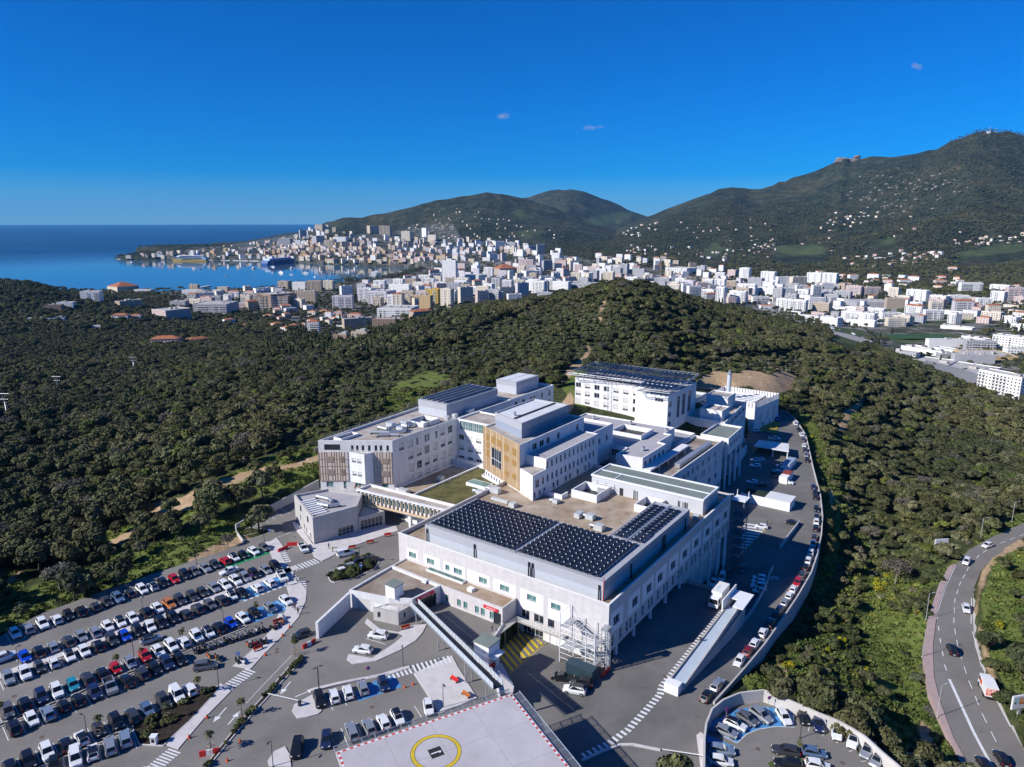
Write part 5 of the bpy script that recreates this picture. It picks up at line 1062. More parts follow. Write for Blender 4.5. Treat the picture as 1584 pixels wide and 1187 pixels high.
for s in (2.5, 13.5, 25.5, 33.5):
 mb = MB()
 for o in (-.7, .7): b = fp_(s, o, -.2); mb.rod((b.x, b.y, 0), b, .11, 6)
 u, v = fp_(s, -.7, -.2), fp_(s, .7, -.2); mb.rod((u.x, u.y, .3), v, .06, 4); mb.build('trestle', METAL, FB)
LT = thing('lift_tower', 'free-standing white lift tower with a green roof beside the footbridge', 'lift tower', W(17.6, -16.5, -3.5))
mb = MB(); lbox(mb, 16.0, -18.4, -3.6, 19.6, -14.9, 4.2); mb.build('shaft', PANEL, LT); mb = MB(); lbox(mb, 15.85, -18.55, 4.203, 19.75, -14.75, 4.4); mb.build('roof', ROOFGREEN, LT)
mb = MB(); lbox(mb, 14.4, -18.4, 2.2, 15.997, -15.2, 2.35); mb.build('canopy', WMETAL, LT); mb = MB(); lbox(mb, 15.94, -17.6, .12, 15.997, -16.0, 2.0); mb.build('door', FRAME, LT)
WK = thing('walkway', 'raised steel walkway with mesh railings along the front block', 'walkway', W(16, -3, -3.5))
mb = MB(); lbox(mb, 9.2, -2.4, .2, 20.6, -.75, .4); mb.prism([xy(p) for p in [(22.2,-10.6),(20.62,-10.3),(20.62,-.76),(22.2,-.76)]], .2, .41, bottom=True); mb.build('deck', CONCD, WK)
railing(WK, 'railing', [(9.2,-2.35),(20.6,-2.35)], .4, 1.05, step=1.0); railing(WK, 'railing', [(20.6,-2.4),(20.6,-10.3)], .4, 1.05, step=1.0); railing(WK, 'railing', [(22.15,-5.6),(22.15,-10.5)], .4, 1.05, step=1.0)
for a, b in ((10,-2.2),(15,-2.2),(20.4,-2.2),(20.8,-6.5),(20.8,-10)): mb = MB(); mb.rod(W(a, b, -3.5), W(a, b, .2), .1, 6); mb.build('post', METAL, WK)
# scaffold-like escape stair on the corner
ST = thing('escape_stair', 'white open steel escape stair tower at the corner of the front block', 'stair tower', W(4.5, -2.5, -3.5))
mb = MB(); A_s = (8.6, 5.4, 2.6, .6)
for a in A_s:
 for b in (-4.4, -.5): mb.rod(W(a, b, -3.5), W(a, b, 7.4 if a > 8 else 5.6), .11, 6)
for z in np.arange(-2.4, 5.7, 1.1):
 for b in (-4.4,): mb.rod(W(8.6, b, z), W(.6, b, z), .045, 4)
 for a in (8.6, .6): mb.rod(W(a, -4.4, z), W(a, -.5, z), .045, 4)
mb.rod(W(8.6,-4.4,7.3), W(8.6,-.5,7.3), .06, 4); mb.build('frame', WMETAL, ST)
for k, z in enumerate((-.1, 4.6)):
 mb = MB(); lbox(mb, 6.8, -4.3, z, 8.5, -.6, z+.12); mb.build('landing', METAL, ST)
for k, (z0, z1, a0, a1, b) in enumerate([(-3.5,-1.8,6.7,1.6,-3.7),(-1.8,-.1,1.6,6.7,-1.6),(-.1,2.2,6.7,1.6,-3.7),(2.2,4.6,1.6,6.7,-1.6)]):
 mb = MB()
 for j in range(10): f = (j+.5)/10; a = a0+(a1-a0)*f; z = z0+(z1-z0)*f; lbox(mb, min(a, a+.3)-.1, b-.55, z, max(a, a+.3)+.1, b+.55, z+.06)
 for o in (-.6, .6): mb.rod(W(a0, b+o, z0), W(a1, b+o, z1), .08, 4); mb.rod(W(a0, b+o, z0+1), W(a1, b+o, z1+1), .04, 4)
 mb.build('stair_flight', METAL, ST)
for z in (-1.8, 2.2): mb = MB(); lbox(mb, .7, -4.3, z, 1.7, -.6, z+.1); mb.build('landing', METAL, ST)
t = thing('ladder_tower', 'narrow grey lattice ladder tower with a rounded top at the block corner', 'ladder tower', W(-.6, -1.4, -3.5)); mb = MB()
for a, b in ((.2,-2.4),(-1.0,-2.4),(.2,-.8),(-1.0,-.8)): mb.rod(W(a, b, -3.5), W(a, b, 5.6), .09, 5)
for k in range(13): z = -3.2+k*.68; mb.rod(W(.2,-2.4,z), W(-1.0,-2.4,z+.5), .05, 4); mb.rod(W(-1.0,-2.4,z), W(-1.0,-.8,z+.5), .05, 4)
mb.build('lattice', METAL, t); mb = MB(); lbox(mb, -1.1, -2.5, 5.6, .3, -.7, 6.1); mb.build('cap', METAL, t); mb = MB(); lbox(mb, -1.05, -.78, -3.4, .25, -.70, 5.5); mb.build('back_sheet', CLAD, t)
t = thing('stair_tower', 'tall dark lattice stair tower standing in shade behind the front block', 'stair tower', W(-2, 73.5, -12.4)); mb = MB()
for a in (-.4, -3.6):
 for b in (72.2, 76): mb.rod(W(a, b, -12.4), W(a, b, 8.4), .14, 5)
for k in range(7):
 z = -11+k*2.8
 for p, q in (((-.4,72.2),(-3.6,72.2)),((-3.6,72.2),(-3.6,76)),((-3.6,76),(-.4,76)),((-.4,76),(-.4,72.2))): mb.rod(W(*p, z), W(*q, z), .07, 4); mb.rod(W(*p, z), W(*q, z+2.8 if k < 6 else z+1.5), .05, 4)
mb.build('lattice', mat('dark_grey_steel', (.16, .17, .185), .5), t); mb = MB()  # lattice of dark grey steel, its own colour
for k in range(6): lbox(mb, -3.4, 72.4, -10.2+k*2.8, -.6, 75.8, -10.1+k*2.8)
mb.build('landings', DARK, t); mb = MB(); lbox(mb, -4.0, 71.9, 8.4, -.2, 76.2, 8.6)
for a, b in ((-.4,72.2),(-3.6,72.2),(-3.6,76),(-.4,76)): mb.rod(W(a, b, 8.6), W(a, b, 10.2), .1, 4)
mb.build('head_frame', WMETAL, t)
# container, court buildings
t = thing('shipping_container', 'dark blue-green shipping container at the foot of the escape stair', 'container', W(2.5, -5.9, -3.5)); mb = MB(); cb_ = mat('container_paint', (.035, .065, .085), .5, .1, 1)
lbox(mb, -.4, -7.1, -3.48, 5.5, -4.75, -.95); mb.build('box', cb_, t); mb = MB()
for k in range(24): a = -.3+k*.24; lbox(mb, a, -7.16, -3.4, a+.12, -7.103, -1.05)
mb.build('ribs', cb_, t, kind='stuff'); mb = MB(); lbox(mb, -.46, -6.9, -3.3, -.403, -6.0, -1.1); mb.build('door', mat('container_door', (.05, .085, .105), .5), t); mb = MB(); lbox(mb, -.46, -5.9, -3.3, -.403, -5.0, -1.1); mb.build('door', mat('container_door', (.05, .085, .105), .5), t)
t = thing('gatehouse', 'long low white shed crossing the shaded lower yard', 'shed', W(4, 128, -12.4)); mb = MB(); lbox(mb, -3.8, 123.8, -12.5, 4.6, 130.5, -9.1); mb.build('wall', PANEL, t); mb = MB(); lbox(mb, 4.603, 123.8, -12.5, 13, 124.2, -9.3); mb.build('wall', PANEL, t)
mb = MB(); lbox(mb, -4.0, 123.6, -9.097, 4.65, 130.7, -8.95); mb.build('roof', ROOFWHITE, t); mb = MB(); lbox(mb, 4.7, 124.21, -9.6, 12.6, 130.5, -9.45); mb.build('netting', mat('green_netting', (.02, .035, .022), .9), t); mb = MB(); lbox(mb, 9.6, 123.74, -11.4, 10.8, 123.797, -10.3); mb.build('window', GLASS, t)
t = thing('carport', 'flat pale carport roof on white posts in the lower yard', 'carport', W(18, 181, -12)); mb = MB(); mb.prism([xy(p) for p in [(24.6,175.8),(10.6,176.6),(13.4,187.4),(25.4,185.4)]], -8.2, -7.85, bottom=True); mb.build('roof', ROOFWHITE, t)
for a, b in ((17,177),(11.2,177.4),(13.5,186.8)): mb = MB(); mb.rod(W(a, b, -12.3), W(a, b, -8.2), .25, 6); mb.build('post', WHITE, t)
mb = MB(); lbox(mb, 13.6, 186.6, -12.3, 25.3, 186.9, -8.21); lbox(mb, 24.9, 176, -12.3, 25.2, 186.5, -8.21); mb.build('back_wall', mat('carport_wall', (.36, .33, .26), .9), t)
wall_run('retaining_wall', 'pale wall running from the column pavilion to the carport', [(*W(a, b)[:2], -13, z) for a, b, z in [(24.6,150,-6.0),(26.2,163,-7.0),(27.6,176,-8.0)]], .35, WHITE)
t = thing('cabin', 'small white and blue cabin beside the carport', 'cabin', W(9, 168, -12)); mb = MB(); lbox(mb, 7.0, 164, -12.4, 9.8, 174.5, -9.6); mb.build('wall', PANEL, t); mb = MB(); lbox(mb, 6.9, 163.9, -9.597, 9.9, 174.6, -9.4); mb.build('roof', mat('cabin_roof', (.30, .38, .48), .6), t)
t = thing('cabin', 'small white cabin with a dark red roof in the lower yard', 'cabin', W(5.5, 155, -12)); mb = MB(); lbox(mb, 4.0, 150, -12.4, 7.0, 158.5, -9.8); mb.build('wall', PANEL, t); mb = MB(); lbox(mb, 4.0, 153.6, -9.797, 7.0, 158.5, -9.6); mb.build('roof', mat('dark_red_roof', (.25, .06, .05), .7), t)
t = thing('yard_gate', 'green mesh gate and short wall in the lower yard', 'gate', W(-9, 105, -12.4)); mb = MB(); lbox(mb, -9.3, 93, -12.4, -9.0, 115, -11.0); mb.build('wall', CONC, t); mb = MB()
for k in range(9): mb.rod(W(-9+k*.95, 92.8, -12.4), W(-9+k*.95, 92.8, -11.1), .04, 4)
for z in (-12.2, -11.6, -11.1): mb.rod(W(-9, 92.8, z), W(-1.2, 92.8, z), .04, 4)
mb.build('mesh_panel', mat('green_mesh', (.06, .16, .09), .6), t)
# ---------------------------------------------------------------- roof plant: one thing each
UN = mat('air_handler', (.56, .58, .59), .45, .08, .6, metal=.2)
def unit(label, a, b, z, la, lb, h, duct=0, group='roof machines'):
 t = thing('rooftop_unit', label, 'roof machine', W(a, b, z), group=group); mb = MB(); lbox(mb, a-la/2, b-lb/2, z+.15, a+la/2, b+lb/2, z+h); mb.build('casing', UN, t)
 mb = MB(); lbox(mb, a-la/2+.1, b-lb/2+.1, z, a-la/2+.3, b+lb/2-.1, z+.147); lbox(mb, a+la/2-.3, b-lb/2+.1, z, a+la/2-.1, b+lb/2-.1, z+.147); mb.build('skid', DARK, t)
 if duct: mb = MB(); mb.rod(W(a+la/2, b, z+h*.6), W(a+la/2+duct, b, z+h*.6), .38, 8); mb.rod(W(a+la/2+duct, b, z+h*.75), W(a+la/2+duct, b, z), .38, 8); mb.build('duct', METAL, t)
 return t
for q in [('pale roof machine with a duct left of the dark stain on the tan terrace', 24.5,36.0,9,2.2,1.8,1.5,1.6),('pale roof machine near the array on the tan terrace', 19.5,31.5,9,2.4,1.8,1.6,1.4),('domed roof machine by the terrace middle', 27.6,35.5,9,1.6,2.6,1.4,0),('small machine beside the roof plant room right end', -.2+2.6,52.2,9,1.6,1.3,1.3,0),
  ('grey roof machine between planted roof and golden screen', 55.5,36.5,9,3.2,1.8,1.7,1.5),('low roof machine near the planted roof corner', 58.5,33.5,9,2.6,1.4,1.1,1.2),('small white roof machine below the golden screen', 45.5,31.0,9,1.8,1.5,1.3,0),('long pale roof box below the golden screen', 50.5,32.0,9,5.5,.9,.9,0),
  ('small roof machine on the shaded terrace strip', 37.5,40.0,9,1.6,1.4,1.2,1.0),('roof machine on the tan roof below the ward wing', 82.5,44,4.5,1.7,1.6,1.5,0),('long roof machine at the foot of the ward wing', 84.5,29.5,4.5,3.4,1.5,1.4,1.4),('round vent machine beside the ward wing plant room', 91.6,58.2,19.2,1.5,1.5,1.6,0),('second vent machine beside the ward wing plant room', 91.4,62,19.2,1.5,1.5,1.6,0),
  ('machine by the ward wing roof edge behind', 91.3,70,19.2,1.4,3,1.4,0)]: unit(*q)
def duct(label, pts, z, r=.45, cat='duct'):
 t = thing('roof_duct', label, cat, W(*pts[0], z)); mb = MB()
 for i in range(len(pts)-1): mb.rod(W(*pts[i], z+r+.25), W(*pts[i+1], z+r+.25), r, 8)
 mb.build('pipe', METAL, t); mb = MB()
 for p in pts: lbox(mb, p[0]-.25, p[1]-.5, z, p[0]+.25, p[1]+.5, z+.25)
 mb.build('feet', DARK, t)
duct('silver ducts zigzagging over the ward wing roof', [(103,38),(99,38),(99,44),(96,44),(96,50),(92.5,50)], 19.2, .55); duct('short silver duct crossing the ward wing roof', [(101,33),(96,36),(93,40)], 19.2, .5); duct('silver duct near the ward wing roof edge', [(97,31.8),(94.5,34.5),(92,36)], 19.2, .45)
for k, (a, b) in enumerate([(99,46),(95.5,40.5),(101.5,42)]): unit(['boxy silver machine among the ward wing ducts', 'flat silver machine near the ward wing roof front', 'silver machine at the far end of the ward wing ducts'][k], a, b, 19.2, 2.6, 1.9, 1.6, 0)
duct('curved silver duct on the entrance house roof', [(97.5,8),(93,8.6),(90.5,7.5)], 6.9, .5); duct('second silver duct on the entrance house roof', [(92.8,4.5),(89.2,5.2),(87.6,7.6)], 6.9, .5)
t = thing('roof_duct', 'long blue-topped square duct lying on the brown roof', 'duct', W(25, 110, 6)); mb = MB(); lbox(mb, 23.8, 93, 6.4, 25.5, 122, 7.9); mb.build('casing', METAL, t); mb = MB(); lbox(mb, 24.0, 94, 6.1, 25.3, 121, 6.397); mb.build('feet', DARK, t)
for k, (a, b) in enumerate([(34.8,88.5),(37.3,112.5),(51.5,113.5),(66,112)]):
 t = thing('roof_vent', ['round roof vent near the front of the grey roof', 'round roof vent by the back right corner of the grey roof', 'round roof vent behind the white patio upstand', 'flat dark hatch vent on the far left of the grey roof'][k], 'vent', W(a, b, 11.55)); mb = MB(); mb.rod(W(a, b, 11.5), W(a, b, 12.4), .45, 10); mb.build('stack', METAL, t); mb = MB(); mb.rod(W(a-.1, b-.7, 12.5), W(a-.1, b+.4, 12.5), .55, 10); mb.build('hood', METAL, t)
# ---------------------------------------------------------------- valley road
RL = [(1010,30),(885,85),(740,150),(640,205),(580,270),(540,350),(495,480),(475,640),(480,780),(510,900),(570,1060),(640,1187),(700,1320)]
RR_ = [(1010,110),(885,172),(770,235),(690,310),(660,380),(655,500),(665,640),(700,740),(760,880),(830,1010),(890,1112),(1000,1320)]
RZ = -13.4
rpoly = G(cR, RL, RZ) + G(cR, RR_[::-1], RZ); raised('road', rpoly, RZ-1.2, RZ, ASPH)
pk = G(cR, [(560,275),(545,285),(500,370),(450,530),(430,690),(455,850),(525,1010),(600,1165)], RZ) + G(cR, [(640,1187),(570,1060),(510,900),(480,780),(475,640),(495,480),(540,350),(580,270)], RZ)
raised('pavement', pk, RZ-1.2, RZ+.13, PINKP)
shp = G(cR, [(655,385),(690,400),(705,520),(720,640),(770,780),(830,920),(930,1100),(990,1187)], RZ); raised('road_shoulder', G(cR, [(660,380),(655,500),(665,640),(700,740),(760,880),(830,1010),(890,1112),(940,1187)], RZ) + shp[::-1], RZ-1.2, RZ-.004, CONC)
mb = MB(); ctr = G(cR, [(890,135),(760,185),(690,225),(640,280),(598,360),(575,430),(570,540),(590,650),(635,790),(700,950),(780,1110),(830,1200)], RZ); dashes(mb, ctr, .16, 3.0, 2.6)
dashes(mb, G(cR, [(493,500),(510,620),(530,730),(548,780)], RZ), .2, 2.2, 3.6); stripe(mb, G(cR, [(550,790),(600,900),(660,1030),(740,1180),(800,1290)], RZ), .55)
stripe(mb, G(cR, [(580,275),(535,370),(492,500)], RZ), .15); stripe(mb, G(cR, [(885,178),(775,243),(695,318),(662,390)], RZ), .18); stripe(mb, G(cR, [(650,425),(648,540)], RZ), .18); stripe(mb, G(cR, [(655,575),(695,735)], RZ), .18); stripe(mb, G(cR, [(700,735),(760,880),(825,1005)], RZ), .18)
mb.build('road_markings', PAINT, kind='structure')
# ================================================================ vehicles
def paint(name, col, metal=.0): return mat('paint_'+name, col, .28, metal=metal, spec=.5, coat=.6)
PAINTS = {'white': paint('white', (.74,.75,.76)), 'silver': paint('silver', (.42,.44,.46), .5), 'grey': paint('grey', (.16,.165,.175), .4), 'dark grey': paint('dark_grey', (.055,.058,.065), .3), 'black': paint('black', (.012,.012,.014)),
  'blue': paint('blue', (.006,.055,.50)), 'dark blue': paint('dark_blue', (.015,.025,.075)), 'red': paint('red', (.45,.012,.02)), 'dark red': paint('dark_red', (.20,.012,.015)), 'orange': paint('orange', (.46,.16,.035)), 'teal': paint('teal', (.02,.24,.34)), 'steel blue': paint('steel_blue', (.12,.20,.32), .3), 'pale blue': paint('pale_blue', (.30,.37,.46), .4), 'beige': paint('beige', (.40,.36,.29), .3)}
PBODY = mat('car_paint', (.7, .7, .7), .3); PROOF = mat('car_roof_paint', (.7, .7, .71), .3)
CGL = mat('car_glass', (.012, .015, .018), .06, spec=.6); TYRE = mat('tyre', (.014, .014, .014), .9); RIM = mat('wheel_rim', (.35, .36, .37), .4, metal=.5)
HEADL = mat('headlamp_lens', (.75, .77, .78), .15); TAILL = mat('tail_lens', (.38, .01, .012), .2); TRIM = mat('black_trim', (.02, .02, .022), .6); PLATE = mat('number_plate', (.72, .72, .70), .5)
# kind: length, width, height, bonnet height, wheel radius, cabin stations (screen base, roof front, roof rear, tail base), rear deck height
KINDS_ = {'hatchback': (4.05, 1.76, 1.47, .92, .31, (.98, .38, -1.45, -1.86), .98), 'small car': (3.6, 1.65, 1.50, .93, .29, (.92, .35, -1.30, -1.66), .98), 'SUV': (4.45, 1.84, 1.68, 1.03, .36, (1.05, .40, -1.65, -2.08), 1.08), 'estate': (4.6, 1.80, 1.49, .92, .32, (.95, .28, -1.70, -2.18), 1.0),
  'saloon': (4.55, 1.80, 1.44, .92, .32, (.90, .22, -1.05, -1.62), 1.02), 'van': (4.45, 1.82, 1.88, 1.08, .32, (1.25, .65, -2.05, -2.16), 1.05), 'minivan': (4.3, 1.80, 1.62, .98, .32, (1.20, .42, -1.62, -2.0), 1.02)}
def lerp(a, b, t): return a+(b-a)*t
def make_vehicle(kind):
 L, Wd, Hh, hb, wr, (ws, rf, rr, tb), rd = KINDS_[kind]; t = thing('parked_car' if kind != 'van' else 'parked_van', 'x', 'car' if kind != 'van' else 'van'); w = Wd/2; h = L/2
 mb = MB(); st = [(h, .30, .55, w*.70), (h-.12, .22, hb*.80, w*.88), (h-.75, .20, hb*.93, w), (ws, .20, hb, w), (-.3, .20, hb+.02, w), (tb+.15, .20, rd, w), (-h+.16, .22, rd*.97, w*.95), (-h, .32, rd*.72, w*.86)]
 rings = []
 for x, z0, z1, ww in st:
  i = len(mb.v); zm = lerp(z0, z1, .62); mb.v += [(x, -ww*.90, z0), (x, -ww, zm), (x, -ww*.86, z1), (x, ww*.86, z1), (x, ww, zm), (x, ww*.90, z0)]; rings.append(i)
 for a, b in zip(rings, rings[1:]):
  for k in range(6): j = (k+1) % 6; mb.f.append((a+k, a+j, b+j, b+k)); mb.m.append(0)
 mb.f.append(tuple(rings[0]+k for k in reversed(range(6)))); mb.m.append(0); mb.f.append(tuple(rings[-1]+k for k in range(6))); mb.m.append(0)
 cb = [(ws, w*.84, hb-.01), (tb, w*.84, rd-.01)]; ct = [(rf, w*.68, Hh), (rr, w*.68, Hh-.02)]; md = (lerp(rf, rr, .45), w*.71, Hh+.035)
 q = lambda x, y, z: (x, y, z)
 A, B, Cc, Dd = [(x, s*y, z) for (x, y, z) in cb for s in (-1, 1)]; e, f, g, hh = [(x, s*y, z) for (x, y, z) in ct for s in (-1, 1)]
 m0, m1 = (md[0], -md[1], md[2]), (md[0], md[1], md[2])
 for fc in ([A, B, f, e][::-1], [Cc, Dd, hh, g], [A, e, m0, g, Cc][::-1], [B, f, m1, hh, Dd]): mb.face(fc)
 mb.cur = 1; mb.face([e, f, m1, m0][::-1]); mb.face([m0, m1, hh, g][::-1]); mb.cur = 0
 me = mb.mesh('body', PBODY, PROOF); bm = bmesh.new(); bm.from_mesh(me); bmesh.ops.remove_doubles(bm, verts=bm.verts, dist=.001); bmesh.ops.recalc_face_normals(bm, faces=bm.faces); bm.to_mesh(me); bm.free()
 link('body', me, t, world=False)
 def pane(name, quad, sc, off):
  vs = [Vector(v) for v in quad]; c = sum(vs, Vector())/len(vs); n = (vs[1]-vs[0]).cross(vs[2]-vs[1]).normalized()
  if n.dot(c-Vector((0, 0, .6))) < 0: n = -n; vs.reverse()
  p = MB(); p.face([c+(v-c)*sc+n*off for v in vs]); return link(name, p.mesh(name, CGL), t, world=False)
 pane('windscreen', [A, B, f, e], .90, .012); pane('rear_window', [Cc, Dd, hh, g], .86, .012)
 for s in ((A, e, m0, g, Cc), (B, f, m1, hh, Dd)):
  if kind == 'van': a, b2, cm = s[0], s[1], s[2]; s = (a, b2, cm, (cm[0], a[1], a[2]+.02))
  pane('side_window', s, .86, .012)
 wm = MB(); wm.rod((0, -.11, 0), (0, .11, 0), wr, 12); wm.cur = 1; wm.rod((0, -.122, 0), (0, .122, 0), wr*.62, 8); wme = wm.mesh('wheel', TYRE, RIM)
 for x in (h-.82, -h+.78):
  for s in (-1, 1): link('wheel', wme, t, loc=(x, s*(w-.10), wr), world=False)
 for s in (-1, 1):
  lm = MB(); lm.box(h-.30, s*w*.62-.17, hb*.66, h-.035, s*w*.62+.17, hb*.80); link('headlight', lm.mesh('headlight', HEADL), t, world=False)
  lm = MB(); lm.box(-h+.02, s*w*.76-.11, rd*.70, -h+.14, s*w*.76+.11, rd*.95); link('tail_light', lm.mesh('tail_light', TAILL), t, world=False)
 bmpr = MB(); bmpr.box(h-.10, -w*.62, .27, h+.02, w*.62, .46); bmpr.box(-h-.02, -w*.6, .28, -h+.10, w*.6, .44); link('bumper', bmpr.mesh('bumper', TRIM), t, kind='stuff', world=False)
 pm = MB(); pm.box(-h-.035, -.26, .50, -h+.06, .26, .61); link('number_plate', pm.mesh('number_plate', PLATE), t, world=False)
 return t
PROTO = {}; FIRST = {}
def vehicle(kind, col, loc, rz, label, group, roof=None):
 loc = (loc[0], loc[1], loc[2])
 sl = {'car_paint': PAINTS[col], 'car_roof_paint': PAINTS[roof or col]}
 if kind not in PROTO: PROTO[kind] = make_vehicle(kind); FIRST[kind] = True
 if FIRST[kind]:
  FIRST[kind] = False; o = PROTO[kind]; LATER.append((o, loc, rz, label, group, sl)); return o
 return copy_tree(PROTO[kind], loc, rz, label, group, sl)
LATER = []
ABB = {'w': 'white', 's': 'silver', 'g': 'grey', 'd': 'dark grey', 'k': 'black', 'b': 'blue', 'n': 'dark blue', 'r': 'red', 'm': 'dark red', 'o': 'orange', 't': 'teal', 'l': 'steel blue', 'p': 'pale blue', 'e': 'beige'}
KAB = {'h': 'hatchback', 'c': 'small car', 'u': 'SUV', 'e': 'estate', 'a': 'saloon', 'v': 'van', 'm': 'minivan'}
ROWS = {}
def parse(txt): return [(float(a), float(b), c) for a, b, c in (q.split(',') for q in txt.split())]
lines_mb = MB()
def car_row(c, txt, z, desc, group, lines=True, flipseed=1, ln=5.0, side=0):
 cars = parse(txt); cars.sort(key=lambda q: q[0]); P_ = [P(*c(x, y), z+.65) for x, y, _ in cars]
 A = np.array([[p.x, p.y] for p in P_]); m = A.mean(0); u = np.linalg.svd(A-m)[2][0]
 if u[0] < 0: u = -u
 n = np.array([u[1], -u[0]])                       # towards the camera
 rr = random.Random(flipseed); ss = [(a-m) @ u for a in A]
 for k in range(1, len(ss)):
  if ss[k]-ss[k-1] < 2.25: ss[k] = ss[k-1]+2.28
 for k, ((x, y, code), s) in enumerate(zip(cars, ss)):
  col, kind = ABB[code[0]], KAB[code[1]]; roof = 'black' if 'R' in code else None; face = 1 if 'F' in code else (-1 if 'B' in code else (1 if rr.random() < .62 else -1))
  dev = float(np.clip((A[k]-m) @ n, -.5, .5))*.5; pos = m+u*s+n*dev; rz = math.atan2(n[1]*face, n[0]*face)+rr.uniform(-.03, .03)
  kd = kind if kind in ('van', 'SUV', 'estate', 'saloon', 'minivan') else kind
  lab = f"{'black-roofed ' if roof else ''}{col} {kd}, {ordinal(k+1)} from the left {desc}"
  vehicle(kind, col, (pos[0], pos[1], z), rz, lab, group, roof)
 if lines:
  s0, s1 = min(ss)-1.25, max(ss)+1.26; k = round((s1-s0)/2.5)
  for i in range(k+1):
   s = s0+(s1-s0)*i/k; a = m+u*s-n*ln/2; b = m+u*s+n*ln/2; stripe(lines_mb, [(a[0], a[1], z), (b[0], b[1], z)], .12)
 return m, u, n, ss
RA = car_row(c5, '72,503,wh 138,480,se 208,458,wu 277,437,wh 333,415,kh 400,402,ku 468,375,dh 524,350,dh 578,332,lu 635,306,dc 695,290,wm 750,277,whR 800,257,kh 855,240,rh 906,217,ku 953,202,gh 1005,185,sa 1053,168,dh 1100,148,rhB 1145,133,whR 1193,122,kc 1243,103,whF 1295,85,gh', 0, 'in the row along the grassy bank', 'cars in the row along the grassy bank')
RB = car_row(c5, '122,620,bhF 190,595,ku 262,573,shB 335,542,de 398,520,shF 467,502,smB 527,470,wh 588,447,whR 650,430,wh 715,402,kuB 770,382,whF 827,360,ouF 880,340,du 943,322,de 992,303,dh 1047,280,sh 1105,270,weF 1155,248,wuF 1203,232,smF 1247,215,ku 1303,195,shF 1350,175,kuF', 0, 'in the row above the pale walkway', 'cars on the upper side of the walkway', flipseed=2)
RC = car_row(c5, '40,722,suF 125,707,wuF 195,672,dc 265,652,wcB 340,613,whR 412,592,whF 480,566,kmB 547,532,duF 613,517,bhF 675,490,kmF 733,472,whF 787,455,ku 847,425,ku 912,412,dh 968,383,du 1028,363,gh 1085,343,duB 1135,320,wcR 1187,307,kaF 1262,285,whB 1323,258,whB', 0, 'in the row below the pale walkway', 'cars on the lower side of the walkway', flipseed=3)
RD = car_row(c5, '40,890,gm 120,850,kmB 200,810,nuF 278,787,wuF 357,757,thF 425,720,de 500,700,kh 570,685,rc 640,648,sh 705,607,rhF 775,592,whF 838,563,wmF 903,550,wh 965,520,wuF 1023,502,whRF 1073,478,ku 1130,455,bhF 1190,430,whF 1247,405,kh 1325,380,shF 1398,342,whF', 0, 'in the row above the narrow planted strip', 'cars above the narrow planted strip', flipseed=4)
RE = car_row(c5, '70,970,ku 155,925,whF 235,900,puB 310,857,kcB 378,830,kh 460,787,nuF 625,740,kaB 695,700,du 755,680,kh 815,650,nuF 885,638,kh', 0, 'in the row below the narrow planted strip', 'cars below the narrow planted strip', flipseed=5)
RF = car_row(c5, '45,1150,km 140,1130,ku 230,1085,wuF 325,1055,kh 402,1022,whRB 485,978,dc 568,935,ku 652,910,de 725,885,lhF 800,835,duF 865,803,wvF 930,780,whB', 0, 'in the row above the bark bed', 'cars above the bark bed', flipseed=6)
RG = car_row(c5, '265,1140,kc 370,1120,wvF 455,1090,whRB 540,1060,seB 613,1015,puB', 0, 'in the short row left of the bark bed', 'cars left of the bark bed', flipseed=7)
RH = car_row(c3, '43,857,ku 112,843,whB 178,825,whB 247,800,shB 345,785,nh', 0, 'in the short row by the footbridge', 'cars in the short row with blue bays', lines=False)
RI = car_row(c3, '195,1008,seB 277,990,shB 345,965,whB 410,940,whR', 0, 'in the short row against the helipad net', 'cars against the helipad net')
lines_mb.build('bay_lines', PAINT, kind='structure')
def bays(row, s0, s1, m_, name, off=0.0, ln=5.2, lift=.009):
 m, u, n, ss = row; q = [m+u*a+n*(b+off) for a, b in ((s0, -ln/2), (s1, -ln/2), (s1, ln/2), (s0, ln/2))]; flat(name, [(p[0], p[1]) for p in q], lift, m_)
bays(RA, RA[3][18]-1.4, RA[3][22]+1.4, GREEN, 'green_bay', .5); bays(RC, RC[3][18]-1.2, RC[3][20]+4.6, BLUE, 'blue_bay'); bays(RD, RD[3][18]-1.3, RD[3][20]+1.6, BLUE, 'blue_bay')
mb = MB(); m, u, n, ss = RC; dashes(mb, [(*(m+u*(ss[18]-1)+n*2.9), 0), (*(m+u*(ss[20]+5)+n*2.9), 0)], .5, .8, .6); mb.build('bay_edge', PAINT, kind='structure')
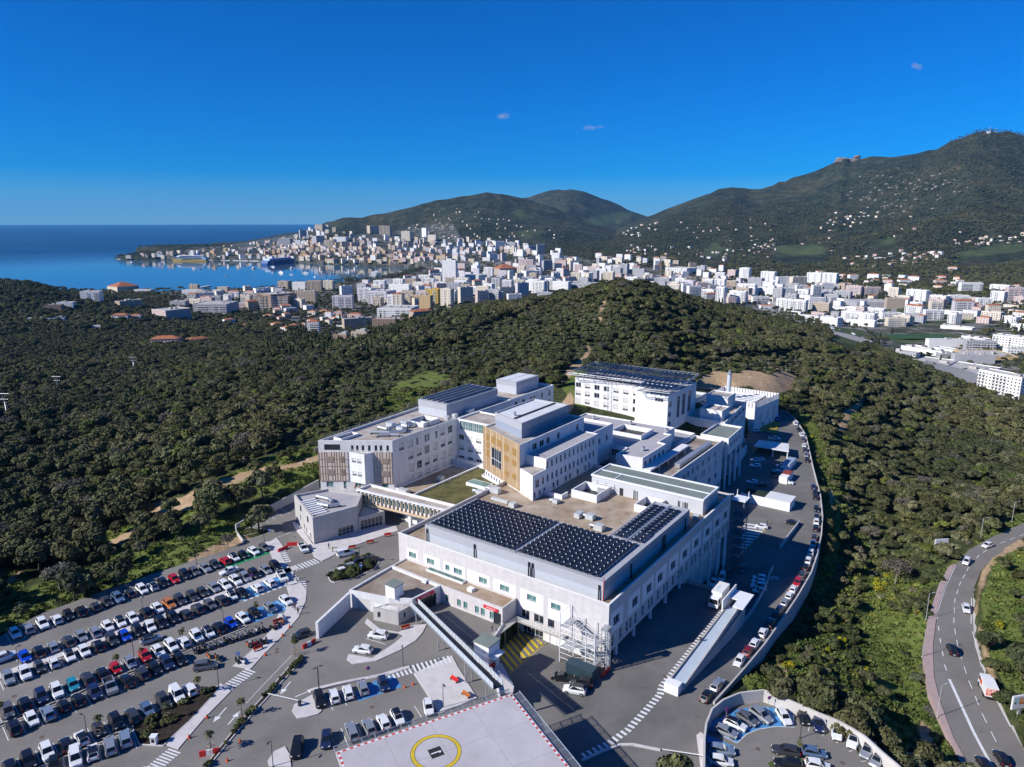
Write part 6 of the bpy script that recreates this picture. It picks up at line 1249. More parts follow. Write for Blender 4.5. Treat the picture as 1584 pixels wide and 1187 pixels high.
# pale walkway between rows B and C, narrow planted strip between D and E
def between(r1, r2, w, sa, sb):
 m1, u1, n1, s1 = r1; m2, u2, n2, s2 = r2; mid = (m1+m2)/2; u = (u1+u2)/2; u /= np.linalg.norm(u); n = np.array([u[1], -u[0]]); return [tuple(mid+u*a+n*b) for a, b in ((sa, -w/2), (sb, -w/2), (sb, w/2), (sa, w/2))]
raised('pavement', between(RB, RC, 2.3, -62, 33), -.05, .12, PAVE); bed(between(RD, RE, 1.1, -52, 22.5), name='planting_strip'); bed(between(RF, RG, 1.0, -40, 4), name='planting_strip')
def single(c, x, y, z, code, az, label, group='other cars', dz=.65, kind=None):
 p = P(*c(x, y), z+dz); a = math.radians(az); vehicle(KAB[code[1]], ABB[code[0]], (p.x, p.y, z), math.pi/2-a, label, group, 'black' if 'R' in code else None); return p
for q in [(c5,1122,200,0,'wa',228,'white saloon driving down the aisle beside the green bays'),(c5,740,533,0,'shR',50,'silver hatchback with a black roof driving along the middle aisle'),(c5,1008,665,0,'gu',75,'grey SUV turning out of the aisle near the motorbikes'),(c5,1478,510,0,'dh',235,'dark hatchback on the drive beside the free-standing white wall'),
  (c5,22,622,0,'wu',40,'white SUV parked askew at the left end of the walkway'),(c5,1455,1065,0,'ku',172,'black SUV alone beside the net at the pale island'),(c3,320,555,0,'wm',282,'white people carrier parked on the forecourt above the curved kerb'),(c3,247,623,0,'wh',282,'white hatchback parked on the tip of the curved kerb'),(c3,75,1045,0,'nh',168,'dark blue hatchback by the left corner of the helipad net'),(c3,557,893,0,'wh',168,'white hatchback alone at the edge of the pale plaza'),
  (lambda x, y: (440+x/3.044, 540+y/3.044),287,962,0,'wv',60,'white van on the forecourt before the entrance house'),(lambda x, y: (440+x/3.044, 540+y/3.044),258,1048,0,'wh',235,'white hatchback at the left end of the oval planted island'),(lambda x, y: (440+x/3.044, 540+y/3.044),300,1026,0,'sh',235,'silver hatchback behind the shrubs of the oval island'),(lambda x, y: (440+x/3.044, 540+y/3.044),345,1004,0,'ku',235,'black SUV behind the sign of the oval island'),(lambda x, y: (440+x/3.044, 540+y/3.044),395,995,0,'ku',235,'black SUV at the right end of the oval island'),
  (c3,1190,753,-3.5,'ka',100,'black saloon beside the shipping container'),(c3,1278,780,-3.5,'ku',285,'black SUV at the end of the shipping container'),(c3,1245,812,-3.5,'wuR',285,'white SUV with a black roof in front of the shipping container'),
  (c4,755,243,-12.4,'gh',205,'grey hatchback in the shaded yard behind the truck'),(c4,660,285,-12.4,'wv',205,'white van in shade against the tall bays'),(c4,620,308,-12.4,'wh',205,'white hatchback in shade just behind the truck'),(c4,690,262,-12.4,'kh',205,'black car in shade beside the white van'),
  (c4,840,285,-12.4,'wh',282,'white car farthest back of four in the shaded bay'),(c4,836,304,-12.4,'wh',282,'second white car in the shaded bay'),(c4,834,324,-12.4,'wu',282,'third white car in the shaded bay'),(c4,842,348,-12.4,'wh',282,'white car nearest the ramp head in the shaded bay'),
  (c4,995,25,-12.4,'ka',100,'black saloon beside the green yard gate'),(c4,845,43,-12.4,'wh',285,'white hatchback on the white hatched yard paint'),
  (cX,680,700,-12.4,'wu',285,'white SUV in the court under the long pale wall'),(cX,728,692,-12.4,'wh',285,'white hatchback behind the white SUV in the court'),(cX,680,750,-12.4,'we',285,'white estate nearest the camera in the court'),(cX,925,752,-12.4,'wh',280,'white hatchback below the carport'),(cX,932,800,-12.4,'wv',280,'white van beside the blue cabin'),(cX,860,838,-12.4,'kv',190,'black van with a pale front in the middle of the court'),(cX,992,910,-12.4,'wu',130,'white SUV leaving the court by the red-roofed cabin'),(cX,650,908,-12.4,'we',285,'white car behind the green netting'),(cX,735,935,-12.4,'kh',285,'dark car behind the green netting'),
  (cX,680,412,-11,'wm',285,'white people carrier beside the yellow hatching'),(cX,557,518,-12,'wm',210,'white people carrier under the rear block'),(cX,592,480,-12,'rh',210,'red hatchback under the rear block'),(cX,893,302,-10.3,'bv',200,'blue van at the corner of the utility hall'),
  (c7,200,378,-3.5,'sh',122,'silver hatchback first in the blue bays of the loop car park'),(c7,268,325,-3.5,'whR',128,'white car with a black roof in the blue bays of the loop car park'),(c7,355,285,-3.5,'gh',142,'grey car with a dark roof in the blue bays of the loop car park'),(c7,452,262,-3.5,'su',148,'large silver SUV beside the sign in the loop car park'),(c7,617,272,-3.5,'wh',175,'white hatchback last in the blue bays of the loop car park'),(c7,757,279,-3.5,'kc',188,'small black car first after the blue bays'),(c7,862,320,-3.5,'nu',195,'dark SUV second after the blue bays'),(c7,997,377,-3.5,'wm',202,'white minivan third after the blue bays'),(c7,1120,438,-3.5,'wuR',215,'white SUV with a black roof along the loop wall'),(c7,1222,515,-3.5,'suR',222,'silver SUV with a dark roof along the loop wall'),(c7,1295,582,-3.5,'shR',228,'silver hatchback with a dark roof farthest along the loop wall'),
  (c7,632,515,-3.5,'de',285,'dark grey estate parked end to end beside the loop island'),(c7,835,530,-3.5,'lh',103,'steel blue hatchback parked beside the loop island'),(c7,165,510,-3.5,'pe',100,'pale blue estate in the lower blue bay'),(c7,165,590,-3.5,'wh',100,'white hatchback in the lower blue bay'),(c7,650,612,-3.5,'ke',285,'black estate below the loop island grass'),(c7,862,622,-3.5,'wh',103,'white hatchback below the loop island grass'),
  (cR,628,258,RZ,'wm',222,'white people carrier coming round the valley road bend'),(cR,722,185,RZ,'wh',242,'white hatchback farthest up the valley road'),(cR,626,470,RZ,'wh',206,'white car in the near lane of the straight valley road'),(cR,562,655,RZ,'ku',18,'black SUV driving up the valley road'),(cR,785,1145,RZ,'kh',10,'black hatchback at the bottom of the valley road'),(cR,705,1172,RZ,'kh',10,'black car in shade by the valley road median stripe')]: single(*q)
# cars nose to tail along the long wall
ls = [(1105,20,'wu'),(1105,52,'kh'),(1098,95,'dh'),(1085,125,'ph'),(1073,163,'wu'),(1070,203,'wm'),(1060,235,'kh'),(1047,272,'dh'),(1030,312,'ru'),(1015,343,'wh'),(987,373,'wh'),(967,403,'sh'),(943,435,'nh'),(918,465,'kh'),(890,500,'ku'),(855,543,'wh'),(813,593,'wh'),(782,628,'mh'),(748,678,'wh'),(658,797,'se'),(610,850,'kh')]
pts = [(*c4(x, y), k) for x, y, k in ls] + [(*cX(x, y), k) for x, y, k in [(1065,345,'wv'),(1080,405,'kh'),(1098,450,'wu'),(1120,500,'gm'),(1125,552,'wh'),(1145,600,'du'),(1157,648,'sh'),(1172,697,'kh'),(1243,955,'nh'),(1252,1010,'ku'),(1258,1055,'kh'),(1268,1170,'kh')]] + [(840+1395/3.298, 540+855/3.298, 'kh')]
pts.sort(key=lambda q: -q[1])
for k, (x, y, code) in enumerate(pts):
 z = -8
 for _ in range(6):
  p = P(x, y, z+.65); bb = (p.x-OX)*SA+(p.y-OY)*CA; z = road_z(bb)
 wy = [W(*q) for q in WALLLINE]; j = min(range(len(wy)-1), key=lambda i: ((wy[i]+wy[i+1])/2-Vector((p.x, p.y, 0))).length); d = (wy[j+1]-wy[j]); az = math.atan2(d.y, d.x)
 dn = d.normalized(); nl = Vector((-dn.y, dn.x, 0)); base = wy[j]+dn*((Vector((p.x, p.y, 0))-wy[j]).dot(dn))+nl*1.55
 slope = math.atan((road_z(bb+2)-road_z(bb-2))/4); o = vehicle(KAB[code[1]], ABB[code[0]], (base.x, base.y, z), az+math.pi*(k % 5 == 2), f"{ABB[code[0]]} {KAB[code[1]]}, {ordinal(k+1)} car up the access road along the curving wall", 'cars along the curving wall')
for o, loc, rz, label, group, sl in LATER:
 o.location = loc; o.rotation_euler = (0, 0, rz); o['label'] = label; o['group'] = group
 for c in o.children:
  for s_ in c.material_slots:
   nm = s_.material.name if s_.material else ''
   if nm in sl: s_.link = 'OBJECT'; s_.material = sl[nm]
# pickups and trucks
def pickup(loc, rz, col, label):
 t = thing('pickup_truck', label, 'pickup', loc, rz); pm = PAINTS[col]; b = MB()
 b.box(-2.5, -.9, .35, 2.5, .9, .95); b.hexa([(-.1,-.82,.95),(1.25,-.82,.95),(1.25,.82,.95),(-.1,.82,.95),(.15,-.7,1.75),(.75,-.7,1.75),(.75,.7,1.75),(.15,.7,1.75)]); link('body', b.mesh('body', pm), t, world=False)
 b = MB(); b.box(-2.42, -.74, .953, -.25, .74, .97); link('load_bed', b.mesh('load_bed', TRIM), t, world=False); b = MB()
 b.box(-2.5, -.9, .953, -.2, -.78, 1.2); b.box(-2.5, .78, .953, -.2, .9, 1.2); b.box(-2.5, -.777, .953, -2.4, .777, 1.2); link('bed_side', b.mesh('bed_side', pm), t, world=False, kind='stuff')
 b = MB(); b.face([(1.27,-.72,1.0),(1.27,.72,1.0),(.79,.62,1.7),(.79,-.62,1.7)]); link('windscreen', b.mesh('windscreen', CGL), t, world=False)
 for s in (-1, 1):
  b = MB(); q = [(.0,s*.83,1.0),(1.1,s*.83,1.0),(.72,s*.73,1.66),(.2,s*.73,1.66)]; b.face(q if s < 0 else q[::-1]); link('side_window', b.mesh('side_window', CGL), t, world=False)
 wm = MB(); wm.rod((0,-.12,0),(0,.12,0),.37,12); me = wm.mesh('wheel', TYRE)
 for x in (1.55,-1.5):
  for s in (-1,1): link('wheel', me, t, loc=(x, s*.8, .37), world=False)
 return t
for c, x, y, z, az, col, label in [(c5,1383,228,0,148,'white','white pickup with an open bed at the right end of the walkway'),(c5,540,765,0,140,'silver','silver pickup in the row below the planted strip'),(c6,590,712,0,150,'white','white utility pickup parked before the entrance house corner'),(cX,862,492,-11.6,100,'white','white flatbed pickup carrying a pale frame in the shaded lower yard')]:
 p = P(*c(x, y), z+.6); pickup((p.x, p.y, z), math.pi/2-math.radians(az), col, label)
def box_truck(loc, rz, label, L, Wd, Hh, panels):
 t = thing('box_truck', label, 'truck', loc, rz); wh = PAINTS['white']; b = MB(); h = L/2
 b.box(-h, -Wd/2, 1.0, h-2.1, Wd/2, Hh); link('box_body', b.mesh('box_body', mat('truck_box', (.74,.74,.72), .5, .03, .4)), t, world=False)
 b = MB(); b.hexa([(h-2.0,-Wd/2+.1,.55),(h-.1,-Wd/2+.1,.55),(h-.1,Wd/2-.1,.55),(h-2.0,Wd/2-.1,.55),(h-2.0,-Wd/2+.15,2.75),(h-.45,-Wd/2+.2,2.75),(h-.45,Wd/2-.2,2.75),(h-2.0,Wd/2-.15,2.75)]); link('cab', b.mesh('cab', wh), t, world=False)
 b = MB(); b.face([(h-.19,-Wd/2+.25,1.45),(h-.19,Wd/2-.25,1.45),(h-.385,Wd/2-.3,2.5),(h-.385,-Wd/2+.3,2.5)]); link('windscreen', b.mesh('windscreen', CGL), t, world=False)
 for s in (-1, 1):
  b = MB(); y = s*(Wd/2-.09); q = [(h-1.6,y,1.55),(h-.5,y,1.55),(h-.7,y*.97,2.4),(h-1.6,y*.97,2.4)]; b.face(q if s < 0 else q[::-1]); link('side_window', b.mesh('side_window', CGL), t, world=False)
  b = MB(); b.box(h-.08, s*Wd*.36-.16, .62, h-.02, s*Wd*.36+.16, .82); link('headlight', b.mesh('headlight', HEADL), t, world=False)
 b = MB(); b.box(-h+.1, -Wd/2+.2, .45, h-1.9, Wd/2-.2, .98); link('chassis', b.mesh('chassis', TRIM), t, world=False)
 wm = MB(); wm.rod((0,-.15,0),(0,.15,0),.46,12); me = wm.mesh('wheel', TYRE)
 for x in (h-1.1, -h+1.4):
  for s in (-1,1): link('wheel', me, t, loc=(x, s*(Wd/2-.18), .46), world=False)
 panels(t, h, Wd, Hh); return t
def pan1(t, h, w, Hh):
 tm = mat('faded_teal_print', (.36, .50, .52), .6)
 for k, (x0, x1, y) in enumerate([(-1.6,.9,-.25),(-1.9,.4,-.62)]):
  b = MB(); x = x0; r = random.Random(k)
  while x < x1: l = r.uniform(.12,.3); b.box(x, y, Hh+.003, x+l, y+.22, Hh+.01); x += l+.07
  link('lettering', b.mesh('lettering', tm), t, world=False, kind='stuff')
 b = MB(); b.box(h-.09, -.6, .9, h-.03, .6, 1.05); link('yellow_strip', b.mesh('yellow_strip', YELLOW), t, world=False)
p = P(*c4(617, 436), -3.5); d = W(0, 1)-W(0, 0); box_truck((p.x+d.x*3.6, p.y+d.y*3.6, -3.5), math.atan2(-d.y, -d.x), 'white box truck with faded teal lettering at the step wall', 7.6, 2.45, 3.6, pan1)
def pan2(t, h, w, Hh):
 om = mat('orange_red_print', (.62, .10, .035), .5)
 for s in (-1, 1):
  b = MB(); b.box(-h-.02, s*.56-.48, 1.3, -h-.003, s*.56+.48, Hh-.25); o = link('door_panel', b.mesh('door_panel', om), t, world=False); b = MB(); r = random.Random(s+3)
  for z in (1.6, 1.95, 2.3, 2.6):
   y = s*.56-.34; 
   while y < s*.56+.3: l = r.uniform(.06,.16); b.box(-h-.03, y, z, -h-.0205, y+l, z+.16); y += l+.05
  link('lettering', b.mesh('lettering', TXTW), o, world=False, kind='stuff')
 b = MB(); b.box(-.2, w/2+.003, 1.5, 1.1, w/2+.02, 2.6); link('side_panel', b.mesh('side_panel', om), t, world=False)
p = P(*cR(718, 850), RZ); box_truck((p.x, p.y, RZ), math.pi/2-math.radians(20), 'small white box truck with orange-red rear panels on the valley road', 6.2, 2.3, 3.1, pan2)
# ---------------------------------------------------------------- motorbikes
def make_bike():
 t = thing('motorbike', 'x', 'motorbike'); wm = MB(); wm.rod((0,-.06,0),(0,.06,0),.31,12); me = wm.mesh('wheel', TYRE)
 for x in (.68,-.66): link('wheel', me, t, loc=(x,0,.31), world=False)
 b = MB(); b.hexa([(-.55,-.13,.35),(.5,-.13,.35),(.5,.13,.35),(-.55,.13,.35),(-.75,-.11,.72),(.42,-.15,.88),(.42,.15,.88),(-.75,.11,.72)]); b.hexa([(.3,-.16,.6),(.72,-.12,.62),(.72,.12,.62),(.3,.16,.6),(.35,-.14,1.02),(.55,-.1,1.08),(.55,.1,1.08),(.35,.14,1.02)]); link('body', b.mesh('body', mat('bike_paint', (.05,.05,.055), .3)), t, world=False)
 b = MB(); b.box(-.78,-.14,.74,.12,.14,.84); link('seat', b.mesh('seat', TRIM), t, world=False); b = MB(); b.rod((.45,-.36,1.06),(.45,.36,1.06),.025,5); b.rod((.7,0,.31),(.45,0,1.05),.04,5); link('handlebar', b.mesh('handlebar', METAL), t, world=False)
 return t
bk = [(x, y, 'in the row below the planted strip') for x, y in [(948+i*17.2, 592-i*5.6+(4 if i % 3 else -3)) for i in range(21)]] + [(1213+i*15, 560-i*3, 'in the small cluster beside the bench') for i in range(7)] + [(x, y, 'among those out in the aisle') for x, y in [(985,560),(1022,615),(1058,620),(1072,628)]] + [(x, y, 'under the blue parking sign') for x, y in [(1160,640),(1178,632),(1190,645)]] + [(x, y, 'among the motorbikes near the pale cover') for x, y in [(1335,478),(1350,470),(1362,458),(1385,448),(1372,432)]]
bp0 = make_bike(); BC = [mat('bike_black', (.015,.015,.016), .3), mat('bike_red', (.3,.015,.015), .3), mat('bike_silver', (.35,.36,.37), .3, metal=.5), mat('bike_white', (.6,.6,.6), .3), mat('bike_orange', (.5,.13,.02), .3)]; cnt = {}; rr = random.Random(4)
todo = []
for x, y, ds in bk:
 cnt[ds] = cnt.get(ds, 0)+1; k = rr.choice((0,0,0,1,2,3,0,0,2,4)); p = P(*c5(x, y), .5); todo.append(((p.x, p.y, 0), RD[1], rr.uniform(-.25,.25)+(math.pi if rr.random() < .3 else 0), f"{['black','red','silver','white','orange'][k]} motorbike, {ordinal(cnt[ds])} from left, {ds}", k))
for i, (loc, u, jit, lab, k) in enumerate(todo):
 rz = math.atan2(-u[0], u[1])+jit
 if i == 0: first = (loc, rz, lab, k)
 else: copy_tree(bp0, loc, rz, lab, 'parked motorbikes', {'bike_paint': BC[k]})
bp0.location = first[0]; bp0.rotation_euler = (0, 0, first[1]); bp0['label'] = first[2]; bp0['group'] = 'parked motorbikes'
# ---------------------------------------------------------------- people
def make_person():
 t = thing('person', 'x', 'person'); J = {'pel': (0,0,.95,.15,.11), 'chest': (0,0,1.32,.18,.12), 'neck': (0,0,1.50,.065,.065), 'head': (.02,0,1.64,.10,.115), 'top': (.01,0,1.73,.07,.08)}
 me = D.meshes.new('person_skeleton'); V = [(0,0,.95),(0,0,1.15),(0,0,1.34),(0,0,1.48),(.015,0,1.60),(.01,0,1.71)]; R_ = [.145,.135,.155,.06,.095,.075]; E = [(0,1),(1,2),(2,3),(3,4),(4,5)]
 for s, sw in ((-1, .22), (1, -.18)):
  i = len(V); V += [(.0,s*.10,.90),(.05+sw*.4,s*.10,.50),(sw,s*.10,.07),(sw+.14,s*.10,.045)]; R_ += [.095,.062,.045,.04]; E += [(0,i),(i,i+1),(i+1,i+2),(i+2,i+3)]
  i = len(V); V += [(0,s*.20,1.40),(-sw*.25,s*.25,1.12),(.03-sw*.7,s*.25,.88),(.05-sw*.75,s*.245,.80)]; R_ += [.06,.045,.035,.035]; E += [(2,i),(i,i+1),(i+1,i+2),(i+2,i+3)]
 me.from_pydata(V, E, []); o = D.objects.new('person_skeleton', me); COL.objects.link(o); o.modifiers.new('Skin', 'SKIN'); 
 for k, r in enumerate(R_): me.skin_vertices[0].data[k].radius = (r, r)
 me.skin_vertices[0].data[0].use_root = True; s = o.modifiers.new('Sub', 'SUBSURF'); s.levels = 1
 dg = bpy.context.evaluated_depsgraph_get(); m2 = D.meshes.new_from_object(o.evaluated_get(dg)); D.objects.remove(o); D.meshes.remove(me); m2.name = 'body'
 m2.materials.clear()
 for mm in (mat('skin', (.45,.29,.21), .6), mat('jacket_cloth', (.03,.03,.035), .9), mat('trouser_cloth', (.03,.035,.05), .9), mat('hair', (.03,.02,.015), .8)): m2.materials.append(mm)
 for p in m2.polygons:
  z = p.center.z; y = abs(p.center.y); p.material_index = 3 if z > 1.66 or (z > 1.56 and p.center.x < -.02) else 0 if z > 1.47 or (y > .17 and z < .86) else 1 if z > .93 else 2
 m2.polygons.foreach_set('use_smooth', [True]*len(m2.polygons)); link('body', m2, t, world=False); return t
pe = [(c5,1305,540,0,'walker in dark clothes beside the bench on the curved path','jk'),(c5,1460,398,0,'walker in black with a pale bag strap on the curved path','jk'),(c5,1437,368,0,'person in grey standing by the white car at the path','jg'),(c5,1445,375,0,'second person of a pair by the white car','jk'),(c5,1404,258,0,'person in black behind the white pickup','jk'),(c5,1455,240,0,'person in a pale top at the upper crossing','jw'),(c5,1462,246,0,'person pushing beside the pale-topped one at the crossing','jw'),(c5,1440,228,0,'person in blue near the upper crossing','jb'),
 (c6,757,700,0,'person in black standing before the entrance house','jk'),(c6,783,722,0,'worker in a yellow vest before the entrance house','jy'),(c4,560,578,-3.5,'walker in dark clothes on the striped path by the ramp','jk'),(c3,857,528,0,'person in dark clothes by the strip wall door','jk'),(c3,703,592,0,'person in grey on the forecourt under the footbridge','jg'),(c6,960,318,4.6,'worker in orange on the terrace under the wood screen','jo'),(c6,930,315,4.6,'second worker in orange on the terrace','jo'),(c4,873,25,-12.4,'person in black beside the white hatching','jk')]
JC = {'jk': (.02,.02,.023), 'jg': (.18,.18,.19), 'jw': (.6,.6,.6), 'jb': (.03,.08,.25), 'jy': (.55,.62,.03), 'jo': (.6,.15,.03)}
pp = make_person()
for i, (c, x, y, z, lab, jc) in enumerate(pe):
 p = P(*c(x, y), z+.85); sl = {'jacket_cloth': mat('jacket_'+jc, JC[jc], .9)}; rz = i*1.7
 if i == 0:
  keep = ((p.x, p.y, z), rz, lab)
 else: copy_tree(pp, (p.x, p.y, z+(.12 if z == 0 else 0)), rz, lab, 'people on foot', sl)
pp.location = (keep[0][0], keep[0][1], .12); pp['label'] = keep[2]; pp['group'] = 'people on foot'
# ---------------------------------------------------------------- street furniture
def make_lamp(h, arm, col):
 t = thing('street_lamp', 'x', 'street lamp'); m = mat(col, {'lamp_dark': (.045,.047,.05), 'lamp_steel': (.42,.44,.45)}[col], .45); b = MB(); b.rod((0,0,0),(0,0,h),.075,6,.05); link('pole', b.mesh('pole', m), t, world=False)
 b = MB(); b.rod((0,0,h),(arm,0,h+.05),.04,5); link('arm', b.mesh('arm', m), t, world=False); b = MB(); b.box(arm-.1,-.13,h,arm+.5,.13,h+.10); link('lamp_head', b.mesh('lamp_head', m), t, world=False)
 b = MB(); b.box(-.16,-.16,0,.16,.16,.12); link('base_plate', b.mesh('base_plate', m), t, world=False); return t
lamps = [(c5,583,305,0,'at the grass bank behind a pale blue car'),(c5,92,462,0,'in the scrub at the far left of the bank'),(c5,963,168,0,'on the tan clearing above the car rows'),(c5,96,690,0,'at the left end of the pale walkway'),(c5,706,440,0,'behind a black SUV on the walkway'),(c5,662,660,0,'in the narrow planted strip'),(c5,1102,500,0,'beside the blue hatchback above the motorbikes'),(c5,432,1035,0,'in the lower planted strip'),(c5,1073,772,0,'at the point of the bark bed'),(c5,1150,300,0,'behind the black saloon near the blue bays'),(cH,720,697,0,'at the black SUV end of the short row'),(cH,425,1187,0,'on the island by the helipad net'),(c3,438,708,0,'by the curved white kerb'),(c3,627,900,0,'on the pale plaza'),(c6,335,668,0,'at the mouth of the walled forecourt'),(c6,963,822,0,'behind the oval island'),(c3,40,815,0,'on the drive before the short row'),(c7,735,430,-3.5,'at the edge of the loop island')]
lp = make_lamp(4.9, .5, 'lamp_dark'); fl_ = None
for i, (c, x, y, z, wh) in enumerate(lamps):
 p = P(*c(x, y), z); lab = 'slim dark lamp post ' + wh; rz = .4*i
 if i == 0: fl_ = (p, rz, lab)
 else: copy_tree(lp, p, rz, lab, 'dark lamp posts')
lp.location = fl_[0]; lp['label'] = fl_[2]; lp['group'] = 'dark lamp posts'
l2 = make_lamp(7.2, 1.2, 'lamp_steel'); fl_ = None
for i, (x, y, rz, wh) in enumerate([(690,158,0,'tall steel road lamp on the outer bend of the valley road'),(832,80,0,'tall steel road lamp farthest along the valley road'),(444,522,.3,'tall steel road lamp beside the pink pavement above the grass'),(427,690,.3,'tall steel road lamp halfway down the pink pavement'),(494,962,.4,'tall steel road lamp lowest on the pink pavement')]):
 p = P(*cR(x, y), RZ)
 if i == 0: fl_ = (p, wh)
 else: copy_tree(l2, p, rz, wh, 'valley road lamps')
l2.location = fl_[0]; l2['label'] = fl_[1]; l2['group'] = 'valley road lamps'
def billboard(px, py, zb, rz, w, h, label, art, hgt=3.0):
 p = P(px, py, zb); t = thing('billboard', label, 'billboard', p, rz); b = MB(); b.box(-w/2,-.15,hgt,w/2,.15,hgt+h); link('case', b.mesh('case', mat('billboard_case', (.66,.66,.68), .5)), t, world=False)
 b = MB(); b.box(-.35,-.12,0,.35,.12,hgt); link('post', b.mesh('post', mat('billboard_post', (.42,.41,.42), .6)), t, world=False); b = MB(); b.box(-w/2+.15,-.17,hgt+.15,w/2-.15,-.153,hgt+h-.15); o = link('poster', b.mesh('poster', mat('poster_paper', (.72,.73,.76), .5)), t, world=False); art(o, w, h, hgt); return t
def rect(o, name, x0, z0, x1, z1, col, y=-.176):
 b = MB(); b.box(x0, y-.004, z0, x1, y, z1); link(name, b.mesh(name, mat('print_%d_%d_%d' % tuple(int(c*99) for c in col), col, .5)), o, world=False)
def art1(o, w, h, g):
 r = random.Random(6)
 for k in range(14): x = -w/2+.25+r.random()*w*.42; z = g+.3+r.random()*(h-1.0); s = r.uniform(.15,.45); rect(o, 'print_patch', x, z, x+s, z+s*1.2, r.choice([(.05,.10,.22),(.28,.38,.48),(.02,.02,.03),(.35,.12,.10),(.40,.52,.58)]), -.176-k*.0045)
 rect(o, 'print_line', w*.18, g+h*.5, w*.24, g+h*.58, (.55,.35,.36)); rect(o, 'print_line', w*.28, g+h*.5, w*.33, g+h*.56, (.55,.35,.36))
def art2(o, w, h, g):
 rect(o, 'print_picture', -w/2+.3, g+1.2, -w*.1, g+h-.3, (.50,.62,.68)); rect(o, 'print_patch', -w/2+.4, g+1.3, -w*.3, g+1.7, (.10,.14,.10), -.181); rect(o, 'print_block', -w*.12, g+1.1, w/2-.25, g+h-.5, (.62,.20,.03), -.186)
 for k, z in enumerate((h-.95, h-1.35)): rect(o, 'print_line', -w*.05, g+z, w*.35-k*.3, g+z+.18, (.80,.66,.55), -.191)
 rect(o, 'print_line', w*.2, g+.35, w*.42, g+.8, (.10,.12,.25), -.181)
billboard(1453, 862, -16.5, math.radians(8), 4.4, 3.0, 'billboard with a blurred dark and white picture among the trees by the bend', art1); billboard(1575, 1108, RZ+1, math.radians(12), 4.2, 3.0, 'billboard with an orange block beside the valley road', art2, 1.8)
for x, y, lab in [(12,652,'tall pale lattice pylon in the woods at the far left'),(208,578,'small lattice pylon among the trees beyond'),(91,612,'thin T-shaped power pole in the woods'),]:
 p = hit(x, y)
 t = thing('power_pylon', lab, 'pylon', p); hh = 16 if x == 12 else 13; b = MB(); tt = 'T-shaped' in lab; w0 = .3 if tt else 1.6
 for sx in (-1, 1):
  for sy in (-1, 1): b.rod((sx*w0, sy*w0, -1), (sx*.35, sy*.35, hh*.75), .10, 4); b.rod((sx*.35, sy*.35, hh*.75), (sx*.9, sy*.3, hh), .09, 4)
 for k in range(7): z = hh*.1*k; f = 1-k/9; b.rod((-w0*f, -w0*f, z), (w0*f, w0*f, z+hh*.1), .06, 4); b.rod((w0*f, -w0*f, z), (-w0*f, w0*f, z+hh*.1), .06, 4)
 link('lattice', b.mesh('lattice', METAL), t, world=False); b = MB(); b.rod((-3, 0, hh), (3, 0, hh), .12, 5); b.rod((-2.2, 0, hh*.8), (2.2, 0, hh*.8), .1, 5); link('crossarm', b.mesh('crossarm', METAL), t, world=False)
REDP = mat('red_plastic', (.55, .03, .03), .45); ORW = mat('orange_wood', (.42, .15, .04), .6); REDW = mat('red_bench_wood', (.40, .05, .03), .6)
for c, x, y, z, rz, lab, m in [(c5,1514,558,0,.9,'red and white plastic barrier on the drive by the white wall',REDP),(c5,1026,1090,0,.3,'red and white barrier at the lower end of the long planted median',REDP),(c6,522,686,0,.15,'red barrier beside the utility pickup',REDP),(c6,455,718,0,1.0,'small red barrier at the forecourt kerb',REDP),(c3,846,712,.12,1.0,'row of red barriers by the lift tower',REDP),(lambda x, y: (800+x/6.595, 900+y/6.595),900,925,-3.5,.9,'red barrier leaning at the container end',REDP)]:
 p = P(*c(x, y), z+.4); t = thing('barrier', lab, 'barrier', (p.x, p.y, z), rz, 'red barriers'); b = MB()
 for k in range(3): b.hexa([(-1.5+k*1.02,-.25,0),(-.52+k*1.02,-.25,0),(-.52+k*1.02,.25,0),(-1.5+k*1.02,.25,0),(-1.5+k*1.02,-.12,.9),(-.52+k*1.02,-.12,.9),(-.52+k*1.02,.12,.9),(-1.5+k*1.02,.12,.9)]); link('segment', b.mesh('segment', m if k != 1 else mat('white_plastic', (.7,.68,.68), .5) if 'white' in lab else m), t, world=False); b = MB()
for c, x, y, z, rz, lab, m in [(c3,677,766,.12,-.75,'bright red bench on the pale plaza',REDP),(c3,732,838,.12,-.75,'orange wooden bench at the plaza edge',ORW),(c3,450,520,.12,.5,'red-brown bench against the stone drum wall',REDW),(c5,1266,580,.12,.75,'red-brown bench on the curved path by the motorbikes',REDW),(c5,1360,448,.12,.75,'dark red bench near the pale cover',REDW),(c6,1030,672,.12,.45,'red-brown bench on the entrance plaza edge',REDW),(c6,1145,626,.12,.45,'red bench at the right end of the entrance plaza',REDP),(c6,912,708,.12,.45,'dark red bench nearest the white van',REDW)]:
 p = P(*c(x, y), z+.35); t = thing('bench', lab, 'bench', (p.x, p.y, z), rz, 'benches'); b = MB(); b.box(-.95,-.25,.40,.95,.2,.48); link('seat', b.mesh('seat', m), t, world=False); b = MB(); b.box(-.95,.22,.45,.95,.28,.88); link('backrest', b.mesh('backrest', m), t, world=False)
 for s in (-.8, .8): b = MB(); b.box(s-.05,-.22,0,s+.05,.22,.397); link('leg', b.mesh('leg', DARK), t, world=False)
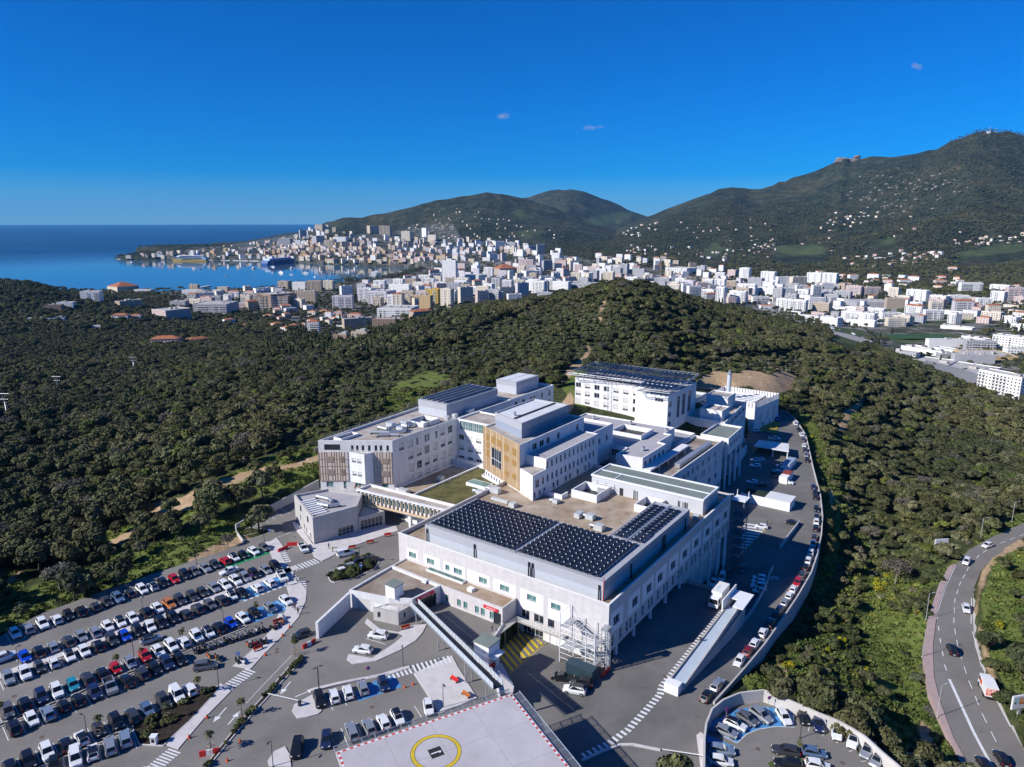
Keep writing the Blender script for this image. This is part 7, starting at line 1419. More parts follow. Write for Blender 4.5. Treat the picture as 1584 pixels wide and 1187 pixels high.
for i, (c, x, y, z, lab) in enumerate([(c5,1013,912,.12,'traffic cone on the path beside the bark bed'),(c5,925,1010,.12,'traffic cone lower on the same path'),(c5,1113,1125,0,'traffic cone on the drive near the island'),(c5,1176,1030,0,'traffic cone at the long median edge'),(c5,1298,607,.12,'traffic cone on the path before the crossing'),(c5,1384,512,.12,'traffic cone where the path bends'),(c5,1418,470,.12,'traffic cone highest on the curved path'),(c3,445,798,0,'left traffic cone of the pair in the short aisle'),(c3,484,784,0,'right traffic cone of the pair in the short aisle')]):
 p = P(*c(x, y), z+.3); t = thing('traffic_cone', lab, 'traffic cone', (p.x, p.y, z), 0, 'traffic cones'); b = MB(); b.rod((0,0,.05),(0,0,.72),.19,10,.04); link('cone', b.mesh('cone', mat('cone_orange', (.62,.10,.03), .5)), t, world=False); b = MB(); b.box(-.24,-.24,0,.24,.24,.05); link('base', b.mesh('base', mat('cone_orange', (.62,.10,.03), .5)), t, world=False)
def boom(c, pa, pb, z, lab):
 p, q = P(*c(*pa), z+1.0), P(*c(*pb), z+1.0); t = thing('boom_barrier', lab, 'boom barrier', (p.x, p.y, z), math.atan2(q.y-p.y, q.x-p.x)); l = (Vector((q.x, q.y))-Vector((p.x, p.y))).length; b = MB(); b.box(-.25,-.2,0,.25,.2,1.15); link('post', b.mesh('post', DARK), t, world=False); b = MB(); b.box(-.4,-.27,.92,l,-.203,1.06); link('arm', b.mesh('arm', WMETAL), t, world=False)
boom(cH, (592,768), (385,720), 0, 'white boom barrier across the entry lane by the pale island'); boom(c4, (578,1128), (378,1098), -3.5, 'white boom barrier across the yard entry')
mb = MB(); 
wall_run('kerb_island', 'curved white kerb island in front of the yard boom barrier', [(*P(*c4(x, y), -3.5)[:2], -3.6, -3.3) for x, y in [(0,1150),(100,1105),(180,1075),(240,1074),(370,1100)]], .5, KERB, cat='kerb')
def post_sign(c, x, y, z, lab, shape, hgt=2.4):
 p = P(*c(x, y), z); t = thing('road_sign', lab, 'sign', p, .2, 'signs on posts'); b = MB(); b.rod((0,0,0),(0,0,hgt),.04,6); link('post', b.mesh('post', METAL), t, world=False)
 if shape == 'round': b = MB(); b.rod((0,-.05,hgt-.1),(0,-.09,hgt-.1),.32,16); o = link('disc', b.mesh('disc', mat('sign_blue', (.04,.06,.35), .4)), t, world=False); b = MB(); b.rod((-.2,-.10,hgt+.1),(.2,-.10,hgt-.3),.04,5); link('bar', b.mesh('bar', REDP), o, world=False); b = MB(); b.rod((0,-.04,hgt-.1),(0,-.085,hgt-.1),.37,16); link('rim', b.mesh('rim', REDP), o, world=False)
 else:
  b = MB(); b.box(-.35,-.08,hgt-.7,.35,-.04,hgt); o = link('plate', b.mesh('plate', mat('sign_pblue', (.03,.16,.50), .4)), t, world=False)
  if shape == 'P': s = sign_text(o, 'P', (0, -.09, hgt-.35), 0, .62, TXTW); s.matrix_parent_inverse = Matrix.Identity(4)
  else: b = MB(); b.box(-.3,-.09,hgt-.4,.3,-.081,hgt-.3); link('line', b.mesh('line', TXTW), o, world=False)
for q in [(c5,1170,650,0,'blue parking sign beside the motorbikes','P'),(c3,275,762,0,'round no-stopping sign behind the blue bays','round'),(c7,200,300,-3.5,'round no-stopping sign on the left of the loop wall','round'),(c7,505,215,-3.5,'round no-stopping sign near the silver SUV','round'),(c5,1235,265,0,'round no-stopping sign among the cars above the walkway','round'),(c6,372,640,0,'blue sign at the mouth of the walled forecourt','plate'),(lambda x, y: (440+x/3.044, 540+y/3.044),362,1055,0,'blue and white sign on the oval island','plate')]: post_sign(*q)
t = thing('pay_kiosk', 'small white pay kiosk at the corner of the bark bed', 'kiosk', P(*c5(757, 1048), .1)); b = MB(); b.box(-.45,-.4,0,.45,.4,1.5); link('cabinet', b.mesh('cabinet', PANEL), t, world=False); b = MB(); b.box(-.55,-.5,1.503,.55,.5,1.6); link('roof', b.mesh('roof', WMETAL), t, world=False); b = MB(); b.box(-.25,-.42,.5,.25,-.403,1.2); link('screen', b.mesh('screen', GLASS), t, world=False)
t = thing('covered_load', 'pale tarpaulin heap by the motorbikes at the path end', 'tarpaulin', P(*c5(1378, 438), 0)); b = MB(); b.hexa([(-.9,-.7,0),(.9,-.7,0),(.9,.7,0),(-.9,.7,0),(-.55,-.35,1.1),(.4,-.4,1.25),(.45,.35,1.1),(-.5,.4,1.2)]); link('sheet', b.mesh('sheet', mat('tarpaulin', (.62,.61,.60), .7)), t, world=False); b = MB(); b.rod((-.95,-.75,.35),(.95,-.75,.35),.03,5); link('strap', b.mesh('strap', DARK), t, world=False)
# manhole covers
for c, x, y, z in [(c7,430,507,-3.48),(c7,1040,607,-3.48),(c4,298,805,-3.49),(c4,392,752,-3.49),(c5,1357,585,.003),(c5,1357,600,.003),(c3,290,895,.003),(c5,205,1015,.003),(c5,70,815,.003)]:
 p = P(*c(x, y), z); b = MB(); b.rod((p.x, p.y, z-.05), (p.x, p.y, z+.01), .42, 14); b.build('manhole_cover', mat('manhole', (.13,.10,.085), .8), kind='structure')
# ================================================================ vegetation
def leaf_mat(name, c1, c2, inst=.28, sc=.55):
 m = mat(name, c1, .75, 0, sc, c2, 5, inst=inst, spec=.15, thr=(.36, .66), broad=(.011, (.72, .78, .8), (1.25, 1.22, 1.12))); return m
OAK = leaf_mat('oak_leaves', (.036,.041,.015), (.135,.136,.062)); OAK2 = leaf_mat('olive_leaves', (.058,.062,.028), (.185,.180,.098)); PINE = leaf_mat('pine_leaves', (.024,.036,.015), (.064,.082,.034)); SHRUB = leaf_mat('shrub_leaves', (.036,.045,.015), (.115,.125,.048), .35)
SCRUB = leaf_mat('dry_scrub_leaves', (.065,.070,.034), (.18,.175,.10), .35); BARE = leaf_mat('bare_twigs', (.085,.078,.060), (.17,.155,.125), .2); GORSE = leaf_mat('gorse_bloom', (.07,.085,.014), (.46,.40,.02), .2, 1.1); GRASS_M = leaf_mat('grass_blades', (.055,.085,.016), (.17,.20,.055), .35)
YOUNG = leaf_mat('young_leaves', (.05,.058,.016), (.12,.12,.04), .1); BARK = mat('bark', (.075,.058,.042), .95, .25, 3); DEADB = mat('grey_bark', (.20,.18,.16), .9, .2, 3)
def quads_mesh(name, C, N, S, m, core=None, seed=0):
 "leaf quads: centres C, normals N, sizes S"
 r = np.random.default_rng(seed); n = len(C); N = N/np.linalg.norm(N, axis=1, keepdims=True); t = r.normal(size=(n, 3)); u = np.cross(N, t); u /= np.linalg.norm(u, axis=1, keepdims=True); v = np.cross(N, u)
 a = S[:, None]*.5; b = a*r.uniform(.55, 1.0, (n, 1)); V = np.stack([C-u*a-v*b, C+u*a-v*b*.6, C+u*a*.7+v*b, C-u*a*.8+v*b*.9], 1).reshape(-1, 3); Fc = np.arange(n*4).reshape(n, 4)
 verts = V; faces = [tuple(f) for f in Fc]
 if core is not None:
  cv, cf = core; o = len(verts); verts = np.concatenate([verts, cv]); faces += [tuple(i+o for i in f) for f in cf]
 me = D.meshes.new(name); me.from_pydata([tuple(p) for p in verts], [], faces); me.materials.append(m); me.update(); return me
def ico(c, r, seed):
 bm = bmesh.new(); bmesh.ops.create_icosphere(bm, subdivisions=2, radius=1); rr = np.random.default_rng(seed); V = np.array([v.co[:] for v in bm.verts]); V = V*(1+rr.uniform(-.16, .12, (len(V), 1))); F_ = [[v.index for v in f.verts] for f in bm.faces]; bm.free(); return V*np.array(r)+np.array(c), F_
def crown(name, clumps, leaf, per, m, seed, core=.78, flat=.8):
 r = np.random.default_rng(seed); Cs, Ns, Ss, cv, cf = [], [], [], [], []; o = 0
 for k, (x, y, z, R_) in enumerate(clumps):
  n = int(per*R_*R_); d = r.normal(size=(n, 3)); d /= np.linalg.norm(d, axis=1, keepdims=True); d[:, 2] = np.where(d[:, 2] < -.35, -d[:, 2], d[:, 2]); rad = R_*r.uniform(.70, 1.10, (n, 1))
  Cs.append(np.array([x, y, z])+d*rad*np.array([1, 1, flat])); Ns.append(d+r.normal(size=(n, 3))*.45); Ss.append(leaf*r.uniform(.6, 1.35, n))
  if core: v, f = ico((x, y, z), (R_*core, R_*core, R_*core*flat), seed+k); cv.append(v); cf += [[i+o for i in q] for q in f]; o += len(v)
 return quads_mesh(name, np.concatenate(Cs), np.concatenate(Ns), np.concatenate(Ss), m, (np.concatenate(cv), cf) if core else None, seed)
def oak_clumps(seed, w=3.4, h=5.2, n=11):
 r = random.Random(seed); out = []
 for k in range(n):
  a = r.uniform(0, 6.28); d = w*.72*math.sqrt(r.random()); z = h*.62+(1-(d/w)**2)*h*.30+r.uniform(-.5, .4); out.append((d*math.cos(a), d*math.sin(a), z, r.uniform(1.05, 1.75)*w/3.4))
 return out
def trunk_mesh(h, r0, seed, m, limbs=5, spread=2.0):
 r = random.Random(seed); b = MB(); p = Vector((0, 0, -1.2)); top = Vector((r.uniform(-.3,.3), r.uniform(-.3,.3), h*.45)); b.rod(p, top, r0, 7, r0*.72)
 for k in range(limbs): a = 6.28*k/limbs+r.uniform(-.4,.4); q = top+Vector((math.cos(a)*spread*.5, math.sin(a)*spread*.5, h*.18)); b.rod(top, q, r0*.55, 5, r0*.35); b.rod(q, q+Vector((math.cos(a)*spread*.6, math.sin(a)*spread*.6, h*.2)), r0*.35, 4, r0*.12)
 return b.mesh('trunk', m)
SPEC = {}
def species(key, crownme, trunkme): SPEC[key] = (crownme, trunkme)
species('oak0', crown('oak_crown', oak_clumps(1), .62, 62, OAK, 1), trunk_mesh(5.2, .26, 1, BARK)); species('oak1', crown('oak_crown', oak_clumps(2, 3.9, 5.6, 14), .62, 58, OAK, 2), trunk_mesh(5.6, .30, 2, BARK)); species('oak2', crown('oak_crown', oak_clumps(3, 3.0, 5.0, 9), .58, 62, OAK2, 3), trunk_mesh(5, .24, 3, BARK)); species('oak3', crown('oak_crown', oak_clumps(9, 3.5, 4.6, 12), .6, 60, OAK, 9), trunk_mesh(4.6, .26, 9, BARK))
species('oak4', crown('oak_crown', oak_clumps(14, 3.2, 5.0, 10), .58, 60, leaf_mat('bright_leaves', (.05,.07,.014), (.15,.175,.045)), 14), trunk_mesh(5, .24, 14, BARK)); rp = random.Random(8); pc = [(rp.uniform(-1,1)*1.1*(1-k/16), rp.uniform(-1,1)*1.1*(1-k/16), 3.2+k*.78, 1.75-k*.075) for k in range(14)]; species('pine0', crown('pine_crown', pc, .6, 48, PINE, 5, flat=1.1), trunk_mesh(12, .26, 5, BARK, 3, .8))
bc = [(x, y, z, R_*1.1) for x, y, z, R_ in oak_clumps(6, 3.0, 5.4, 12)]; species('bare0', crown('bare_crown', bc, .34, 46, BARE, 6, core=None), trunk_mesh(6, .22, 6, DEADB, 7, 2.6))
SH = {}
def shrub_clumps(seed, n, w, h): r = random.Random(seed); return [(r.uniform(-w,w), r.uniform(-w,w), h*.35+r.uniform(0,h*.3), r.uniform(.55,.95)*h*.62) for _ in range(n)]
SH['shrub0'] = crown('shrub_foliage', shrub_clumps(1, 5, .9, 1.7), .40, 95, SHRUB, 11, .8); SH['shrub1'] = crown('shrub_foliage', shrub_clumps(2, 6, 1.2, 2.2), .42, 80, SHRUB, 12, .8); SH['scrub0'] = crown('scrub_foliage', shrub_clumps(3, 5, 1.0, 1.3), .36, 110, SCRUB, 13, .8); SH['gorse0'] = crown('gorse_foliage', shrub_clumps(4, 4, .8, 1.5), .34, 110, GORSE, 14, .75); SH['twigs0'] = crown('twig_foliage', shrub_clumps(5, 5, .9, 1.6), .28, 120, BARE, 15, .6)
rg = np.random.default_rng(2); gc = np.stack([rg.uniform(-.8,.8,46), rg.uniform(-.8,.8,46), rg.uniform(.05,.34,46)], 1); GT = quads_mesh('grass_tuft', gc, rg.normal(size=(46,3))*np.array([1,1,.5])+np.array([0,0,.5]), rg.uniform(.22,.5,46), GRASS_M, None, 3)
# horizon map so that nothing is planted where no one could see it
ANG = np.maximum.accumulate((GZ-H)/RR, axis=0)
def visible(X, Y, Z):
 az = np.arctan2(X, Y); r = np.hypot(X, Y); i = np.clip(np.searchsorted(RS_, r)-2, 0, GNR-1); j = np.clip(np.searchsorted(AZS_, az), 0, GNA-1); return (Z-H)/r >= ANG[i, j]-.0015
def cells(y0, y1, cell, seed):
 r = np.random.default_rng(seed); gx = np.arange(-1.02*y1-60, 1.02*y1+60, cell); gy = np.arange(y0, y1, cell); X, Y = np.meshgrid(gx, gy); X = (X+r.uniform(-.5,.5,X.shape)*cell).ravel(); Y = (Y+r.uniform(-.5,.5,Y.shape)*cell).ravel()
 k = (np.abs(X) < .80*Y+70); return X[k], Y[k]
FOOT = [W(*p) for p in [(114,10),(86,-8),(20,-2),(-3,-2),(-3,76),(20,76),(14,190),(26,236),(62,238),(72,195),(112,170),(112,130),(114,60)]]
def offset(poly, d):
 c = Vector((sum(p[0] for p in poly)/len(poly), sum(p[1] for p in poly)/len(poly))); return [(p[0]+(p[0]-c.x)/max(1, math.hypot(p[0]-c.x, p[1]-c.y))*d, p[1]+(p[1]-c.y)/max(1, math.hypot(p[0]-c.x, p[1]-c.y))*d) for p in poly]
def strip_w(pts, w0, w1):
 L_, R2 = [], []
 for i, p in enumerate(pts):
  a, b = pts[max(0, i-1)], pts[min(len(pts)-1, i+1)]; d = Vector((b[0]-a[0], b[1]-a[1])).normalized(); L_.append((p[0]-d.y*w0, p[1]+d.x*w0)); R2.append((p[0]-d.y*-w1, p[1]+d.x*-w1))
 return L_ + R2[::-1]
wallband = strip_w([W(*q)[:2] for q in WALLLINE], 9, 1.6); loopband = strip_w([p[:2] for p in lwp], 2, 1.5)
KEEPOUT = [LOT, YARD, COURT, LOOP, ROADP, FOOT, CUTS[0][0], wallband, offset(LOT, 1.2), [P(*q, -.3) for q in [(-30,1010),(0,985),(62,948),(180,903),(345,847),(420,815),(372,795),(430,775),(495,742),(495,760),(420,822),(345,856),(180,910),(62,953),(-30,1020)]]]
SCRUBZ = [[(500,600),(560,555),(640,525),(760,545),(740,600),(680,610),(620,650),(540,690),(500,680),(470,640)], [(840,470),(930,470),(940,540),(900,560),(840,560),(760,560),(700,540),(760,500)], [(1060,560),(1240,545),(1240,600),(1100,580)], [(1240,620),(1300,640),(1290,800),(1290,900),(1220,980),(1130,1060),(1180,1065),(1300,1110),(1400,1187),(1480,1187),(1440,1000),(1430,900),(1340,840),(1300,700)]]
PINEZ = [[(410,545),(440,500),(520,480),(560,500),(600,495),(690,490),(700,520),(640,548),(560,560),(480,560),(430,560)]]
GORSEZ = [[(1105,1075),(1160,1010),(1240,930),(1290,905),(1330,960),(1345,1110),(1420,1187),(1400,1200),(1330,1130),(1200,1060)], [(1150,1040),(1200,990),(1240,1010),(1290,1060),(1330,1110),(1400,1187),(1420,1187),(1350,1100),(1260,985),(1210,960)], [(1230,640),(1262,690),(1285,760),(1270,770),(1245,700)], [(1340,900),(1420,870),(1440,930),(1400,960)]]
OPENZ = [[(1490,850),(1600,795),(1750,740),(1750,900),(1560,885),(1520,905)]] + [q for q in GRASS] + [[(200,830),(300,760),(420,700),(490,680),(492,740),(420,760),(300,810)]]
TOWNZ = TOWN
groups_t, groups_s, tuft = [], [], []
def plant(y0, y1, cell, seed):
 X, Y = cells(y0, y1, cell, seed); ok = np.ones(len(X), bool)
 for q in KEEPOUT: ok &= ~inpoly(X, Y, q)
 X, Y = X[ok], Y[ok]; Z = ground(X, Y); px, py, zc = proj(X, Y, Z); v = visible(X, Y, Z+6) & (px > -260) & (px < 1850) & (py < 1500) & (Z > -95); 
 for q in EARTH+FIELD: v &= ~(inpoly(px, py, q) | (inpoly(px, py-9, q) & (py < 760)) | (inpoly(px, py-17, q) & (py < 700)))
 X, Y, Z, px, py, zc = [a[v] for a in (X, Y, Z, px, py, zc)]; r = np.random.default_rng(seed+50); n = len(X); u = r.random(n); dens = fbm(X/26, Y/26, 4, 71)
 zone = np.zeros(n, int)
 for q in SCRUBZ: zone[inpoly(px, py, q)] = 1
 for q in PINEZ: zone[inpoly(px, py, q)] = 2
 for q in TOWNZ: zone[inpoly(px, py, q)] = 5
 for q in OPENZ: zone[inpoly(px, py, q)] = 3
 for q in GORSEZ: zone[inpoly(px, py, q)] = 4
 for i in range(n):
  z = zone[i]; s = (min(cell/5.0, 1.25) if cell < 16 else 1.35)*r.uniform(.6, 1.28); t = u[i]; w = r.random()
  if z == 0:
   nearL = px[i] < 520 and py[i] > 640
   if nearL: s *= 1.25
   if dens[i] > (.0 if nearL else -.10) or t < (.26 if nearL else .30):
    k = 'bare0' if w < .06 else 'oak4' if w < .13 else 'oak0' if w < .30 else 'oak1' if w < .52 else 'oak2' if w < .74 else 'oak3'; groups_t.append((k, X[i], Y[i], Z[i], s*1.02, r.uniform(0, 6.28)))
   elif not nearL or t > .62: groups_s.append(('shrub1' if w < .7 else 'scrub0' if w < .9 else 'twigs0', X[i], Y[i], Z[i], s*1.25, r.uniform(0, 6.28)))
  elif z == 1:
   if t < .13 + max(0, dens[i])*.9: groups_t.append(('oak2' if w < .5 else 'oak0', X[i], Y[i], Z[i], s*.72, r.uniform(0, 6.28)))
   else: groups_s.append((('scrub0' if w < .42 else 'shrub0' if w < .66 else 'shrub1' if w < .86 else 'twigs0'), X[i], Y[i], Z[i], s*r.uniform(.9, 1.6), r.uniform(0, 6.28)))
  elif z == 2:
   if t < .8: groups_t.append(('pine0' if w < .30 else 'oak1' if w < .62 else 'oak2' if w < .9 else 'bare0', X[i], Y[i], Z[i], s*r.uniform(.6, 1.0)*(.78 if w < .3 else 1.25), r.uniform(0, 6.28)))
  elif z == 3:
   if t < .10: groups_t.append(('oak0' if w < .6 else 'oak2', X[i], Y[i], Z[i], s*.78, r.uniform(0, 6.28)))
   elif t < .36: groups_s.append(('shrub0' if w < .5 else 'scrub0' if w < .85 else 'gorse0', X[i], Y[i], Z[i], s*r.uniform(.5, 1.0), r.uniform(0, 6.28)))
  elif z == 4:
   if t < .97: groups_s.append(('gorse0' if w < (.50 if dens[i] > -.05 else .12) else 'shrub0' if w < .7 else 'shrub1' if w < .82 else 'scrub0', X[i], Y[i], Z[i], s*r.uniform(.8, 1.5), r.uniform(0, 6.28)))
  elif z == 5 and t < .22 + max(0, dens[i])*.5: groups_t.append(('oak1' if w < .6 else 'oak3' if w < .95 else 'pine0', X[i], Y[i], Z[i]-.6, s*.72, r.uniform(0, 6.28)))
plant(60, 430, 4.3, 1); plant(430, 900, 4.8, 2); plant(900, 1750, 7.0, 3); plant(1750, 3100, 12, 4); plant(3100, 4350, 18, 5)
def tufts():
 X, Y = cells(70, 330, 1.9, 9); ok = np.ones(len(X), bool)
 for q in KEEPOUT[:7]: ok &= ~inpoly(X, Y, q)
 X, Y = X[ok], Y[ok]; Z = ground(X, Y); px, py, zc = proj(X, Y, Z); g = np.zeros(len(X), bool)
 for q in GRASS+SCRUBZ[3:]: g |= inpoly(px, py, q)
 for q in EARTH: g &= ~inpoly(px, py, q)
 r = np.random.default_rng(4); g &= (r.random(len(X)) < .8) & visible(X, Y, Z+1); return [(X[i], Y[i], Z[i], r.uniform(.6, 1.5), r.uniform(0, 6.28)) for i in np.nonzero(g)[0]]
# hand-placed trees that stand out
for x, y, k, s in [(200,812,'oak1',1.35),(265,800,'oak0',.9),(330,765,'oak2',.95),(318,800,'oak0',.95),(95,915,'bare0',1.15),(60,885,'oak1',1.2),(1345,838,'bare0',1.0),(165,870,'oak2',.8),(1385,905,'bare0',1.25),(690,605,'bare0',.9),(120,930,'oak0',.9),(398,738,'oak0',.9)]:
 p = hit(x, y, 40)
 if p: groups_t.append((k, p.x, p.y, p.z, s, x*.1))
def size_px(q): X, Y, Z, s = q[1], q[2], q[3], q[4]; px, py, zc = proj(X, Y, Z); inside = (-20 < px < 1604) and (py < 1215); return s/zc if inside else 0
groups_t.sort(key=size_px, reverse=True); groups_s.sort(key=size_px, reverse=True)
NT, NS = 300, 260
PLACES = [([(-300,500),(520,480),(520,700),(250,700),(120,760),(-300,800)], 'in the wide wood left of the hospital'), ([(-300,760),(130,740),(260,690),(500,660),(500,800),(300,850),(-300,1000)], 'between the car park bank and the dirt track'), ([(1100,1000),(1290,1000),(1420,1220),(1080,1220)], 'on the slope above the loop car park'), ([(1230,600),(1310,640),(1330,1000),(1100,1070),(1290,850)], 'just outside the long curving wall'), ([(1440,870),(1600,780),(1700,700),(1300,560),(1250,640),(1330,900)], 'on the wooded slope right of the wall'), ([(1500,830),(1900,700),(1900,1300),(1500,1300)], 'on the verge right of the valley road'), ([(1300,850),(1460,850),(1450,1200),(1300,1200)], 'in the hollow left of the valley road'), ([(520,400),(1240,400),(1240,640),(520,700)], 'on the hill behind the hospital')]
def place(px, py):
 for q, s in PLACES:
  if inpoly([px], [py], q)[0]: return s
 return 'on the slopes round the hospital'
KIND_T = {'oak0': 'rounded dark green holm oak', 'oak1': 'broad dark green holm oak', 'oak2': 'pale olive-green oak', 'oak3': 'low spreading dark oak', 'oak4': 'bright green oak', 'pine0': 'tall narrow dark conifer', 'bare0': 'leafless grey-brown tree'}; KIND_S = {'shrub0': 'small green shrub', 'shrub1': 'large green shrub', 'scrub0': 'dry pale green scrub bush', 'gorse0': 'yellow-flowering gorse bush', 'twigs0': 'grey twiggy bush'}
GN_T = {'oak0': 'oak_tree', 'oak1': 'oak_tree', 'oak2': 'oak_tree', 'oak3': 'oak_tree', 'oak4': 'oak_tree', 'pine0': 'conifer_tree', 'bare0': 'bare_tree'}; GN_S = {'shrub0': 'shrub', 'shrub1': 'shrub', 'scrub0': 'scrub_bush', 'gorse0': 'gorse_bush', 'twigs0': 'twig_bush'}
REFOBJ = {}
for k, x, y, z, s, rz in groups_t[:NT]:
 px, py, zc = proj(x, y, z); pl = place(px, py); lab = KIND_T[k]+' '+pl; t = thing(GN_T[k], lab, 'tree', (x, y, z-.15), rz, lab.replace(KIND_T[k], KIND_T[k]+'s')); t.scale = (s, s, s*(.9+.2*((x*7) % 1)))
 c = link('crown', SPEC[k][0], t, world=False); link('trunk', SPEC[k][1], t, world=False); REFOBJ.setdefault(k, c)
for k, x, y, z, s, rz in groups_s[:NS]:
 px, py, zc = proj(x, y, z); pl = place(px, py); lab = KIND_S[k]+' '+pl; o = link(GN_S[k], SH[k], None, loc=(x, y, z-.1), rz=rz); o.scale = (s, s, s*.9); tag(o, lab, 'shrub', lab+' (all alike)'); REFOBJ.setdefault(k, o)
for k in SPEC:
 if k not in REFOBJ: print('no ref', k)
def scatter(name, ref_mesh, items, zoff=-.15):
 "one stuff object whose points carry copies of one plant"
 if not items: return
 me = D.meshes.new(name); me.from_pydata([(x, y, z+zoff) for x, y, z, s, r in items], [], [])
 a = me.attributes.new('scale', 'FLOAT', 'POINT'); a.data.foreach_set('value', [i[3] for i in items]); b = me.attributes.new('turn', 'FLOAT_VECTOR', 'POINT'); b.data.foreach_set('vector', np.array([(0, 0, i[4]) for i in items], np.float32).ravel())
 o = link(name, me, kind='stuff'); g = D.node_groups.new(name, 'GeometryNodeTree'); g.interface.new_socket('Geometry', in_out='INPUT', socket_type='NodeSocketGeometry'); g.interface.new_socket('Geometry', in_out='OUTPUT', socket_type='NodeSocketGeometry')
 ni, no = g.nodes.new('NodeGroupInput'), g.nodes.new('NodeGroupOutput'); ip = g.nodes.new('GeometryNodeInstanceOnPoints'); oi = g.nodes.new('GeometryNodeObjectInfo'); oi.inputs['Object'].default_value = ref_mesh; oi.inputs['As Instance'].default_value = True; oi.transform_space = 'ORIGINAL'
 s1 = g.nodes.new('GeometryNodeInputNamedAttribute'); s1.data_type = 'FLOAT'; s1.inputs[0].default_value = 'scale'; s2 = g.nodes.new('GeometryNodeInputNamedAttribute'); s2.data_type = 'FLOAT_VECTOR'; s2.inputs[0].default_value = 'turn'
 L = g.links.new; L(ni.outputs[0], ip.inputs['Points']); L(oi.outputs['Geometry'], ip.inputs['Instance']); L(s1.outputs[0], ip.inputs['Scale']); L(s2.outputs[0], ip.inputs['Rotation']); L(ip.outputs[0], no.inputs[0])
 md = o.modifiers.new('scatter', 'NODES'); md.node_group = g; return o
for k, nm in [('oak0','oak_wood'),('oak1','oak_wood'),('oak2','oak_wood'),('oak3','oak_wood'),('oak4','oak_wood'),('pine0','conifer_wood'),('bare0','bare_wood')]:
 it = [(x, y, z, s, r) for kk, x, y, z, s, r in groups_t[NT:] if kk == k]
 if it and k not in REFOBJ: x, y, z, s, r = it.pop(0); t = thing(GN_T[k], KIND_T[k]+' standing apart in the wood', 'tree', (x, y, z), r); t.scale = (s,)*3; REFOBJ[k] = link('crown', SPEC[k][0], t, world=False); link('trunk', SPEC[k][1], t, world=False)
 if it: scatter(nm, REFOBJ[k], it)
for k, nm in [('shrub0','shrub_cover'),('shrub1','shrub_cover'),('scrub0','scrub_cover'),('gorse0','gorse_cover'),('twigs0','twig_cover')]:
 it = [(x, y, z, s, r) for kk, x, y, z, s, r in groups_s[NS:] if kk == k]
 if it and k not in REFOBJ: x, y, z, s, r = it.pop(0); o = link(GN_S[k], SH[k], None, loc=(x, y, z), rz=r); o.scale = (s,)*3; tag(o, KIND_S[k]+' standing apart on the slope', 'shrub'); REFOBJ[k] = o
 if it: scatter(nm, REFOBJ[k], it)
tf = tufts(); g0 = link('grass_tuft', GT, None, loc=tf[0][:3]); g0['kind'] = 'stuff'; scatter('grass', g0, tf[1:], 0)
# planting in the beds
def bed_plants(poly, n, z, name, seed, keys):
 r = np.random.default_rng(seed); xs = [p[0] for p in poly]; ys = [p[1] for p in poly]; out = []
 while len(out) < n:
  x, y = r.uniform(min(xs), max(xs)), r.uniform(min(ys), max(ys))
  if inpoly([x], [y], poly)[0]: out.append((x, y))
 return out
k = 0; bedlabels = {'BED1': 'small clipped shrub on the dark bark bed', 'BED2': 'small clipped shrub in the long planted median', 'BED3': 'leafy shrub on the oval island'}
for nm, bd_, n, s, key in [('BED1', BED1, 26, .42, 'shrub0'), ('BED2', BED2, 30, .38, 'shrub0'), ('BED3', BED3, 22, .62, 'shrub1')]:
 for x, y in bed_plants(bd_, n, 0, nm, len(nm)+n, None): r_ = (x*13.7) % 1; o = link('shrub', SH[key], None, loc=(x, y, .1), rz=x); o.scale = (s*(.7+.6*r_),)*3; tag(o, bedlabels[nm], 'shrub', bedlabels[nm]+'s')
# young staked trees
ycl = [(.1,0,3.0,.55),(-.3,.2,2.6,.45),(.35,-.25,2.5,.45),(0,.35,3.4,.4),(-.1,-.3,2.9,.45)]; yc = crown('young_crown', ycl, .24, 130, YOUNG, 31, core=None); yt = MB(); yt.rod((0,0,-.2),(0,0,2.6),.05,5,.03); ytm = yt.mesh('trunk', BARK); ys_ = MB()
for a, b in ((.4,.4),(-.4,.4),(.4,-.4),(-.4,-.4)): ys_.rod((a,b,-.1),(a*.9,b*.9,1.3),.035,4)
for a, b in (((.38,.38),(-.38,.38)),((-.38,.38),(-.38,-.38)),((-.38,-.38),(.38,-.38)),((.38,-.38),(.38,.38))): ys_.rod((*a,1.25),(*b,1.25),.03,4)
ysm = ys_.mesh('stake_frame', mat('stake_wood', (.36,.27,.17), .8, .2, 3))
for x, y, s, wh in [(1447,612,1.1,'at the top end of the long median'),(1187,915,1.05,'halfway down the long median'),(1035,1090,1.15,'near the lower end of the long median'),(975,806,1.05,'at the upper tip of the bark bed'),(822,930,.9,'in the middle of the bark bed'),(578,690,1.0,'in the planted strip behind a red car'),(897,560,1.0,'in the planted strip beside a white car'),(492,1005,1.1,'in the lower planted strip behind a dark car'),(1258,420,.9,'in front of the black car in the blue bay'),(12,930,1.0,'at the left end of the planted strip'),(700,640,.8,'in the planted strip behind the small red car')]:
 p = P(*c5(x, y), .1); t = thing('young_tree', 'young staked tree '+wh, 'tree', p, x*.3, 'young staked trees'); t.scale = (s,)*3; link('crown', yc, t, world=False); link('trunk', ytm, t, world=False); link('stake_frame', ysm, t, world=False)
p = hit(352, 848, 40) or P(352, 848); t = thing('olive_tree', 'grey-leaved olive tree beside the green bays', 'tree', p, 0); t.scale = (.62,)*3; link('crown', SPEC['bare0'][0], t, world=False); link('trunk', SPEC['bare0'][1], t, world=False)
p = P(*c7(725, 545), -3.5); t = thing('young_tree', 'small leafy tree between two cars in the loop car park', 'tree', p, 0); t.scale = (.75,)*3; link('crown', yc, t, world=False); link('trunk', ytm, t, world=False)
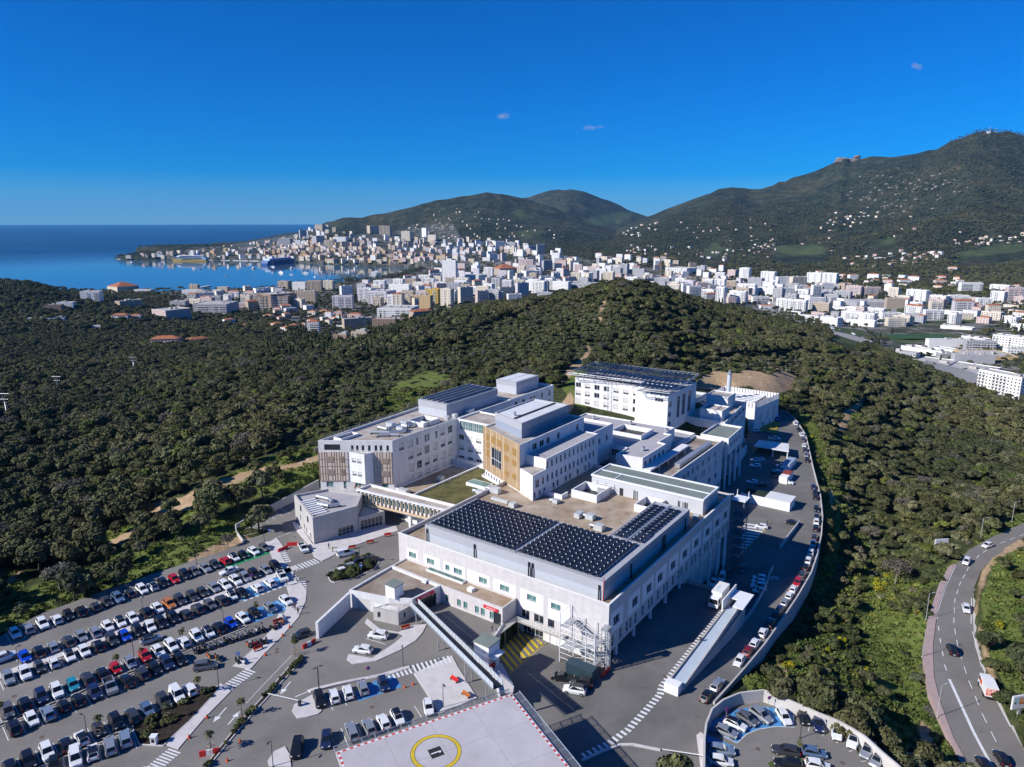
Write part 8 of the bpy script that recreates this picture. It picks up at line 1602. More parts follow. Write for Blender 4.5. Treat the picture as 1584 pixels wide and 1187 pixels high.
flat('grass_island', G(c7, [(500,610),(560,585),(640,570),(720,575),(800,595),(880,640),(600,640),(520,640)], -3.48), -3.40, mat('lawn', (.045,.075,.016), .95, 0, 1.2, (.10,.135,.03), 8))
# ================================================================ the town, the harbour and the far slopes
TW = {'white': (.80,.79,.77), 'cream': (.70,.62,.50), 'beige': (.47,.385,.30), 'pink': (.60,.47,.44), 'brown': (.30,.215,.16), 'grey': (.40,.40,.42), 'yellow': (.60,.40,.07), 'tan': (.52,.37,.20), 'lilac': (.62,.585,.62)}
TWM = {k: streaked('town_'+k, v, .85, .10, .15) for k, v in TW.items()}; TROOF = mat('terracotta_roof', (.36,.135,.065), .9, .25, .3); TFLAT = mat('flat_town_roof', (.44,.42,.40), .9, .15, .1); TWIN = mat('town_window', (.05,.058,.07), .2, spec=.5); TBAL = mat('balcony_slab', (.66,.65,.64), .8)
def town_block(t, w, d, fl, col, roof, detail=1, rr=random):
 "walls, roof, joined windows and balconies, built round the origin, front towards -y"
 hh = fl*3.0+.6; m = MB(); m.box(-w/2, -d/2, -3, w/2, d/2, hh); link('wall', m.mesh('wall', TWM[col]), t, world=False); m = MB()
 if roof == 'hip':
  e = .5; z0 = hh+.003; r = min(w, d)/2; a = [(-w/2-e,-d/2-e,z0),(w/2+e,-d/2-e,z0),(w/2+e,d/2+e,z0),(-w/2-e,d/2+e,z0)]; zt = z0+r*.42
  if w >= d: p, q = (-w/2+r,0,zt), (w/2-r,0,zt); [m.face(f) for f in ([a[0],a[1],q,p],[a[1],a[2],q],[a[2],a[3],p,q],[a[3],a[0],p])]
  else: p, q = (0,-d/2+r,zt), (0,d/2-r,zt); [m.face(f) for f in ([a[0],a[1],p],[a[1],a[2],q,p],[a[2],a[3],q],[a[3],a[0],p,q])]
  m.face(a[::-1])
 else:
  m.box(-w/2+.3, -d/2+.3, hh+.003, w/2-.3, d/2-.3, hh+.1)
  for s in range(max(1, int(w/16))): x = rr.uniform(-w/2+3, w/2-3); m.box(x-2, -2, hh+.103, x+2, 2.5, hh+2.6)
 link('roof', m.mesh('roof', TROOF if roof == 'hip' else TFLAT), t, world=False)
 if roof != 'hip':
  m = MB()
  for x0, y0, x1, y1 in ((-w/2,-d/2,w/2,-d/2+.25),(-w/2,d/2-.25,w/2,d/2),(-w/2,-d/2+.25,-w/2+.25,d/2-.25),(w/2-.25,-d/2+.25,w/2,d/2-.25)): m.box(x0, y0, hh+.001, x1, y1, hh+.9)
  link('parapet', m.mesh('parapet', TWM[col]), t, world=False)
 if detail:
  m = MB(); b = MB(); n = max(1, int(w/3.3)); nd = max(1, int(d/3.6)); st = rr.choice((0, 1, 1, 2)); r = random.Random(int(w*10+d))
  bay = [r.random() < .5 for _ in range(n)]
  for k in range(fl):
   z = k*3.0+1.0
   for i in range(n):
    x = -w/2+w*(i+.5)/n; ww = .85 if bay[i] and st else .6; z0 = z-.9 if bay[i] and st else z
    for s in (-1, 1): y = s*(d/2+.04); q = [(x-ww, y, z0), (x+ww, y, z0), (x+ww, y, z+1.35), (x-ww, y, z+1.35)]; m.face(q if s < 0 else q[::-1])
    if st and bay[i] and detail > 1: b.box(x-1.45, -d/2-1.15, z-1.05, x+1.45, -d/2-.045, z-.85); b.box(x-1.45, -d/2-1.15, z-.847, x+1.45, -d/2-1.0, z+.05)
   for i in range(nd):
    y = -d/2+d*(i+.5)/nd
    for s in (-1, 1): x = s*(w/2+.04); q = [(x, y-.55, z), (x, y+.55, z), (x, y+.55, z+1.3), (x, y-.55, z+1.3)]; m.face(q if s > 0 else q[::-1])
   if st == 2 and detail > 1: b.box(-w/2-.02, -d/2-.35, z-1.3, w/2+.02, -d/2-.047, z-1.06)
  link('windows', m.mesh('windows', TWIN), t, kind='stuff', world=False)
  if b.v: link('balconies', b.mesh('balconies', TBAL), t, kind='stuff', world=False)
 return t
def h1(q): return [(a/3.3, b/3.3, 320+c/3.3, 320+d/3.3, e, f) for a, b, c, d, e, f in q]
def h2(q): return [(400+a/3.96, 400+b/3.96, 320+c/3.96, 320+d/3.96, e, f) for a, b, c, d, e, f in q]
def h3(q): return [(760+a/3.6, 760+b/3.6, 320+c/3.6, 320+d/3.6, e, f) for a, b, c, d, e, f in q]
def h4(q): return [(1140+a/3.568, 1140+b/3.568, 360+c/3.568, 360+d/3.568, e, f) for a, b, c, d, e, f in q]
HAND = h1([(355,447,335,405,'cream','f'),(423,525,427,497,'white','f'),(437,555,395,424,'cream','h'),(560,702,392,434,'cream','h'),(600,725,470,525,'beige','f'),(790,970,502,582,'pink','f'),(1000,1217,470,555,'grey','f'),(875,965,475,525,'grey','f'),(935,1040,418,452,'white','f'),(1005,1110,437,470,'white','f'),(1112,1175,405,434,'beige','f'),(1240,1335,440,490,'beige','f'),(1335,1505,430,515,'brown','f'),(1420,1485,378,418,'beige','f'),(1296,1385,413,442,'white','f'),
 (150,235,553,588,'white','f'),(235,335,562,592,'white','f'),(300,385,485,530,'white','f'),(240,325,500,545,'brown','f'),(483,570,568,586,'white','f'),(577,665,550,585,'white','h'),(668,725,548,585,'white','h'),(478,555,600,630,'white','f'),(780,925,660,715,'pink','h'),(955,1062,664,702,'pink','h'),(840,930,645,662,'pink','h'),(1075,1130,590,611,'white','h'),(1140,1200,572,605,'white','h'),(1215,1275,595,626,'white','h'),(1345,1400,545,573,'white','h'),(1395,1440,520,546,'cream','h'),(1435,1490,500,527,'white','h'),(1350,1405,590,621,'cream','h'),(0,85,340,362,'white','h'),(195,260,365,388,'pink','h'),(690,780,420,440,'white','f')]) + \
h2([(120,200,452,500,'brown','f'),(210,300,462,516,'white','f'),(295,395,450,516,'beige','f'),(395,468,447,505,'cream','f'),(15,235,520,620,'brown','f'),(225,360,515,592,'beige','f'),(455,585,540,626,'lilac','f'),(668,845,500,600,'lilac','f'),(870,990,540,592,'tan','f'),(985,1070,540,640,'tan','f'),(1022,1115,497,603,'yellow','f'),(1115,1200,500,615,'cream','f'),(1200,1300,435,515,'cream','f'),(1327,1410,510,600,'pink','f'),(1408,1490,515,592,'grey','f'),(730,985,590,672,'white','f'),(885,970,610,665,'white','f'),(922,1068,628,705,'beige','h'),(515,700,675,745,'beige','f'),(700,900,680,760,'brown','f'),(460,580,765,850,'brown','f'),(570,688,742,835,'beige','f'),(1127,1220,325,477,'white','f'),(980,1060,415,467,'white','f'),(1075,1127,370,412,'grey','f'),(1045,1120,405,457,'white','f'),(1265,1400,410,472,'white','f'),(1390,1490,435,522,'cream','f'),(800,940,470,542,'white','f'),(945,1060,460,517,'cream','f'),(350,410,110,152,'beige','f'),(250,297,143,192,'grey','f'),(665,740,115,160,'beige','f'),(740,820,118,180,'beige','f'),(875,945,150,206,'cream','f'),(1000,1035,128,186,'white','f'),(1037,1090,170,216,'cream','f'),(403,465,205,252,'beige','f'),(505,560,210,256,'beige','f'),(562,620,215,257,'beige','f'),(465,550,183,212,'white','f'),(125,215,195,236,'grey','f'),(225,260,203,238,'white','f'),(330,405,178,232,'grey','f'),
 (30,100,710,746,'white','h'),(300,380,700,770,'white','h'),(370,430,632,656,'tan','h'),(255,300,705,726,'white','h'),(90,140,618,651,'white','h'),(135,190,603,636,'cream','h'),(35,90,655,686,'white','h'),(440,500,668,690,'white','h'),(545,640,650,680,'pink','h')]) + \
h3([(765,800,312,362,'white','f'),(970,1140,332,374,'white','f'),(640,750,320,366,'white','f'),(1380,1440,340,412,'white','f'),(1365,1475,430,492,'white','f'),(1430,1515,395,462,'grey','f'),(1475,1584,450,490,'white','f'),(825,905,395,440,'grey','f'),(905,1000,392,446,'grey','f'),(445,610,415,470,'grey','f'),(340,445,415,476,'white','f'),(150,240,295,362,'pink','f'),(115,190,405,465,'cream','f'),(190,250,405,460,'white','f'),(255,345,470,525,'grey','f'),(85,170,480,535,'white','f'),(0,60,395,480,'grey','f'),(0,70,470,530,'cream','f'),(545,615,330,385,'pink','f'),(165,270,350,410,'white','f'),(280,340,300,350,'grey','f'),(1050,1195,440,482,'pink','f'),(1185,1240,405,470,'white','f'),(1265,1370,410,455,'beige','f'),(0,150,335,378,'beige','h'),(200,245,215,262,'grey','f'),(250,300,212,265,'grey','f'),(10,75,192,240,'white','f'),(80,145,195,235,'grey','f'),(700,750,290,312,'brown','f')]) + \
h4([(215,300,362,420,'white','f'),(262,385,368,437,'white','f'),(385,460,355,432,'white','f'),(405,460,290,362,'white','f'),(530,630,320,366,'grey','f'),(600,690,293,350,'pink','f'),(690,785,297,350,'pink','f'),(385,470,218,276,'white','f'),(470,555,220,278,'white','f'),(210,290,240,300,'white','f'),(290,380,238,300,'cream','f'),(10,75,195,272,'white','f'),(60,145,250,307,'grey','f'),(130,215,215,275,'white','f'),(580,760,430,492,'white','f'),(700,815,408,457,'white','f'),(680,708,370,432,'white','f'),(460,575,455,511,'white','f'),(350,460,445,475,'white','f'),(935,1050,315,386,'white','f'),(1065,1165,345,393,'white','f'),(1165,1270,345,392,'white','f'),(1225,1340,275,342,'white','f'),(1400,1480,320,388,'white','f'),(1480,1584,300,386,'pink','f'),(1400,1500,287,330,'white','f'),(945,1005,240,277,'white','h'),(870,1190,668,722,'white','f'),(1030,1420,697,757,'white','f'),(1220,1520,628,684,'tan','f'),(1338,1584,745,905,'white','f'),(1420,1600,562,640,'white','f'),(1135,1300,508,532,'white','f'),(1300,1355,405,441,'pink','h'),(1515,1590,498,542,'white','f'),(600,850,362,405,'grey','f'),(860,1000,648,688,'grey','f'),(10,65,430,460,'white','h'),(720,785,228,262,'white','h'),(610,665,232,265,'white','h'),(1100,1160,238,262,'pink','h'),(1165,1215,190,215,'pink','h'),(805,860,260,290,'pink','h'),(885,960,258,290,'white','h'),(1085,1150,262,292,'pink','h')])
NAMED = {('yellow','f'): 'yellow apartment tower'}
SPOTS = []
rt = random.Random(21)
pos = hits([((q[0]+q[1])/2, q[3]) for q in HAND], 590)
for q, p in zip(HAND, pos):
 if not np.isfinite(p[0]) or p[2] < -95.5: continue
 zc = proj(*p)[2]; app = (q[1]-q[0])*zc/F; hh = (q[3]-q[2])*zc/F; big = app > 55; e_ = (q[3]-342)/1100; d = min(max(9, app*(.7 if big else .45)), 58 if big else 14); th = math.radians(rt.choice((-1, -1, -1, 1))*rt.uniform(14, 34)); w = max(8, (app-d*abs(math.sin(th)))/math.cos(th)); fl = max(1, round((hh-d*e_)/3.05-.2)); fl = min(fl, 4) if big and q[0] > 1300 and q[3] > 470 else fl
 az = math.atan2(p[0], p[1]); SPOTS.append((p[0], p[1], p[2], w, d, fl, q[4], q[5], -az+th, (q[0]+q[1])/2, q[3]))
# generated quarters
def fill(poly, n, fl, cols, hipp, wr, t0=700, gap=14):
 xs = [p[0] for p in poly]; ys = [p[1] for p in poly]; c = []
 while len(c) < n*2: x, y = rt.uniform(min(xs), max(xs)), rt.uniform(min(ys), max(ys)); c += [(x, y)] if inpoly([x], [y], poly)[0] else []
 k = 0
 for (x, y), p in zip(c, hits(c, t0)):
  if not np.isfinite(p[0]) or p[2] < -95.2: continue
  if any((p[0]-s[0])**2+(p[1]-s[1])**2 < (gap+s[3]*.42)**2 for s in SPOTS): continue
  az = math.atan2(p[0], p[1]); f = rt.randint(*fl); w = rt.uniform(*wr); SPOTS.append((p[0], p[1], p[2], w, rt.uniform(9, 13) if w > 12 else w*.8, f, rt.choice(cols), 'h' if rt.random() < hipp else 'f', -az+math.radians(rt.choice((-36,-30,-25,-20,-42,24,28))), x, y)); k += 1
  if k >= n: break
WW = ['white','white','white','white','cream','cream','beige','pink','grey','lilac']
fill([(690,395),(760,385),(860,402),(1000,425),(1120,450),(1130,472),(1040,455),(960,436),(870,452),(760,472),(700,470),(660,440)], 190, (5,10), WW, .10, (15,34)); fill([(560,445),(640,432),(700,440),(700,470),(600,480),(520,470)], 40, (4,9), WW, .15, (15,30)); fill([(700,372),(790,378),(870,398),(760,392),(690,395)], 70, (5,11), WW+['beige'], .15, (15,30))
fill([(190,399.5),(300,389),(440,372),(480,372),(560,385),(690,400),(690,412),(520,407),(400,402.3),(330,400.8)], 260, (4,6), ['cream','pink','white','beige','cream','tan'], .62, (12,26), gap=10); fill([(430,372),(490,352),(560,365),(690,378),(690,395),(560,385)], 90, (4,9), ['white','cream','beige','grey'], .25, (14,28))
fill([(620,360),(690,322),(760,325),(800,345),(790,368),(700,372)], 60, (1,2), ['cream','cream','pink','beige'], .8, (7,12)); fill([(1100,395),(1150,375),(1200,365),(1210,398),(1120,405)], 30, (1,2), ['white','cream','pink'], .75, (7,13)); fill([(1255,350),(1290,330),(1360,318),(1355,345),(1290,362)], 26, (1,2), ['white','cream','cream'], .7, (7,14)); fill([(960,360),(1000,345),(1040,338),(1035,350),(980,372)], 16, (1,3), ['white','cream'], .6, (10,20)); fill([(1020,362),(1110,335),(1180,340),(1190,355),(1080,372)], 14, (1,2), ['cream','pink'], .8, (7,11))
fill([(1300,402),(1400,388),(1470,390),(1430,410),(1320,415)], 46, (1,3), ['white','cream','pink'], .7, (9,16)); fill([(1470,372),(1584,362),(1584,378),(1480,380)], 18, (1,3), ['white','cream'], .6, (9,16)); fill([(1250,425),(1400,430),(1500,438),(1584,445),(1584,455),(1400,448),(1270,440)], 36, (1,4), ['white','cream','pink'], .6, (10,20)); fill([(930,378),(1100,385),(1130,405),(1000,398)], 30, (1,3), ['white','cream'], .7, (9,15)); fill([(1150,440),(1290,445),(1300,470),(1200,470)], 26, (3,7), ['white','white','grey'], .05, (18,34)); fill([(390,492),(520,478),(545,508),(430,520)], 18, (1,3), ['white','cream','pink'], .8, (9,14)); fill([(250,455),(400,450),(500,470),(480,490),(300,480)], 34, (3,7), WW, .25, (14,28)); fill([(760,345),(850,350),(880,372),(790,370)], 14, (1,2), ['cream','pink'], .8, (7,11))
fill([(1040,345),(1584,330),(1584,395),(1100,390)], 18, (1,2), ['cream','pink'], .8, (7,11))
fill([(1120,440),(1250,430),(1330,440),(1420,455),(1500,468),(1500,500),(1380,510),(1250,500),(1180,480)], 55, (2,6), WW, .12, (12,34)); fill([(1385,535),(1584,530),(1584,562),(1440,566)], 16, (1,3), ['white','white','grey'], .05, (25,55), 590); fill([(1170,462),(1290,512),(1330,528),(1260,500),(1220,470)], 24, (1,3), ['white','cream','pink'], .5, (10,24), 620); fill([(960,440),(1060,428),(1180,466),(1130,474)], 40, (3,8), WW, .05, (14,34)); fill([(1290,478),(1340,470),(1345,505),(1300,505)], 8, (1,3), ['white'], 0, (25,45))
fill([(1440,450),(1584,455),(1584,500),(1500,500)], 14, (1,4), ['white','pink','cream'], .4, (12,30)); fill([(860,400),(1000,418),(1130,440),(1140,425),(1000,400)], 46, (3,8), WW, .15, (13,30))
SPOTS.sort(key=lambda s: -(s[3]*max(6, s[5]*3))/(proj(s[0], s[1], s[2])[2]**2))
BIG, REST = SPOTS[:298], SPOTS[298:]
def quarter(x, y):
 if x < 230: return 'on the wooded left shore hill'
 if x > 1380 and y > 500: return 'in the business park'
 if y > 475 and x < 720: return 'in the near district before the bay'
 if x < 700 and y < 415: return 'in the old town across the bay'
 if y < 400: return 'on the far slopes'
 if x > 1130: return 'in the valley district at right'
 if x < 720: return 'along the near shore of the bay'
 return 'in the main town behind the hill'
names = {}
for s in sorted(BIG, key=lambda s: s[9]):
 key = (s[6], 'h' if s[7] == 'h' else 'f', 'tower' if s[5] >= 9 else 'block' if s[5] >= 3 else 'house', quarter(s[9], s[10])); names.setdefault(key, []).append(s)
for key, lst in names.items():
 for i, s in enumerate(lst):
  x, y, z, w, d, fl, col, rf, rz, px, py = s; what = {'tower': 'apartment tower', 'block': 'apartment block', 'house': 'house' if w < 26 else 'hall'}[key[2]]; rfw = 'red-roofed ' if rf == 'h' else ''; nth = '' if len(lst) == 1 else f", {ordinal(i+1)} such from the left"
  t = thing({'apartment tower': 'apartment_tower', 'apartment block': 'apartment_block', 'house': 'house', 'hall': 'hall'}[what], f"{rfw}{col} {what} {key[3]}{nth}", 'building', (x, y, z), rz, f"buildings {key[3]}")
  zc = proj(x, y, z)[2]; town_block(t, w, d, fl, col, 'hip' if rf == 'h' else 'flat', 0 if w > 40 and fl <= 4 else 2 if zc < 1700 else 1, rt)
# everything smaller: one mesh of real houses with a colour per wall
def town_mass(items):
 V, Fc, Cc = [], [], []
 for x, y, z, w, d, fl, col, rf, rz, px, py in items:
  hh = fl*3.0+.4; ca, sa = math.cos(rz), math.sin(rz); i = len(V)
  def T(a, b, c): V.append((x+a*ca-b*sa, y+a*sa+b*ca, z+c))
  for c in (-3, hh):
   for a, b in ((-w/2,-d/2),(w/2,-d/2),(w/2,d/2),(-w/2,d/2)): T(a, b, c)
  for q in ((0,1,5,4),(1,2,6,5),(2,3,7,6),(3,0,4,7)): Fc.append(tuple(i+k for k in q)); Cc.append(TW[col])
  if rf == 'h':
   r = min(w, d)/2
   if w >= d: T(-w/2+r, 0, hh+r*.4); T(w/2-r, 0, hh+r*.4); qs = [(4,5,9,8),(5,6,9),(6,7,8,9),(7,4,8)]
   else: T(0, -d/2+r, hh+r*.4); T(0, d/2-r, hh+r*.4); qs = [(4,5,8),(5,6,9,8),(6,7,9),(7,4,8,9)]
   for q in qs: Fc.append(tuple(i+k for k in q)); Cc.append((.36,.14,.07))
  else: Fc.append((i+4,i+5,i+6,i+7)); Cc.append((.42,.40,.38))
  if proj(x, y, z)[2] < 3600:
   n = max(1, int(w/3.6))
   for k in range(fl):
    for j in range(n):
     a = -w/2+w*(j+.5)/n; b0 = len(V); zz = k*3+1
     for aa, cc in ((-.6,0),(.6,0),(.6,1.3),(-.6,1.3)): T(a+aa, -d/2-.05, zz+cc)
     Fc.append((b0,b0+1,b0+2,b0+3)); Cc.append((.06,.065,.075))
 me = D.meshes.new('far_houses'); me.from_pydata(V, [], Fc); a = me.attributes.new('wall_colour', 'FLOAT_COLOR', 'FACE'); a.data.foreach_set('color', np.array([(*c, 1) for c in Cc], np.float32).ravel())
 m = D.materials.new('far_house_paint'); m.use_nodes = True; t = m.node_tree; at = t.nodes.new('ShaderNodeAttribute'); at.attribute_name = 'wall_colour'; t.links.new(at.outputs['Color'], t.nodes['Principled BSDF'].inputs['Base Color']); t.nodes['Principled BSDF'].inputs['Roughness'].default_value = .85; me.materials.append(m); link('far_houses', me, kind='stuff')
town_mass(REST)
# roads of the valley
def draped(name, pts, w, m, t0=590):
 P0 = [Vector(p) for p in hits(pts, t0) if np.isfinite(p[0])]; Q = []
 for a, b in zip(P0, P0[1:]):
  n = max(1, int((b-a).length/18)); Q += [a.lerp(b, k/n) for k in range(n)]
 Q.append(P0[-1]); mb = MB(); n = len(Q); L_ = []
 for i in range(n):
  d = (Q[min(n-1, i+1)]-Q[max(0, i-1)]); d.z = 0; d.normalize(); o = Vector((-d.y, d.x, 0))*w/2; z = max(gz(Q[i].x+o.x, Q[i].y+o.y), gz(Q[i].x-o.x, Q[i].y-o.y))+.6; L_.append((Q[i]+o, Q[i]-o, z))
 for (a, b, z), (c, d, z2) in zip(L_, L_[1:]): mb.face([(a.x,a.y,z),(b.x,b.y,z),(d.x,d.y,z2),(c.x,c.y,z2)])
 me = mb.mesh(name, m); bm = bmesh.new(); bm.from_mesh(me); bmesh.ops.recalc_face_normals(bm, faces=bm.faces); bm.to_mesh(me); bm.free()
 if me.polygons[0].normal.z < 0: me.flip_normals()
 return link(name, me, kind='structure')
TR = mat('town_road', (.27,.265,.26), .9, .1, .2)
for pts, w in [([(1168,466),(1185,478),(1215,494),(1246,508),(1275,514),(1310,522),(1345,532)], 22), ([(1345,500),(1420,498),(1500,494),(1545,497)], 8), ([(1370,455),(1385,470),(1378,500)], 9), ([(1440,575),(1490,590),(1520,602),(1560,615)], 14), ([(1480,515),(1530,530),(1584,535)], 8), ([(1130,455),(1170,466)], 14), ([(640,425),(700,430),(760,432)], 12)]: draped('road', pts, w, TR)
draped('parking_ground', [(1425,572),(1470,585),(1510,600)], 60, TR); draped('pitch', [(1375,521),(1470,522)], 42, mat('pitch_green', (.035,.085,.03), .9, .15, .05)); draped('parking_ground', [(1305,495),(1345,498),(1370,502)], 30, TR)
cm = {k: MB() for k in range(4)}; rc_ = random.Random(2); cs = [(rc_.uniform(1418,1515), 0) for _ in range(230)]; cs = [(x, 572+(x-1425)*.33+rc_.uniform(-8,12)) for x, _ in cs] + [(rc_.uniform(1295,1370), rc_.uniform(490,503)) for _ in range(70)] + [(1170+t*170+rc_.uniform(-3,3), 467+t*62+rc_.uniform(-3,3)) for t in [rc_.random() for _ in range(60)]]
for p in hits(cs, 600):
 if np.isfinite(p[0]): k = rc_.randrange(4); cm[k].box(-2,-.85,.5,2,.85,1.3,rc_.choice((.3,1.9)),(p[0],p[1],p[2]+.5)); cm[k].box(-1.2,-.75,1.3,.9,.75,1.95,.3,(p[0],p[1],p[2]+.5))
for k, c in enumerate(('white','silver','dark grey','white')): cm[k].build('distant_cars', PAINTS[c], kind='stuff')
# ---------------------------------------------------------------- harbour
def boat(px, py, L, lab, sail=False):
 p = P(px, py, SEA_Z); t = thing('boat', lab, 'boat', p, (px*1.7) % 6.28, 'boats moored in the bay'); m = MB(); s = L/10
 m.hexa([(-4.5*s,-1.2*s,-.3*s),(3.4*s,-.6*s,-.3*s),(3.4*s,.6*s,-.3*s),(-4.5*s,1.2*s,-.3*s),(-5*s,-1.6*s,1.3*s),(5.2*s,-.3*s,1.7*s),(5.2*s,.3*s,1.7*s),(-5*s,1.6*s,1.3*s)]); link('hull', m.mesh('hull', PAINTS['white']), t, world=False); m = MB(); m.hexa([(-2.5*s,-1*s,1.3*s),(1.6*s,-.8*s,1.4*s),(1.6*s,.8*s,1.4*s),(-2.5*s,1*s,1.3*s),(-2.2*s,-.8*s,2.6*s),(.7*s,-.6*s,2.6*s),(.7*s,.6*s,2.6*s),(-2.2*s,.8*s,2.6*s)]); link('cabin', m.mesh('cabin', PAINTS['white'] if px % 3 else TWM['brown']), t, world=False)
 if sail: m = MB(); m.rod((.5*s,0,1.4*s),(.5*s,0,14*s),.12*s,5); link('mast', m.mesh('mast', WMETAL), t, world=False)
bl_ = [(1295/3.3,320+316/3.3,26),(1395/3.3,320+309/3.3,18),(1437/3.3,320+339/3.3,30),(1490/3.3,320+316/3.3,26),(1560/3.3,320+341/3.3,24),(1155/3.3,320+357/3.3,12),(1487/3.3,320+348/3.3,14),(825/3.3,320+292/3.3,16),(400+85/3.96,320+368/3.96,18),(400+388/3.96,320+403/3.96,20),(400+460/3.96,320+411/3.96,18),(400+537/3.96,320+406/3.96,14),(400+575/3.96,320+410/3.96,14),(400+612/3.96,320+422/3.96,14),(400+680/3.96,320+409/3.96,14),(400+720/3.96,320+399/3.96,18),(400+345/3.96,320+432/3.96,12),(400+590/3.96,320+440/3.96,12),(400+600/3.96,320+374/3.96,30),(670/3.3,320+284/3.3,14),(720/3.3,320+281/3.3,14)]
for i, (x, y, L) in enumerate(sorted(bl_)): boat(x, y, L, f"{'large ' if L > 22 else 'small '}white boat on the bay, {ordinal(i+1)} boat from the left", i % 2 == 0)
m = MB(); m2 = MB(); r = random.Random(12)
for x, y in [(r.uniform(478,640), r.uniform(396,411)) for _ in range(330)]:
 if not (402-(x-478)*.012 < y < 407+(x-478)*.035): continue
 p = P(x, y, SEA_Z); m.box(-5,-1.5,0,5,1.5,2.2,r.uniform(0,3),p); m.box(-2,-1.2,2.2,2,1.2,3.4,0,p); q = p+Vector((0,0,r.uniform(12,19))); m2.rod(p,q,.16,4)
m.build('marina_boats', PAINTS['white'], kind='stuff'); m2.build('marina_masts', WMETAL, kind='stuff')
def ferry(pa, pb, lab, hullc, lowc, topc, func):
 a, b = P(*pa, SEA_Z), P(*pb, SEA_Z); d = b-a; L = d.length; t = thing('ferry', lab, 'ferry', (a+b)/2, math.atan2(d.y, d.x)); h = L/2; w = L*.072
 m = MB(); m.hexa([(-h,-w*.8,-1),(h*.90,-w*.25,-1),(h*.90,w*.25,-1),(-h,w*.8,-1),(-h,-w,9),(h*.97,-w*.3,11),(h*.97,w*.3,11),(-h,w,9)]); link('hull', m.mesh('hull', lowc), t, world=False)
 m = MB(); m.hexa([(-h,-w,9.003),(h*.93,-w*.35,11.003),(h*.93,w*.35,11.003),(-h,w,9.003),(-h*.97,-w,19),(h*.74,-w*.75,19),(h*.74,w*.75,19),(-h*.97,w,19)]); link('upper_hull', m.mesh('upper_hull', hullc), t, world=False)
 m = MB(); m.hexa([(-h*.85,-w*.85,19.003),(h*.70,-w*.75,19.003),(h*.70,w*.75,19.003),(-h*.85,w*.85,19.003),(-h*.8,-w*.8,27),(h*.56,-w*.65,27),(h*.56,w*.65,27),(-h*.8,w*.8,27)]); link('superstructure', m.mesh('superstructure', topc), t, world=False)
 m = MB(); m.hexa([(-h*.55,-4,27.003),(-h*.38,-4,27.003),(-h*.38,4,27.003),(-h*.55,4,27.003),(-h*.56,-3,36),(-h*.43,-3,36),(-h*.43,3,36),(-h*.56,3,36)]); link('funnel', m.mesh('funnel', func), t, world=False)
 m = MB()
 for z in (13, 16, 21.5, 24.3):
  for s in (-1, 1): m.box(-h*.78, s*(w*.93 if z < 19 else w*.83)-.06, z, h*.5, s*(w*.93 if z < 19 else w*.83)+.06+(s*1.2), z+.9)
 link('window_bands', m.mesh('window_bands', TWIN), t, kind='stuff', world=False); m = MB(); m.rod((h*.45,0,27),(h*.45,0,37),.4,5); link('mast', m.mesh('mast', WMETAL), t, world=False)
FWH = mat('ferry_white', (.66,.68,.72), .5); FBL = mat('ferry_blue', (.03,.09,.30), .5); FYE = mat('ferry_yellow', (.42,.29,.06), .5)
ferry((321,404.6), (266,404.2), 'white ferry with a dark yellow hull band moored at the old town quay', mat('ferry_grey_blue', (.30,.38,.52), .5), FYE, FWH, FBL); ferry((409,411), (457,406.5), 'blue and white ferry moored at the quay, right of the yellow-banded one', FBL, FBL, mat('ferry_pale', (.42,.52,.66), .5), FWH)
mb = MB()
for a, b, w in [((262,402.6),(330,403),26),((330,403),(400,404.4),24),((400,406),(460,405),20),((180,401.5),(262,402.4),30),((300,448),(327,443),10)]:
 p, q = P(*a, SEA_Z), P(*b, SEA_Z); d = (q-p).normalized(); n = Vector((-d.y, d.x, 0)); mb.hexa([tuple(v+Vector((0,0,z))) for z in (-1, 2.2) for v in (p, q, q+n*w, p+n*w)])
mb.build('quay', CONC, kind='structure')
t = thing('tower_crane', 'thin yellowish tower crane standing in the main town', 'crane', (*P(1022, 424, -70)[:2], -72)); m = MB(); m.rod((0,0,0),(0,0,52),.7,4); link('mast', m.mesh('mast', mat('crane_paint', (.50,.33,.10), .5)), t, world=False); m = MB(); m.rod((-16,0,50),(40,0,50),.5,4); m.rod((0,0,58),(36,0,50.5),.15,4); m.rod((0,0,52),(0,0,58),.4,4); m.rod((0,0,58),(-15,0,50.5),.15,4); link('jib', m.mesh('jib', mat('crane_paint', (.5,.33,.1), .5)), t, world=False)
# summit aerials on the high ridge, rock tor
for px, py, lab in [(1529,202,'pale relay station on the highest summit')]:
 p = hit(px, 206, 2000)
 if p: t = thing('relay_station', lab, 'relay station', p); m = MB(); m.box(-9,-6,-4,9,6,9); link('hut', m.mesh('hut', TWM['white']), t, world=False); m = MB(); m.rod((4,0,9),(4,0,34),.5,4); m.rod((40,0,-3),(40,0,26),.5,4); link('mast', m.mesh('mast', WMETAL), t, world=False)
p = hit(1306, 247, 2000)
if p:
 r = np.random.default_rng(4); t = thing('rock_outcrop', 'jagged grey rock tor on the right-hand ridge', 'rock', p)
 for k in range(6): v, f = ico((r.uniform(-90,90), r.uniform(-15,15), r.uniform(-16,2)+(12 if k == 0 else 0)), (r.uniform(22,40), 20, r.uniform(10,18)), k); me = D.meshes.new('boulder'); me.from_pydata([tuple(q) for q in v], [], f); me.materials.append(mat('granite', (.20,.165,.14), .95, .3, .05)); link('boulder', me, t, world=False)
rk = MB(); r = np.random.default_rng(8)
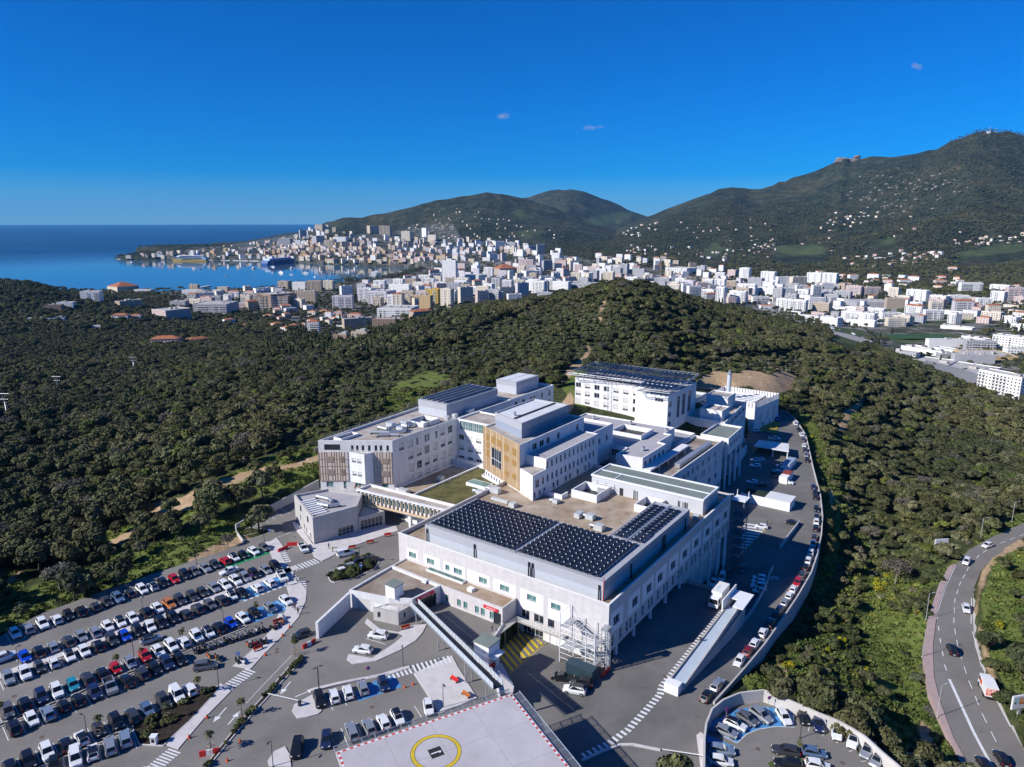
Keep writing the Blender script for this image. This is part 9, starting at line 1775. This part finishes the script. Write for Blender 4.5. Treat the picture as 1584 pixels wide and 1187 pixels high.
for p in hits([(1420+r.normal()*36, 290+r.normal()*13) for _ in range(60)]+[(1340+r.normal()*25, 300+r.normal()*8) for _ in range(12)]+[(1385+r.normal()*12, 318+r.normal()*6) for _ in range(14)], 2400):
 if np.isfinite(p[0]):
  v, f = ico((p[0], p[1], p[2]), (r.uniform(4,11), r.uniform(4,9), r.uniform(3,7)), int(r.integers(99))); o = len(rk.v); rk.v += [tuple(q) for q in v]; rk.f += [tuple(i+o for i in q) for q in f]; rk.m += [0]*len(f)
rk.build('boulder_field', mat('pale_granite', (.27,.235,.21), .95, .25, .05), kind='stuff')
# small clouds
def cloud(px, py, dist, w, h, lab, seed):
 dx, dy, dz = ray(px, py); s = dist/dy; p = Vector((dx*s, dy*s, H+dz*s)); t = thing('cloud', lab, 'cloud', p, 0, 'small clouds'); m = D.materials.new('cloud_vapour'); m.use_nodes = True; nt_ = m.node_tree; nt_.nodes.clear(); o = nt_.nodes.new('ShaderNodeOutputMaterial'); pv = nt_.nodes.new('ShaderNodeVolumePrincipled'); pv.inputs['Color'].default_value = (.85,.80,.92,1); pv.inputs['Density'].default_value = .0016; nt_.links.new(pv.outputs[0], o.inputs['Volume'])
 r = np.random.default_rng(seed)
 for k in range(5): v, f = ico((r.uniform(-.34,.34)*w, r.uniform(-.2,.2)*w, r.uniform(-.15,.25)*h), (w*r.uniform(.16,.28), w*.16, h*r.uniform(.25,.5)), seed+k); me = D.meshes.new('puff'); me.from_pydata([tuple(q) for q in v], [], f); me.materials.append(m); link('puff', me, t, world=False)
cloud(776, 180, 16000, 420, 150, 'small pale cloud in the upper middle of the sky', 1); cloud(1417, 104, 16000, 340, 170, 'small pale cloud high in the sky above the right ridge', 2); cloud(918, 198, 16000, 420, 110, 'faint cloud low between the two hill groups', 3)
# ================================================================ air
hz = MB(); hz.box(-41000, -3000, -108.5, 41000, 41000, 1100); hm = D.materials.new('clear_air'); hm.use_nodes = True; ht = hm.node_tree; ht.nodes.clear()
ho = ht.nodes.new('ShaderNodeOutputMaterial'); hv = ht.nodes.new('ShaderNodeVolumePrincipled'); hv.inputs['Color'].default_value = (.16, .52, 1.0, 1); hv.inputs['Density'].default_value = 2.2e-5; ht.links.new(hv.outputs[0], ho.inputs['Volume']); hz.build('haze', hm, kind='stuff')
